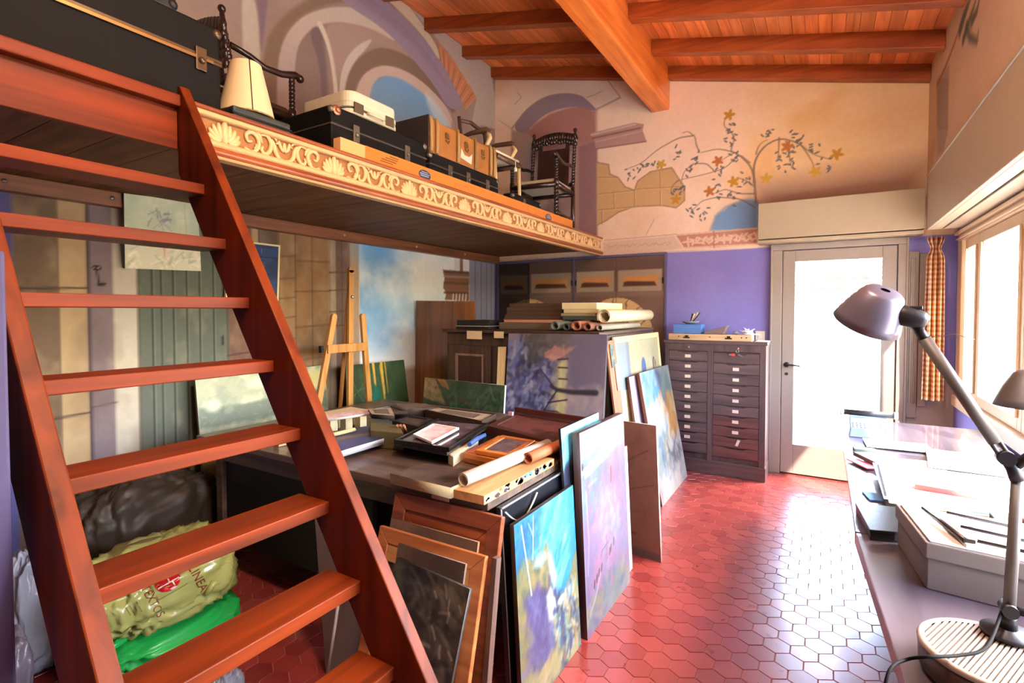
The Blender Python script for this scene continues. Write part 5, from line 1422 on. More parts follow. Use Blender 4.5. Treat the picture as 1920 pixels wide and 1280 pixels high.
roll_up('large cream paper roll lying on top of the leaning picture stack', (-1.40, 3.62, 1.468), (-1.41, 4.78, 1.472), .055, ROLLP)
roll_up('thin dark-ended roll beneath the large cream paper roll', (-1.418, 3.58, 1.3855), (-1.418, 4.5, 1.3855), .025, plain('grey rolled paper', '#8f8878', .7))
for k, (x_, y_, r_, c, lb) in enumerate(((-1.745, 3.50, .036, '#5c665c', 'grey-green paper roll on the cabinet, leftmost of the rolls'), (-1.655, 3.51, .028, '#3f4440', 'small dark paper roll beside the grey-green roll'), (-1.57, 3.50, .038, '#9a6248', 'thick terracotta paper roll on the cabinet top'), (-1.485, 3.51, .032, '#7c5040', 'brown paper roll right of the terracotta roll'))):
    roll_up(lb, (x_, y_, 1.361+r_), (x_+.01, y_+.75, 1.361+r_), r_, plain('rolled paper '+c, c, .7))


# ---- flat things: top corners on a level z
def flat(name, label, cat, pts, z, th, mat, fn=None, res=(40, 40), side='#3a2c22', group=None, pm=None):
    q = [PZ(x, y, z) for x, y in pts]       # far-left, far-right, near-right, near-left
    if fn:
        o = painted(name, q, res[0], res[1], fn, pm or PRINT, None, th, side)
    else:
        m = MB(); m.prism(q, (0, 0, -th)); o = m.build(name, mat, bevel=min(.003, th*.2))
    return tag(o, label, cat, group)


def framed_flat(label, pts, z, th, w, fmat, fn, cat='picture', name='framed_picture', res=(50, 40), glass=None):
    q = [PZ(x, y, z) for x, y in pts]
    t = thing(name, label, cat, sum(q, V(0, 0, 0))/4-V(0, 0, th))
    fm, inn, n = frame_bars(q, w, th, .0); fm.build('frame', fmat, t, bevel=.002)
    painted('picture', [p-n*min(.006, th*.4) for p in inn], res[0], res[1], fn, PRINT if not glass else paint_mat('glazed print', .08, .0, .6, 40, .4), t, .002, '#54483c')
    return t


# folders and papers on the cabinet
FT = 1.359


def cabflat(name, label, cat, x0, x1, y0, y1, z0, th, mat, rot=0.):
    cx_, cy_ = (x0+x1)/2, (y0+y1)/2; c_, s_ = math.cos(rot), math.sin(rot)
    P = [(cx_+(x-cx_)*c_-(y-cy_)*s_, cy_+(x-cx_)*s_+(y-cy_)*c_, z0) for x, y in ((x0, y0), (x1, y0), (x1, y1), (x0, y1))]
    m = MB(); m.prism(P, (0, 0, th)); return tag(m.build(name, mat, bevel=min(.002, th*.2)), label, cat)


BK = plain('black folder', '#1d1b1c', .5, var=.3); BRN = wood('worn brown portfolio', '#3a2a20', '#5e4834', 0, .6, .6)
cabflat('folder', 'lowest black folder at the left on the cabinet', 'folder', -2.68, -2.36, 3.50, 3.95, FT, .022, BK, .05)
cabflat('sheet', 'white-edged sheet between the two black folders on the cabinet', 'sheet', -2.67, -2.37, 3.49, 3.9, FT+.0225, .004, plain('dull white sheet', '#b4aca0', .7), -.03)
cabflat('folder', 'upper black folder at the left on the cabinet', 'folder', -2.69, -2.38, 3.52, 3.95, FT+.027, .045, BK, .1)
cabflat('board', 'grey board underneath the big portfolios on the cabinet', 'board', -2.32, -1.81, 3.62, 4.2, FT+.001, .055, wood('grey board', '#4a4034', '#6a5c4a', 0, 1., .6), .02)
cabflat('folder', 'salmon folder under the worn brown portfolios', 'folder', -2.30, -1.80, 3.66, 4.2, FT+.0565, .022, plain('salmon card', '#b07860', .7), .03)
for k in range(4):
    cabflat('portfolio', ('lowest', 'second', 'third', 'topmost')[k]+' worn brown portfolio in the pile on the cabinet', 'portfolio', -2.38+.02*(k % 2), -1.83+.01*k, 3.80+.02*k, 4.45, FT+.0795+.0345*k, .034, BRN, .03-.02*k)
for k, (c, th) in enumerate((('#3f4a44', .03), ('#8f8662', .022), ('#b9ac7c', .03), ('#c9bd90', .05))):
    zk = FT+.0795+(0, .031, .054, .085)[k]
    cabflat('folder', ('dark green folder lowest under the cream folders', 'olive folder second under the cream folders', 'tan folder under the thick cream folder', 'thick cream folder topmost at the right of the pile')[k], 'folder', -1.77-.02*(k % 2), -1.475-.02*(k % 2), 3.72, 4.3, zk, th, plain('folder '+c, c, .7, var=.1), -.06+.02*k)

# ---- things heaped on the work table
Z = TABLE_Z
flat('canvas_painting', 'flat dark canvas with cream edge near the table front', 'painting', [(799, 868), (914, 884), (845, 914), (731, 887)], Z+.045, .042, None, art_smoke, (50, 40), '#cdb98c', pm=OIL)
t = thing('splattered_board', 'paint-splattered plank along the right edge of the table', 'board', (-1.13, 1.85, Z))
m = MB(); m.box((-1.225, 1.535, Z+.001), (-1.048, 2.10, Z+.034)); r = random.Random(5)
for k in range(46):
    y_ = r.uniform(1.54, 2.08); s_ = r.uniform(.006, .022); z_ = r.uniform(Z+.006, Z+.03)
    m.prism([(-1.0478, y_+s_*math.cos(a_)*r.uniform(.6, 1.3), min(Z+.033, max(Z+.002, z_+.6*s_*math.sin(a_)))) for a_ in (0, 1.05, 2.1, 3.14, 4.2, 5.2)], (.0006, 0, 0), 1+r.randrange(4))
m.build('plank', [wood('pale plank', '#8a5c34', '#c99a66', 1, .9, .5), plain('spot blue', '#3f6a8a', .5), plain('spot dark', '#3a2e3c', .5), plain('spot cream', '#d8c8a0', .5), plain('spot rust', '#a0522c', .5)], t)
roll_up('white canvas roll lying on the splattered plank', (-1.165, 1.565, Z+.064), (-1.13, 2.2, Z+.064), .028, plain('white canvas roll', '#b8ae9e', .7), 1.4)
roll_up('orange-red roll at the far end of the splattered plank', (-1.10, 1.95, Z+.062), (-1.07, 2.42, Z+.062), .026, plain('orange-red roll', '#b0643c', .6), 1.4)
m = MB(); p0, p1 = PY(810, 924, 1.565), PY(842, 941, 1.565); m.box((p0.x, 1.5625, p1.z), (p1.x, 1.565, min(p0.z, Z))); tag(m.build('masking_tape', plain('masking tape', '#c9a592', .8)), 'strip of pinkish masking tape stuck on the table front edge', 'tape')
flat('canvas_painting', 'blue painted canvas with white edge lying behind the stair rail', 'painting', [(600, 812), (690, 798), (731, 818), (600, 857)], Z+.055, .03, None, art_blueflat, (60, 50), '#d8d8de', pm=OIL)
# dentilled cream rack
t = thing('dentil_rack', 'cream wooden rack with a row of square teeth behind the stair rail', 'rack', (-2.55, 2.1, Z))
CRW = plain('cream rack wood', '#cdbb92', .6, var=.1)
a, b = PZ(600, 800, .86), PZ(690, 781, .86); d = (b-a); dn = d.normalized(); pn = V(-dn.y, dn.x, 0)
a.z = b.z = 0


def rb(m, u0, u1, v0, v1, z0, z1): m.prism([a+dn*u+pn*v+V(0, 0, z0) for u, v in ((u0, v0), (u1, v0), (u1, v1), (u0, v1))], (0, 0, z1-z0))


LL = d.xy.length
m = MB(); rb(m, 0, LL, -.002, .16, .89, .905); m.build('top_board', CRW, t, bevel=.002)
for k in range(6):
    m = MB(); u0 = LL-.06-k*.105; rb(m, u0, u0+.05, 0, .05, Z+.001, .889); m.build('tooth', CRW, t, bevel=.002)
m = MB(); rb(m, 0, LL, .10, .14, Z+.001, .889); m.build('back_rail', CRW, t)
m = MB(); q0, q1 = PZ(622, 815, Z+.07), PZ(665, 805, Z+.07); m.tube([q0, q1], .011, 8); tag(m.build('wooden_stick', wood('pale dowel', '#b08a58', '#d8b884', 0, 1., .5)), 'short pale wooden stick on the blue painted canvas', 'stick')
flat('magazine', 'pinkish magazine lying on the toothed cream rack', 'magazine', [(612, 776), (690, 768), (702, 773), (612, 786)], .918, .012, None, art_print, (30, 20), '#d8d4cc')
flat('picture_frame', 'dark olive book-like frame stack between rack and black framed picture', 'frame', [(694, 790), (748, 797), (757, 812), (694, 806)], Z+.09, .088, plain('olive cloth', '#5a5232', .7, var=.2))
for k in range(3):
    q0, q1 = PZ(745+k*6, 797, Z+.105-.0*k), PZ(752+k*6, 815, Z+.02)
    m = MB(); m.tube([q0, q1], .007, 6); tag(m.build('thin_stick', wood('rust stick', '#7a4a2c', '#a8724a', 0, 1., .5)), 'rust-brown thin stick leaning by the olive stack', 'stick', 'rust-brown sticks beside the olive stack')
framed_flat('brown framed picture furthest back on the table left', [(700, 764), (742, 758), (765, 770), (690, 772)], .90, .02, .03, plain('dark wood frame a', '#3a2a20', .5), art_smoke)
flat('book', 'dark open book with buff pages near the back of the table', 'book', [(690, 766), (733, 764), (740, 779), (697, 776)], .93, .025, plain('dark book', '#2c241c', .6), art_mat, (20, 14), '#2a221a')
flat('picture_frame', 'brown worn flat frame at the back of the table beside the plant painting', 'frame', [(745, 756), (800, 756), (812, 764), (730, 770)], .89, .06, None, art_canvasback, (30, 20), '#33261c', pm=OILM)
framed_flat('dark frame lying behind the black framed picture', [(735, 788), (765, 778), (810, 784), (785, 800)], .862, .06, .025, plain('black frame b', '#1e1815', .4), art_smoke)
framed_flat('dark framed print with wide buff mount at the table back', [(824, 762), (931, 775), (903, 789), (797, 768)], .885, .05, .012, plain('dark brown frame c', '#38281e', .45), art_mat, res=(70, 50))
# black framed stack
for k in range(3):
    dz = .022*k
    framed_flat(('lowest', 'second', 'third')[k]+' dark frame in the pile under the black glazed picture', [(820-k, 787), (915-k, 797), (842-k*2, 846), (738+k, 828)], Z+.026+dz, .0215, .03, plain('dark frame %d' % k, ('#2c211b', '#241b17', '#33271f')[k], .4), art_smoke, res=(10, 10))
framed_flat('black framed glazed picture on top of the dark frame pile', [(820, 784), (915, 793), (842, 839), (738, 824)], Z+.092, .022, .02, plain('black lacquer frame', '#15110f', .25), art_sketch, res=(50, 40), glass=1)
framed_flat('small white framed pinkish print on the black glazed picture', [(812, 793), (861, 801), (810, 828), (774, 813)], Z+.106, .012, .012, plain('white frame', '#e4e2e0', .4), art_print, res=(30, 24))
flat('notebook', 'cream notebook pages beside the black framed pile', 'notebook', [(886, 815), (897, 822), (850, 856), (840, 850)], Z+.05, .048, plain('cream pages', '#d2c8a4', .7))
m = MB(); m.tube([PZ(880, 833, Z+.065), PZ(893, 823, Z+.065), PZ(909, 815, Z+.065)], [.012, .013, .01], 8); tag(m.build('pencil_case', plain('blue cloth', '#33508c', .6)), 'slim blue pencil case beside the cream notebook', 'pencil case')
m = MB(); c = PZ(871, 826, Z+.055); m.lathe([(.012, 0), (.016, .004), (.012, .008)], c, (0, 0, 1), 14); tag(m.build('round_tin', plain('pale glass lid', '#b8c4d0', .15)), 'small round pale lid on the cream notebook', 'lid')
flat('tray', 'flat black lacquer tray between black pile and rust framed picture', 'tray', [(893, 808), (985, 822), (955, 838), (870, 826)], Z+.02, .018, plain('black lacquer', '#17151a', .25, var=.2))
framed_flat('rust-coloured framed picture lying flat before the violet tree painting', [(965, 772), (1113, 795), (1052, 832), (912, 797)], .868, .06, .05, plain('dark rust frame', '#43241b', .45), art_rust, res=(70, 60))
q = [PZ(965, 772, .872), PZ(1113, 795, .872)]; m = MB(); m.prism([q[0], q[1], q[1]+V(0, 0, .03), q[0]+V(0, 0, .03)], V(.0, .02, 0)); tag(m.build('wooden_bar', plain('dark red bar', '#4c241c', .4)), 'dark red bar along the back of the rust framed picture', 'bar')
m = MB(); c = PZ(958, 790, .83); m.box((c.x-.014, c.y-.01, Z+.001), (c.x+.014, c.y+.01, .89)); tag(m.build('wooden_block', plain('pink block', '#b08a84', .7)), 'small pinkish block left of the rust framed picture', 'block')
# orange frames
OF = wood('orange pine frame', '#9c4f1c', '#cf8038', 0, 1., .35, .5, .2)
framed_flat('lowest orange wooden frame of three at the table right', [(930, 823), (1012, 836), (950, 875), (868, 856)], Z+.026, .024, .035, OF, art_smoke, res=(10, 10))
framed_flat('middle orange wooden frame of three at the table right', [(935, 816), (1015, 828), (951, 867), (870, 848)], Z+.052, .024, .035, OF, art_smoke, res=(10, 10))
framed_flat('top orange wooden frame with small purple-grey picture', [(941, 815), (1004, 825), (958, 854), (892, 843)], Z+.075, .02, .032, OF, art_sketch, res=(50, 40))
flat('glass_sheet', 'pale glass sheet jutting out under the orange frames', 'sheet', [(960, 838), (1008, 840), (963, 872), (930, 868)], Z+.0015, .001, plain('pale glass sheet', '#8f9590', .2))
m = MB(); c = PZ(1030, 832, Z+.03); m.tube([c+V(-.02, -.05, -.012), c+V(.02, .05, -.012)], .014, 10); tag(m.build('paint_tube', plain('white tube', '#dcd8ce', .4)), 'small white paint tube behind the navy canvas', 'tube')
# ================================================================== painted closet and drawer cabinet at the back
CLO = paint_mat('closet door paint', .55, .1, .3, 30)
cl = thing('built_in_closet', 'built-in closet with painted panels and leaf fans under the violet wall', 'closet', (-2.44, YB-.01, .02))
cw = [-3.47, -3.03, -2.45, -1.95, -1.43]
FRM = plain('violet grey closet frame', '#5c5674', .55, var=.08)
m = MB()
for x in (-3.485, -2.462, -1.43): m.box((x, YB-.03, .02), (x+.022, YB-.002, 2.10))
m.box((-3.485, YB-.032, 2.095), (-1.408, YB-.002, 2.118)); m.build('frame', FRM, cl, bevel=.002)
cw = [(-3.463, -3.032), (-3.028, -2.464), (-2.438, -1.952), (-1.948, -1.432)]


def door_art(a, b, cx, dark):
    def fn(p):
        W = b-a; H = 2.07; p.x = p.x*H/1.0; p.y = p.y*H; A = W       # metres
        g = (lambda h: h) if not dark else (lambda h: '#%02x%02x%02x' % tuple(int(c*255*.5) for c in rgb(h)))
        p.a[:] = rgb(g('#5e463e')); p.noise(g('#4c3832'), 2, .7, 3); p.noise(g('#70564a'), 3, .5, 9)
        p.poly([(0, 1.92), (A, 1.92), (A, 2.1), (0, 2.1)], g('#54423a'), .9, .02)
        p.poly([(.02, 1.70), (A-.02, 1.70), (A-.02, 1.93), (.02, 1.93)], g('#8a7a68'), .95, .012); p.noise(g('#8a7a68'), 1, 0)
        p.poly([(.075, 1.755), (A-.075, 1.755), (A-.06, 1.865), (.075, 1.865)], g('#a5713e'), .95, .012)
        p.poly([(.075, 1.755), (A-.075, 1.755), (A-.1, 1.80), (.12, 1.81), (.085, 1.80)], g('#3e2820'), .9, .015)
        p.poly([(0, 1.645), (A, 1.645), (A, 1.70), (0, 1.70)], g('#6e5c50'), .7, .03)
        ox = cx-a
        p.ell(ox, 1.22, .40, .415, g('#b08f64'), 1, .012)
        p.noise('#000000', 1, 0)
        for an in (-70, -48, -26, -5, 18, 40, 62, 82):
            t = R(90-an)
            for k in (.45, .65, .85):
                x0, y0 = ox+.40*k*math.cos(t), 1.22+.40*k*math.sin(t); t2 = t+(.5 if k != .65 else -.5)
                p.line([(x0, y0), (x0+.035*math.cos(t2), y0+.035*math.sin(t2)), (x0+.07*math.cos(t), y0+.07*math.sin(t))], .022, g('#5a4634'), .85, .012, .006)
        for k in range(5): p.ell(ox-.3+.13*k, 1.34+.05*math.sin(k*2.1), .03, .03, g('#8a5a40'), .7, .6)
    return fn


for k, (a, b) in enumerate(cw):
    cx_ = (-3.03, -3.03, -1.94, -1.94)[k]
    z1 = 2.085 if k == 0 else 2.09
    q = [V(a, YB-.024, z1), V(b, YB-.024, z1), V(b, YB-.024, .03), V(a, YB-.024, .03)]
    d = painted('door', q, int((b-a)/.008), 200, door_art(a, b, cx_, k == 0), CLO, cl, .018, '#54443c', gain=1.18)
    m = MB(); xh = b-.012 if k in (1,) else (a+.012 if k == 2 else (a+.012 if k == 0 else b-.012))
    m.tube([(xh, YB-.028, 1.86), (xh, YB-.028, 1.80)], .008, 8); m.ball((xh, YB-.03, 1.84), .012, n=8); m.build('hinge', plain('iron hinge', '#3a3434', .4, .7), d)
# drawer cabinet
DC = wood('brown-violet cabinet wood', '#3a2c2e', '#5e4a4a', 0, .9, .38, .5, .1)
DCV = wood('cabinet stile wood', '#3a2c2e', '#5a4646', 2, .9, .38, .5, .1)
dc = thing('drawer_cabinet', 'brown filing cabinet with two columns of shallow labelled drawers', 'cabinet', (-.88, 5.2, 0))
cx0, cx1, cy0, cy1 = -1.317, -.438, 5.02, 5.40
m = MB(); m.box((cx0, cy0+.03, .12), (cx1, cy1, 1.21)); m.build('body', DCV, dc)
m = MB(); m.box((cx0-.012, cy0-.012, 1.205), (cx1+.012, cy1, 1.235)); m.build('top', DC, dc, bevel=.004)
m = MB(); m.box((cx0-.006, cy0-.01, 0), (cx1+.006, cy1, .125)); m.build('plinth', DC, dc, bevel=.004)
m = MB()
for a, b in (((cx0, cy0, .125), (cx0+.035, cy0+.03, 1.205)), ((cx1-.05, cy0, .125), (cx1, cy0+.03, 1.205)), ((-.925, cy0, .125), (-.878, cy0+.03, 1.205)), ((cx0+.035, cy0, 1.14), (-.925, cy0+.03, 1.205)), ((-.878, cy0, 1.14), (cx1-.05, cy0+.03, 1.205))): m.box(a, b)
m.build('face_frame', DCV, dc, bevel=.002)
LAB = plain('drawer label card', '#cbb9a8', .6, var=.1); LH = plain('label holder brass', '#8c7a5e', .35, .7)
for col_, (a, b, z0, n, first) in enumerate(((cx0+.037, -.927, 1.135, 10, 0), (-.876, cx1-.052, 1.135, 10, 1))):
    xm = (a+b)/2
    for k in range(n):
        zt2 = z0-k*.0955-(.0 if col_ == 0 else .008); zb2 = zt2-.0925
        m = MB(); r = .02
        pts = [(a, cy0+.004, zb2), (b, cy0+.004, zb2), (b, cy0+.004, zt2), (xm+.10, cy0+.004, zt2), (xm+.06, cy0+.004, zt2-.014), (xm-.06, cy0+.004, zt2-.014), (xm-.10, cy0+.004, zt2), (a, cy0+.004, zt2)]
        m.prism(pts, (0, .024, 0)); d = m.build('drawer', DC if (col_ == 0 or k < 6) else wood('redder drawer wood', '#44282a', '#6a4440', 0, .9, .38), dc, bevel=.003)
        if (col_ == 0 and k < 9) or (col_ == 1 and 0 < k < 8):
            zl = zt2-.048; m = MB(); m.box((xm-.026, cy0-.001, zl-.014), (xm+.026, cy0+.0035, zl+.014)); h_ = m.build('label_card', LAB, d)
        if col_ == 1 and k == 8:
            m = MB(); m.prism([(xm-.0, cy0-.001, zt2-.07), (xm+.022, cy0-.001, zt2-.075), (xm+.045, cy0-.001, zt2-.02), (xm+.022, cy0-.001, zt2-.015)], (0, .0045, 0)); m.build('label_card', LAB, d)
m = MB(); m.lathe([(.012, 0), (.012, .004), (.004, .006)], (-1.10, cy0, 1.172), (0, -1, 0), 14); m.lathe([(.012, 0), (.012, .004), (.004, .006)], (-.67, cy0, 1.172), (0, -1, 0), 14); m.build('lock', LH, dc)
t = thing('key_bunch', 'keys with red fob hanging in the lock of the drawer cabinet', 'keys', (-.67, cy0-.02, 1.10))
m = MB(); m.tube([V(-.67+0.012*math.cos(R(30*k)), cy0-.012, 1.150+.012*math.sin(R(30*k))) for k in range(12)], .002, 6, closed=True); m.build('ring', STEEL, t)
m = MB(); m.box((-.725, cy0-.016, 1.103), (-.69, cy0-.009, 1.128)); m.build('red_fob', plain('red key fob', '#b8403a', .4), t, bevel=.003)
m = MB(); m.box((-.74, cy0-.012, 1.11), (-.725, cy0-.009, 1.122)); m.prism([(-.66, cy0-.012, 1.125), (-.625, cy0-.012, 1.105), (-.63, cy0-.012, 1.098), (-.668, cy0-.012, 1.117)], (0, .003, 0)); m.build('key_blade', STEEL, t)
T = 1.236
t = thing('wooden_case', 'long pale wooden case with black clasps on the drawer cabinet', 'case', (-.92, 5.12, T))
m = MB(); m.box((-1.287, 5.03, T+.0005), (-.557, 5.22, T+.058)); m.build('body', wood('pale case wood', '#a8835c', '#d2b088', 0, .9, .45), t, bevel=.002)
m = MB()
for x in (-1.12, -.75): m.box((x-.03, 5.026, T+.018), (x+.03, 5.03, T+.03)); m.box((x-.012, 5.024, T+.028), (x+.016, 5.028, T+.046))
for x in (-1.19, -.91, -.64, -.60): m.lathe([(.006, 0), (.006, .004)], (x, 5.03, T+.034), (0, -1, 0), 8)
m.build('clasp', plain('black clasp', '#2c2826', .4, .5), t)
m = MB(); m.box((-1.255, 5.08, T+.0585), (-1.0, 5.25, T+.145)); m.box((-1.258, 5.077, T+.105), (-.997, 5.253, T+.148)); tag(m.build('blue_box', plain('blue card box', '#4f74b0', .6, var=.06), bevel=.003), 'blue cardboard box on the long pale wooden case', 'box')
c = V(-1.11, 5.16, T+.149)
m = MB(); m.lathe([(.035, 0), (.065, .012), (.085, .028), (.082, .028), (.06, .014), (.0, .006)], c, (0, 0, 1), 22, capb=True, capt=False); tag(m.build('bowl', plain('grey glazed bowl', '#7a7c80', .3)), 'shallow grey bowl of brushes on the blue box', 'bowl')
for k, (dx, dy, c2) in enumerate(((.0, .0, '#d8ccb4'), (.025, .01, '#c8bca8'), (-.02, .01, '#3c3434'), (.05, -.01, '#4a4038'))):
    m = MB(); b0 = c+V(dx*.3, dy, .012); b1 = c+V(.035+dx*1.1, dy*2, .10+.012*(k % 2)); m.tube([b0, b0.lerp(b1, .7), b1], [.006, .007, .009], 8)
    tag(m.build('brush', plain('brush '+c2, c2, .5)), ('ivory handled brush standing in the grey bowl', 'buff brush beside the ivory one in the bowl', 'dark brush at the left in the grey bowl', 'brown brush at the right in the grey bowl')[k], 'brush')
m = MB(); m.hexa([(-.98, 5.06, T+.06), (-.80, 5.06, T+.06), (-.80, 5.24, T+.06), (-.98, 5.24, T+.06), (-.95, 5.06, T+.085), (-.77, 5.06, T+.138), (-.77, 5.24, T+.138), (-.95, 5.24, T+.085)]); tag(m.build('brown_box', plain('mauve-brown box', '#73605c', .6, var=.1), bevel=.003), 'tilted mauve-brown box beside the blue box on the case', 'box')
m = MB(); r = random.Random(9); pts = [V(-.60+r.gauss(0, .03), 5.12+r.gauss(0, .03), T+.063+abs(r.gauss(0, .024))) for k in range(46)]
sm = []
for i in range(1, len(pts)-2):
    for tt in (0, .25, .5, .75):
        p0, p1, p2, p3 = pts[i-1:i+3]; sm.append(.5*((2*p1)+(p2-p0)*tt+(2*p0-5*p1+4*p2-p3)*tt*tt+(3*p1-p0-3*p2+p3)*tt**3))
for v in sm: v.z = max(v.z, T+.061)
m.tube(sm, .0028, 6); tag(m.build('cable_tangle', plain('white cable', '#cfcac8', .4)), 'tangle of white cable on the right end of the case', 'cable')
m = MB(); m.ball((-.70, 5.12, T+.076), .017, n=10, sc=(1.6, 1, 1)); tag(m.build('small_pebble', plain('grey stone', '#8d8a90', .6)), 'small grey lump between brown box and white cable', 'stone')
m = MB()
for k in range(3): m.prism([(-.53+.02*k, 5.05+.02*k, T+.001+.0022*k), (-.42-.0*k, 5.03+.01*k, T+.001+.0022*k), (-.424, 5.20, T+.001+.0022*k), (-.53, 5.22, T+.001+.0022*k)], (0, 0, .002))
tag(m.build('paper_sheets', plain('white sheets', '#e8e4e2', .7, var=.03)), 'few loose white sheets at the right end of the drawer cabinet top', 'papers')
t = thing('wall_switch', 'cream switch plate on the violet wall beside the door', 'switch', (-.527, YB-.005, 1.225))
m = MB(); m.box((-.568, YB-.010, 1.225), (-.486, YB-.001, 1.32)); m.build('plate', plain('ivory plastic', '#d8cdbc', .4, var=.03), t, bevel=.003)
m = MB(); m.box((-.545, YB-.013, 1.25), (-.509, YB-.0101, 1.295)); m.build('rocker', plain('ivory plastic', '#d8cdbc', .4), t, bevel=.002)

# ================================================================== desks along the window
DESK = wood('dark walnut desk', '#383238', '#5c525c', 1, .7, .3, .8, .8)
DZ = .75
def desk(label, q, legs):
    t = thing('desk', label, 'desk', (sum(p[0] for p in q)/4, sum(p[1] for p in q)/4, 0))
    m = MB(); m.prism([(x, y, DZ) for x, y in q], (0, 0, -.045)); m.build('desk_top', DESK, t, bevel=.003)
    y0, y1 = min(p[1] for p in q)+.08, max(p[1] for p in q)-.10
    m = MB(); m.box((.60, y0, .66), (.62, y1, .7045)); m.box((.80, y0, .66), (.82, y1, 0.7045)); m.box((.62, y0, .66), (.80, y0+.02, 0.7045)); m.box((.62, y1-.02, .66), (.80, y1, 0.7045))
    m.build('apron', DESK, t)
    for x in (.60, .78):
        for y in (y0, y1-.04):
            m = MB(); m.box((x, y, 0), (x+.04, y+.04, .66)); m.build('leg', DESK, t, bevel=.003)
    m = MB(); m.prism([(.62, y0+.3, .45), (.62, y0+.34, .45), (.20, y0+.34, 0.7045), (.14, y0+.34, 0.7045), (.14, y0+.30, 0.7045), (.20, y0+.30, 0.7045)][0:1]+[(.62, y0+.3, .41), (.14, y0+.3, .69), (.14, y0+.3, 0.7045), (.2, y0+.3, 0.7045)], (0, .03, 0)); m.build('bracket', DESK, t)
    return t


desk('near dark walnut desk with the lamp and round slatted drum', [(.098, 2.095), (.86, 2.14), (.86, .75), (.183, .75)], 0)
desk('far dark desk under the window buried in papers', [(.097, 4.35), (.86, 4.35), (.86, 2.15), (.097, 2.105)], 0)
WPAPER = plain('white paper', '#e9e6e0', .7, var=.02); CARDG = plain('grey cardboard', '#6c625c', .75, var=.07)
# black flat box
t = thing('flat_box', 'flat black box near the desk edge beside the grey carton', 'box', (.18, 2.2, DZ))
m = MB(); m.prism([(.107, 2.30, DZ+.0005), (.252, 2.34, DZ+.0005), (.238, 2.08, DZ+.0005), (.136, 2.045, DZ+.0005)], (0, 0, .026)); m.build('tray', plain('black glossy card', '#14161a', .2, var=.2, spec=.6), t, bevel=.002)
m = MB(); m.prism([(.105, 2.302, DZ+.027), (.254, 2.342, DZ+.027), (.240, 2.078, DZ+.027), (.134, 2.042, DZ+.027)], (0, 0, .010)); m.build('lid', plain('black glossy card', '#14161a', .2), t, bevel=.002)
# grey carton
A0 = V(.245, 1.765, 0); A1 = V(.21, 2.06, 0); B0 = V(.62, 1.715, 0)
B1 = B0+(A1-A0)
t = thing('grey_carton', 'grey cardboard carton with clipboards and papers on its lid', 'carton', ((A0+B1)/2+V(0, 0, DZ)))
m = MB(); m.prism([p+V(0, 0, DZ+.0005) for p in (A0, B0, B1, A1)], (0, 0, .10)); m.build('box_body', CARDG, t, bevel=.003)
ux, uy = (B0-A0).normalized(), (A1-A0).normalized()
o0, o1, o2, o3 = A0-ux*.006-uy*.006, B0+ux*.006-uy*.006, B1+ux*.006+uy*.006, A1-ux*.006+uy*.006
m = MB(); m.prism([p+V(0, 0, DZ+.085) for p in (o0, o1, o2, o3)], (0, 0, .045)); m.build('lid', CARDG, t, bevel=.004)
LT = DZ+.1305


def oncarton(u0, u1, v0, v1, z, th, name, mat, label, cat, rot=0.):
    c = A0+ux*((u0+u1)/2)+uy*((v0+v1)/2); a = ux*math.cos(rot)+uy*math.sin(rot); b = uy*math.cos(rot)-ux*math.sin(rot)
    hu, hv = (u1-u0)/2, (v1-v0)/2
    m = MB(); m.prism([c-a*hu-b*hv+V(0, 0, z), c+a*hu-b*hv+V(0, 0, z), c+a*hu+b*hv+V(0, 0, z), c-a*hu+b*hv+V(0, 0, z)], (0, 0, th))
    return tag(m.build(name, mat, bevel=min(.001, th*.2)), label, cat)


oncarton(.005, .36, .0, .29, LT+.0005, .004, 'paper_sheet', WPAPER, 'large white sheet covering the lid of the grey carton', 'paper')
oncarton(.075, .37, .005, .21, LT+.005, .010, 'sketch_pad', plain('pale pad', '#d9d3cb', .6, var=.03), 'white sketch pad on the grey carton nearest the camera', 'sketch pad', .03)
oncarton(.09, .35, .02, .135, LT+.0155, .002, 'paper_sheet', plain('pale lilac paper', '#d8d2d8', .7, var=.04), 'pale lilac sheet on the sketch pad with crease', 'paper', -.06)
oncarton(.13, .37, .15, .27, LT+.0155, .003, 'paper_sheet', WPAPER, 'white sheet half under the dark pen on the carton', 'paper', .08)
m = MB(); p0 = A0+ux*.08+uy*.012+V(0, 0, LT+.02); p1 = A0+ux*.05+uy*.235+V(0, 0, LT+.02); m.tube([p0, p1], .0085, 8); m.box(p0-V(.004, .004, .004), p0+V(.02, .004, .006))
tag(m.build('binder_strip', plain('dark clip strip', '#4a423e', .3, .6)), 'dark metal binder strip along the left of the sketch pad', 'binder strip')
for (u0, v0, u1, v1, lb, c) in ((.10, .225, .245, .205, 'dark pen lying across the far end of the carton papers', '#25232a'), (.105, .018, .31, .004, 'thin dark pencil along the near edge of the sketch pad', '#3a3436'), (.10, .115, .33, .085, 'fine black stick in the middle of the carton papers', '#2c2a2c')):
    m = MB(); a = A0+ux*u0+uy*v0+V(0, 0, LT+.0235); b = A0+ux*u1+uy*v1+V(0, 0, LT+.0235); m.tube([a, a.lerp(b, .93), b], [.0045, .0045, .001], 8); tag(m.build('pen', plain('pen '+c, c, .35)), lb, 'pen')
# portfolio stack with patterned box on it
def stackq(x0, x1, y0, y1, z, th, name, mat, label, cat, rot=0.):
    c = V((x0+x1)/2, (y0+y1)/2, 0); c_, s_ = math.cos(rot), math.sin(rot)
    m = MB(); m.prism([(c.x+(x-c.x)*c_-(y-c.y)*s_, c.y+(x-c.x)*s_+(y-c.y)*c_, z) for x, y in ((x0, y0), (x1, y0), (x1, y1), (x0, y1))], (0, 0, th))
    return tag(m.build(name, mat, bevel=min(.002, th*.2)), label, cat)


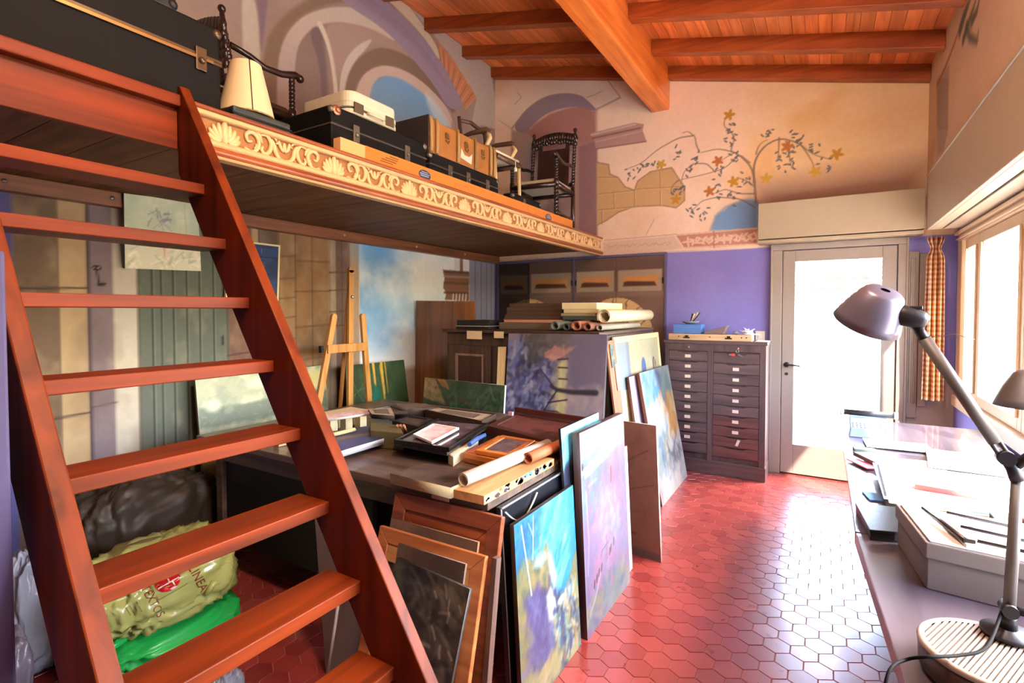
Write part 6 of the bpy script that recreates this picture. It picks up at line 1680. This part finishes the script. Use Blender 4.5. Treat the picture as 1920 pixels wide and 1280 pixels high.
stackq(.215, .84, 2.42, 2.95, DZ+.0005, .028, 'portfolio', plain('brown portfolio board', '#4a3c36', .6, var=.15), 'brown portfolio lowest under the white paper stack', 'portfolio', -.03)
stackq(.21, .80, 2.40, 2.93, DZ+.029, .007, 'folder', plain('buff folder', '#c9b690', .7), 'buff folder on the brown portfolio', 'folder', .02)
stackq(.2, .78, 2.41, 2.95, DZ+.0365, .006, 'folder', plain('pale blue folder', '#8fa8cc', .6), 'pale blue folder under the white paper stack', 'folder', .0)
stackq(.215, .80, 2.42, 2.92, DZ+.043, .010, 'paper_stack', WPAPER, 'white paper stack with the red patterned box on top', 'papers', -.02)
def art_pattern(p):
    A = p.asp; p.a[:] = rgb('#d2504a'); n = 12
    for k in range(n):
        for j in range(2):
            x, y = (k+.5+.5*j)*A/n, .3+.45*j
            p.ell(x, y, .26, .24, '#eac0b4', .9, .2); p.ell(x, y, .13, .12, '#c24640', .9, .3)


q = [V(.315, 2.640, DZ+.072), V(.513, 2.625, DZ+.072), V(.492, 2.505, DZ+.0625), V(.298, 2.520, DZ+.0625)]
q = [V(.318, 2.60, DZ+.074), V(.515, 2.575, DZ+.074), V(.508, 2.520, DZ+.074), V(.311, 2.545, DZ+.074)]
o = painted('patterned_box', q, 150, 40, art_pattern, PRINT, None, .0205, '#d8605a'); tag(o, 'slim red box with pale ring pattern on the white paper stack', 'box')
stackq(.52, .84, 2.12, 2.36, DZ+.0005, .03, 'picture_frame', wood('orange frame moulding', '#a0622c', '#d89a58', 0, 1., .4), 'orange wooden frame lying behind the grey carton', 'frame', .05)
stackq(.50, .84, 2.18, 2.39, DZ+.031, .022, 'book', plain('dark grey book', '#4a4644', .6), 'dark grey book on the orange wooden frame', 'book', .02)
stackq(.57, .84, 2.22, 2.40, DZ+.0535, .012, 'folder', plain('rust folder', '#9c4a38', .6), 'rust red folder on the dark grey book', 'folder', -.04)
m = MB(); m.lathe([(.03, 0), (.034, .02), (.034, .05), (.028, .055)], (.50, 2.165, DZ+.001), (0, 0, 1), 18); tag(m.build('paint_jar', plain('red jar', '#c2423a', .4)), 'small red jar at the frame end behind the lamp post', 'jar')
for k, (x, y, w, h, c, lb, rt) in enumerate(((.15, 2.48, .05, .10, '#3f6aa8', 'small blue notebook near the far desk edge', .2), (.135, 2.95, .06, .16, '#c05a70', 'pink folded leaflet on the far desk', .5), (.17, 3.0, .09, .2, '#5a4440', 'dark brown notebook beside the pink leaflet', .45), (.14, 3.3, .1, .06, '#5a6a5c', 'grey-green pencil box on the far desk', .1), (.2, 3.45, .3, .2, '#e4e0da', 'white sheet in front of the desk machine', .05), (.45, 3.1, .34, .4, '#e6e3de', 'white drawing paper in the middle of the far desk', -.1), (.3, 2.98, .2, .28, '#dedad4', 'white sketch sheet overlapping the drawing paper', .2))):
    stackq(x, x+w, y, y+h, DZ+.0006+.0061*(k % 3), .006 if k not in (2, 3) else .02, 'sheet' if c.startswith('#e') or c.startswith('#de') else 'notebook', plain('desk paper '+c, c, .6, var=.04), lb, 'paper' if c.startswith('#e') or c.startswith('#de') else 'notebook', rt)
# little desk machine
t = thing('desk_machine', 'small blue-grey desk machine with paper roller at the far desk end', 'machine', (.24, 3.85, DZ))
BM = plain('blue-grey enamel', '#6f7fa4', .35)
m = MB(); m.hexa([(.13, 3.70, DZ+.001), (.35, 3.70, DZ+.001), (.35, 3.98, DZ+.001), (.13, 3.98, DZ+.001), (.14, 3.74, DZ+.05), (.34, 3.74, DZ+.05), (.34, 3.96, DZ+.095), (.14, 3.96, DZ+.095)]); m.build('body', BM, t, bevel=.006)
m = MB(); m.tube([(.11, 3.93, DZ+.112), (.37, 3.93, DZ+.112)], .018, 14); m.build('roller', plain('black rubber', '#2a2a2c', .5), t)
m = MB(); m.lathe([(.022, 0), (.022, .02)], (.09, 3.93, DZ+.112), (1, 0, 0), 14); m.lathe([(.022, 0), (.022, .02)], (.37, 3.93, DZ+.112), (1, 0, 0), 14); m.build('roller_knob', plain('white knob', '#d8d6d2', .4), t)
m = MB()
for i in range(3):
    for j in range(9): m.lathe([(.007, 0), (.008, .006), (.006, .008)], (.16+j*.02, 3.755+i*.03, DZ+.053+i*.006), (0, 0, 1), 8)
m.build('key_button', plain('white keys', '#cfcdc8', .4), t)
# papers leaning behind the lamp
for k, (c, lb) in enumerate((('#9a8874', 'buff cardboard sheet leaning low behind the lamp post'), ('#6a5c52', 'brown cardboard sheet beside the buff one'), ('#b8a68e', 'pale folded cardboard nearest the lamp post'))):
    x0 = .40+.06*k; m = MB(); m.prism([(x0, 1.50, DZ+.001), (x0+.05, 1.66, DZ+.001), (x0+.10, 1.655, DZ+.10), (x0+.05, 1.49, DZ+.09)], (.006, -.003, 0)); tag(m.build('cardboard_sheet', plain('card '+c, c, .8, var=.1)), lb, 'cardboard')
# round slatted drum
t = thing('round_drum', 'round low drum with slatted beige top on the near desk', 'drum', (.305, 1.37, DZ))
c = V(.30, 1.372, DZ); rr = .122
m = MB(); m.lathe([(rr-.012, .001), (rr-.002, .012), (rr, .05), (rr-.002, .056), (rr-.012, .0565)], c, (0, 0, 1), 48, capt=True); m.build('side_wall', plain('dark brown drum side', '#3c2c26', .4), t)
m = MB(); m.lathe([(rr-.012, .057), (rr+.001, .057), (rr+.002, .064), (rr-.004, .069), (rr-.012, .066)], c, (0, 0, 1), 48, capb=False, capt=False); m.build('rim', plain('beige plastic', '#85766a', .4, var=.04), t)
m = MB()
for k in range(-13, 14):
    s_ = k*.0085; L_ = math.sqrt(max(0, (rr-.01)**2-s_*s_)); an = R(65); d_ = V(math.cos(an), math.sin(an), 0); n_ = V(-d_.y, d_.x, 0)
    p = c+n_*s_; m.prism([p-d_*L_-n_*.0026+V(0, 0, .0585), p+d_*L_-n_*.0026+V(0, 0, .0585), p+d_*L_+n_*.0026+V(0, 0, .0585), p-d_*L_+n_*.0026+V(0, 0, .0585)], (0, 0, .007))
m.build('slat', plain('beige plastic', '#85766a', .4), t)

# ---- task lamps
ALU = plain('grey aluminium', '#5f5b58', .5, .3, var=.04); BLKP = plain('black lamp joint', '#26262a', .4, .3)
Yl = 1.46


def shade_mesh(m, T, M, r0, r1, n=36):
    """dome from top T to mouth centre M"""
    ax = (M-T); h = ax.length; ax.normalize()
    prof = [(.0001, 0), (r0*.3, 0), (r0*.3, .004), (r0, .006), (r0+(r1-r0)*.22, h*.14), (r0+(r1-r0)*.6, h*.48), (r0+(r1-r0)*.86, h*.8), (r1, h), (r1-.003, h), (r0+(r1-r0)*.82, h*.78), (r0*.9, h*.15)]
    m.lathe(prof[2:], T, ax, n, capb=False, capt=False)


t = thing('task_lamp', 'grey jointed task lamp standing at the right edge of the near desk', 'lamp', (.36, Yl, DZ))
post0, post1 = PY(1893, 1238, Yl), PY(1908, 900, Yl); elb = PY(1886, 858, Yl); up0 = PY(1718, 612, Yl)
base = V(post0.x-.004, Yl, DZ)
m = MB(); m.lathe([(.045, 0.0705), (.045, .078), (.016, .082), (.013, .10)], base, (0, 0, 1), 24); m.build('base', BLKP, t)
m = MB(); m.tube([base+V(0, 0, .09), post1], .0105, 12); m.build('lower_arm', ALU, t)
m = MB(); m.tube([base+V(0, 0, .085), base+V(0, 0, .12)], [.016, .013], 12); m.lathe([(.014, -.018), (.014, .018)], base+V(0, 0, .125), (0, 1, 0), 14); m.tube([base+V(.014, 0, .125), base+V(.05, 0, .125)], .009, 10)
m.build('lower_joint', BLKP, t)
m = MB(); m.tube([post1, post1.lerp(elb, .5)+V(.002, 0, 0), elb], [.013, .012, .011], 12); m.lathe([(.0155, -.014), (.0155, .014)], elb, (0, 1, 0), 18); m.tube([post1+V(-.004, 0, .03), post1+V(.028, 0, .065), post1+V(.05, 0, .07)], .010, 10); m.build('elbow_joint', BLKP, t)
ua = (up0-elb).normalized()
m = MB(); m.tube([elb+ua*.035, up0-ua*.03], .0125, 12); m.tube([elb+ua*.0+V(.006, 0, .004), elb+ua*.04+V(.006, 0, .004)], .004, 8); m.tube([elb+V(-.006, 0, -.004), elb+ua*.04+V(-.006, 0, -.004)], .004, 8); m.build('upper_arm', ALU, t)
m = MB(); m.tube([up0-ua*.04, up0], [.011, .0095], 10); m.tube([up0+V(-.006, 0, 0), up0+V(-.026, 0, .012), up0+V(-.034, 0, .032)], .006, 8); m.tube([up0+V(.012, 0, .004), up0+V(.02, 0, .02), up0+V(.010, 0, .034)], .005, 8); m.build('upper_joint', BLKP, t)
h0, h1 = PY(1738, 603, Yl), PY(1680, 588, Yl)
m = MB(); m.tube([h0, h0.lerp(h1, .2), h0.lerp(h1, .9), h1], [.014, .021, .024, .02], 14); m.box(h0.lerp(h1, .4)+V(-.01, -.006, .02), h0.lerp(h1, .4)+V(.014, .006, .028)); m.build('lamp_holder', BLKP, t, bevel=.002)
sT, sM = PY(1662, 541, Yl-.01), PY(1630, 607, Yl-.01)
m = MB(); shade_mesh(m, sT, sM+V(-.004, .035, 0), .034, .072); m.build('lamp_shade', plain('violet-grey lamp enamel', '#6a6678', .35, .4, var=.04), t)
m = MB(); m.ball(sT.lerp(sM, .55), .022, n=12); m.build('bulb', plain('frosted bulb', '#e8e6e2', .3), t)
m = MB(); w0 = PY(1745, 632, Yl); m.tube([up0+V(.01, 0, .0), w0, PY(1790, 626, Yl), PY(1828, 637, Yl)], .0009, 5); m.build('tension_wire', plain('dark wire', '#4a4444', .4, .6), t)
cable = [base+V(-.01, 0, .118), PZ(1850, 1212, .835), PZ(1800, 1228, .828), PZ(1740, 1231, .83), PZ(1700, 1236, .80), PZ(1668, 1256, .80)]
cable += [cable[-1]+V(-.012, -.03, -.05), cable[-1]+V(-.02, -.05, -.14), V(cable[-1].x-.02, cable[-1].y-.05, .35)]
out = []
for i in range(len(cable)-1):
    p0, p1, p2, p3 = cable[max(i-1, 0)], cable[i], cable[i+1], cable[min(i+2, len(cable)-1)]
    for tt in (0, .2, .4, .6, .8): out.append(.5*((2*p1)+(p2-p0)*tt+(2*p0-5*p1+4*p2-p3)*tt*tt+(3*p1-p0-3*p2+p3)*tt**3))
m = MB(); m.tube(out, .0032, 8); m.build('cable', plain('black cable', '#08080a', .7, spec=.1), t)
# second lamp, half out of the picture
t = thing('task_lamp', 'second grey task lamp whose cone shade enters at the right picture edge', 'lamp', (.66, 1.95, DZ))
Y2 = 1.9; c = PY(1932, 690, Y2)
m = MB(); shade_mesh(m, c, c+V(-.002, 0, -.105), .022, .072); m.build('lamp_shade', ALU, t)
m = MB(); b2 = V(.70, 1.98, DZ); m.lathe([(.07, .001), (.07, .012), (.012, .018)], b2, (0, 0, 1), 24); m.tube([b2+V(0, 0, .015), b2+V(.06, .02, .42), c+V(.03, 0, .03), c], [.009, .009, .009, .012], 10); m.build('arm', ALU, t)

# ---- gingham curtain tied in the corner
def curtain():
    nu, nv = 60, 130
    u, v = np.meshgrid(np.linspace(0, 1, nu+1), np.linspace(0, 1, nv+1))
    zz = .80+v*1.29
    nar = 1-.42*np.exp(-((v-.93)/.035)**2)*1.0
    x = .735+(u-.5)*.105*nar*(1+.25*(1-v))
    y = 5.22+.035*np.sin(u*22)*nar+.012*np.sin(u*9+v*4)
    P = np.stack([x, y, zz], -1).reshape(-1, 3)
    k1 = (np.floor(u*14) % 2); k2 = (np.floor(v*64) % 2)
    s = (k1+k2)[..., None]/2
    Cc = rgb('#f0e6d2')*(1-s)+rgb('#cf7a34')*s
    Cc = Cc.reshape(-1, 3)
    idx = np.arange((nu+1)*(nv+1)).reshape(nv+1, nu+1)
    F = np.stack([idx[:-1, :-1], idx[:-1, 1:], idx[1:, 1:], idx[1:, :-1]], -1).reshape(-1, 4)
    off = np.array([.735, 5.22, .80]); me = bpy.data.meshes.new('curtain'); me.from_pydata((P-off).tolist(), [], F.tolist())
    at = me.color_attributes.new('paint', 'FLOAT_COLOR', 'POINT'); at.data.foreach_set('color', np.hstack([to_lin(Cc), np.ones((len(Cc), 1))]).ravel())
    me.polygons.foreach_set('use_smooth', [True]*len(me.polygons))
    mt = paint_mat('gingham cotton', .85, .05, .2, 60); me.materials.append(mt)
    N, L = mt.node_tree.nodes, mt.node_tree.links; B = N['Principled BSDF']; out = [n for n in N if n.type == 'OUTPUT_MATERIAL'][0]
    tr = N.new('ShaderNodeBsdfTranslucent'); L.new(B.inputs['Base Color'].links[0].from_socket, tr.inputs['Color']); mx = N.new('ShaderNodeMixShader'); mx.inputs[0].default_value = .45
    L.new(B.outputs[0], mx.inputs[1]); L.new(tr.outputs[0], mx.inputs[2]); L.new(mx.outputs[0], out.inputs['Surface'])
    o = bpy.data.objects.new('curtain', me); COL.objects.link(o); o.location = off.tolist()
    sd = o.modifiers.new('cloth', 'SOLIDIFY'); sd.thickness = .003
    tag(o, 'orange and white checked curtain tied in the corner by the window', 'curtain')


curtain()

# ================================================================== bags under the stair
def plastic(name, c, rough=.28, tr=.25):
    if name in MATS: return MATS[name]
    m = plain(name, c, rough, var=.06, scale=9, spec=.6, bump=.04)
    N, L = m.node_tree.nodes, m.node_tree.links; B = N['Principled BSDF']; out = [n for n in N if n.type == 'OUTPUT_MATERIAL'][0]
    t = N.new('ShaderNodeBsdfTranslucent'); L.new(B.inputs['Base Color'].links[0].from_socket, t.inputs['Color'])
    mx = N.new('ShaderNodeMixShader'); mx.inputs[0].default_value = tr; L.new(B.outputs[0], mx.inputs[1]); L.new(t.outputs[0], mx.inputs[2]); L.new(mx.outputs[0], out.inputs['Surface'])
    return m


def lump(name, label, c, rad, mat, seed, cat='bag', fold=.12, boxy=.7, n=120):
    th, ph = np.meshgrid(np.linspace(0, math.pi, n//2+1), np.linspace(0, 2*math.pi, n+1)[:-1], indexing='ij')
    d = np.stack([np.sin(th)*np.cos(ph), np.sin(th)*np.sin(ph), np.cos(th)], -1)
    if boxy: d2 = np.sign(d)*np.abs(d)**boxy; 
    else: d2 = d
    a = fbm(d[..., 0]*2.2+5+d[..., 2], d[..., 1]*2.2+9, seed, 4)-.5
    b = np.abs(fbm(d[..., 0]*3.5+3*d[..., 2]+20, d[..., 1]*3.5+40-d[..., 2]*2, seed+5, 4)-.5)
    e = np.abs(fbm(d[..., 0]*7+4*d[..., 2]+60, d[..., 1]*7+70-d[..., 2]*5, seed+9, 3)-.5)
    r = 1+a*fold*3-b*fold*3.2+(.16-e)*fold*1.6
    P = d2*r[..., None]*np.array(rad)
    P = P+np.array(c); P[..., 2] = np.maximum(P[..., 2], .003)
    V_ = P.reshape(-1, 3); F = []; m = n
    for i in range(n//2):
        for k in range(m): F.append((i*m+k, (i+1)*m+k, (i+1)*m+(k+1) % m, i*m+(k+1) % m))
    mb = MB(); mb.add([tuple(p) for p in V_], F, 0, True)
    o = mb.build(name, mat); tag(o, label, cat); return o


YG = plastic('yellow-green bag film', '#b9bd6c', .25); GR = plastic('bright green bag film', '#2fc860', .25)
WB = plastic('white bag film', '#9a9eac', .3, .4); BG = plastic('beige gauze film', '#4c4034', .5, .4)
gb = lump('plastic_bag', 'flattened bright green plastic bag under the yellow-green one', (-2.66, 1.14, .07), (.31, .34, .07), GR, 11, fold=.12, boxy=.5)
yb = lump('plastic_bag', 'yellow-green printed shopping bag lying under the stair', (-2.58, 1.14, .29), (.24, .30, .16), YG, 4, fold=.16, boxy=.62)
lump('plastic_bag', 'translucent white plastic bag tip behind the lower tread', (-2.80, .78, .25), (.09, .10, .25), WB, 21, fold=.16)
lump('plastic_bag', 'grey-lilac plastic bag left of the bright green bag', (-2.62, .62, .15), (.12, .10, .15), plastic('grey lilac film', '#77707e', .3, .3), 33, fold=.12)
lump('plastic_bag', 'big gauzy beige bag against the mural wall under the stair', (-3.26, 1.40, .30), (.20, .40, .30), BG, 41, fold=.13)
lump('plastic_bag', 'crumpled clear white plastic bag low in front of the stair', tuple(PZ(420, 1290, .07)), (.07, .06, .075), WB, 52, fold=.18)
# print on the yellow-green bag: lettering and red badge draped on its surface
from mathutils.bvhtree import BVHTree
dg = bpy.context.evaluated_depsgraph_get()
bvh = BVHTree.FromObject(yb, dg)


def drape(verts2d, faces, org, dx, dy, name, mat, lift):
    """lay a flat print (metres) on the bag along the viewing slope"""
    nrm = dx.cross(dy).normalized(); vs = []
    for x, y in verts2d:
        q = org+dx*x+dy*y; p = q+vdir*.8-Vector(yb.location)
        hit = bvh.ray_cast(p, -vdir)
        vs.append((hit[0] if hit[0] is not None else q-Vector(yb.location))+vdir*lift+Vector(yb.location))
    m = MB(); m.add(vs, faces); return m.build(name, mat, yb)


def text_geo(txt, size):
    cu = bpy.data.curves.new('t', 'FONT'); cu.body = txt; cu.size = size; cu.resolution_u = 3; ob = bpy.data.objects.new('t', cu); COL.objects.link(ob)
    bpy.context.view_layer.update(); me = bpy.data.meshes.new_from_object(ob.evaluated_get(bpy.context.evaluated_depsgraph_get()))
    bm = bmesh.new(); bm.from_mesh(me); bmesh.ops.triangulate(bm, faces=bm.faces); bmesh.ops.subdivide_edges(bm, edges=[e for e in bm.edges if e.calc_length() > .012], cuts=2)
    bmesh.ops.triangulate(bm, faces=bm.faces); v = [(p.co.x, p.co.y) for p in bm.verts]; bm.verts.index_update(); f = [tuple(q.index for q in p.verts) for p in bm.faces]; bm.free()
    bpy.data.objects.remove(ob); bpy.data.curves.remove(cu); bpy.data.meshes.remove(me)
    return v, f


c0 = PZ(310, 1095, .30); vdir = (EYEP-c0).normalized()
sr = vdir.cross(V(0, 0, 1)).normalized()*-1; su = vdir.cross(sr)*-1
if su.z < 0: su = -su
nrm0 = (vdir+V(0, 0, .6)).normalized(); ex = (sr-nrm0*sr.dot(nrm0)).normalized(); ey = nrm0.cross(ex)
ROT = -1.2; dx = (ex*math.cos(ROT)+ey*math.sin(ROT)); dy = (ey*math.cos(ROT)-ex*math.sin(ROT))
INK = plain('brown red print', '#7a3420', .4)


def along(px, py):
    p = PN(px, py, c0, nrm0); return p


v_, f_ = text_geo('TEXTOS', .042); drape(v_, f_, along(266, 1102), dx, dy, 'print_textos', INK, .002)
v_, f_ = text_geo('LINEA', .05); drape(v_, f_, along(350, 1066), dx, dy, 'print_linea', INK, .002)
v_, f_ = text_geo('-', .03); drape(v_, f_, along(264, 1090), dx, dy, 'print_dash', INK, .002)
ring = [(0, 0)]; fs = []
for j in range(1, 6):
    for k in range(28): ring.append((.046*j/5*math.cos(2*math.pi*k/28), .046*j/5*math.sin(2*math.pi*k/28)))
for k in range(28): fs.append((0, 1+k, 1+(k+1) % 28))
for j in range(4):
    for k in range(28):
        a = 1+j*28+k; b = 1+j*28+(k+1) % 28; fs.append((a, a+28, b+28, b))
bc = along(314, 1089)
drape(ring, fs, bc, dx, dy, 'print_red_badge', plain('red badge print', '#c01c24', .3), .002)


def strips(segs, w):
    v = []; f = []
    for (x0, y0, x1, y1) in segs:
        d = Vector((x1-x0, y1-y0)); L_ = d.length; d /= L_; n = Vector((-d.y, d.x))*w/2; k = 6
        for i in range(k+1):
            p = Vector((x0, y0))+d*L_*i/k; b = len(v); v += [(p.x-n.x, p.y-n.y), (p.x+n.x, p.y+n.y)]
            if i: f.append((b-2, b, b+1, b-1))
    return v, f


v_, f_ = strips([(-.024, -.034, -.024, .034), (.01, -.04, .01, .04), (-.024, .004, .01, .004), (.01, .014, .036, .014)], .005); drape(v_, f_, bc, dx, dy, 'print_badge_strokes', plain('cream print', '#e8dcb8', .4), .0035)
v_, f_ = strips([(-.056, -.056, .056, -.056), (.056, -.056, .056, .056), (-.056, -.056, -.056, .056)], .0025); drape(v_, f_, bc, dx, dy, 'print_badge_frame', plain('olive print', '#6a6a3c', .4), .0025)
v_, f_ = strips([(.0, -.012*k, .05-.01*(k % 2), -.012*k) for k in range(4)], .003); drape(v_, f_, along(258, 1126), dx, dy, 'print_small_lines', plain('faint olive print', '#7a7a4a', .4), .002)
# handle loops of the bags
m = MB(); p = PZ(398, 1100, .26); m.tube([p+V(0, -.03, -.02), p+V(.01, .0, .02), p+V(0, .035, .01), p+V(-.01, .02, -.03)], [.012, .016, .014, .01], 8); m.build('knotted_handle', YG, yb)
m = MB(); p = PZ(205, 1218, .12); m.tube([p+V(0, -.04, -.05), p+V(.03, -.02, .02), p+V(.02, .04, .03), p+V(-.03, .05, -.04)], [.02, .016, .02, .02], 8); m.build('twisted_handle', GR, gb)
# grey board and white stick seen through the stair
m = MB(); m.quad4([V(-1.9, 1.47, .60), V(-1.61, 1.50, .60), V(-1.60, 1.44, 0), V(-1.75, 1.40, 0)], .012); tag(m.build('grey_board', plain('dull grey board', '#6a5c58', .7)), 'dull grey-brown board leaning behind the right stringer', 'board')
m = MB(); a = PY(638, 1105, 1.36); b = PY(622, 1215, 1.33); b = a+(b-a)*(a.z/(a.z-b.z)); m.tube([a, b], .006, 8)
o = m.build('white_stick', plain('white stick', '#a8a4a0', .5)); tag(o, 'thin whitish stick beside the grey board behind the stair', 'stick')

# ================================================================== light
w = bpy.data.worlds.new('sky'); scene.world = w; w.use_nodes = True
N, L = w.node_tree.nodes, w.node_tree.links; bg = N['Background']
sk = N.new('ShaderNodeTexSky'); sk.sky_type = 'NISHITA'; sk.sun_disc = False; sk.sun_elevation = R(48); sk.sun_rotation = R(60); sk.air_density = 1.; sk.dust_density = 2.5
L.new(sk.outputs[0], bg.inputs['Color']); bg.inputs['Strength'].default_value = 6.5


def area(name, loc, rot, sx, sy, portal=False, energy=0., color=(1, 1, 1)):
    l = bpy.data.lights.new(name, 'AREA'); l.shape = 'RECTANGLE'; l.size = sx; l.size_y = sy; l.energy = energy; l.color = color
    o = bpy.data.objects.new(name, l); COL.objects.link(o); o.location = loc; o.rotation_euler = rot
    if portal: l.cycles.is_portal = True
    return o


area('window_portal', (XW+.2, 3.15, 1.53), (0, R(90), 0), 1.2, 4.3, True)
area('door_portal', (.085, YB+.14, 1.1), (R(-90), 0, 0), .9, 2.1, True)
sun = bpy.data.lights.new('sun', 'SUN'); sun.energy = 26.; sun.angle = R(1.); sun.color = (1, .93, .82)
so = bpy.data.objects.new('sun', sun); COL.objects.link(so)
sd = V(-.5, .6, -.8).normalized(); so.rotation_euler = sd.to_track_quat('-Z', 'Y').to_euler()
# added warm fill light overhead, out of view and without a fixture
lamp = bpy.data.lights.new('warm_fill_light', 'POINT'); lamp.shadow_soft_size = .16; lamp.energy = 205; lamp.color = (1, .82, .62)
lo = bpy.data.objects.new('warm_fill_light', lamp); COL.objects.link(lo); lo.location = (-.25, .9, 3.12)

scene.view_settings.view_transform = 'Standard'; scene.view_settings.look = 'None'; scene.view_settings.gamma = 1.0; scene.view_settings.exposure = 0.03
scene.view_settings.use_curve_mapping = False
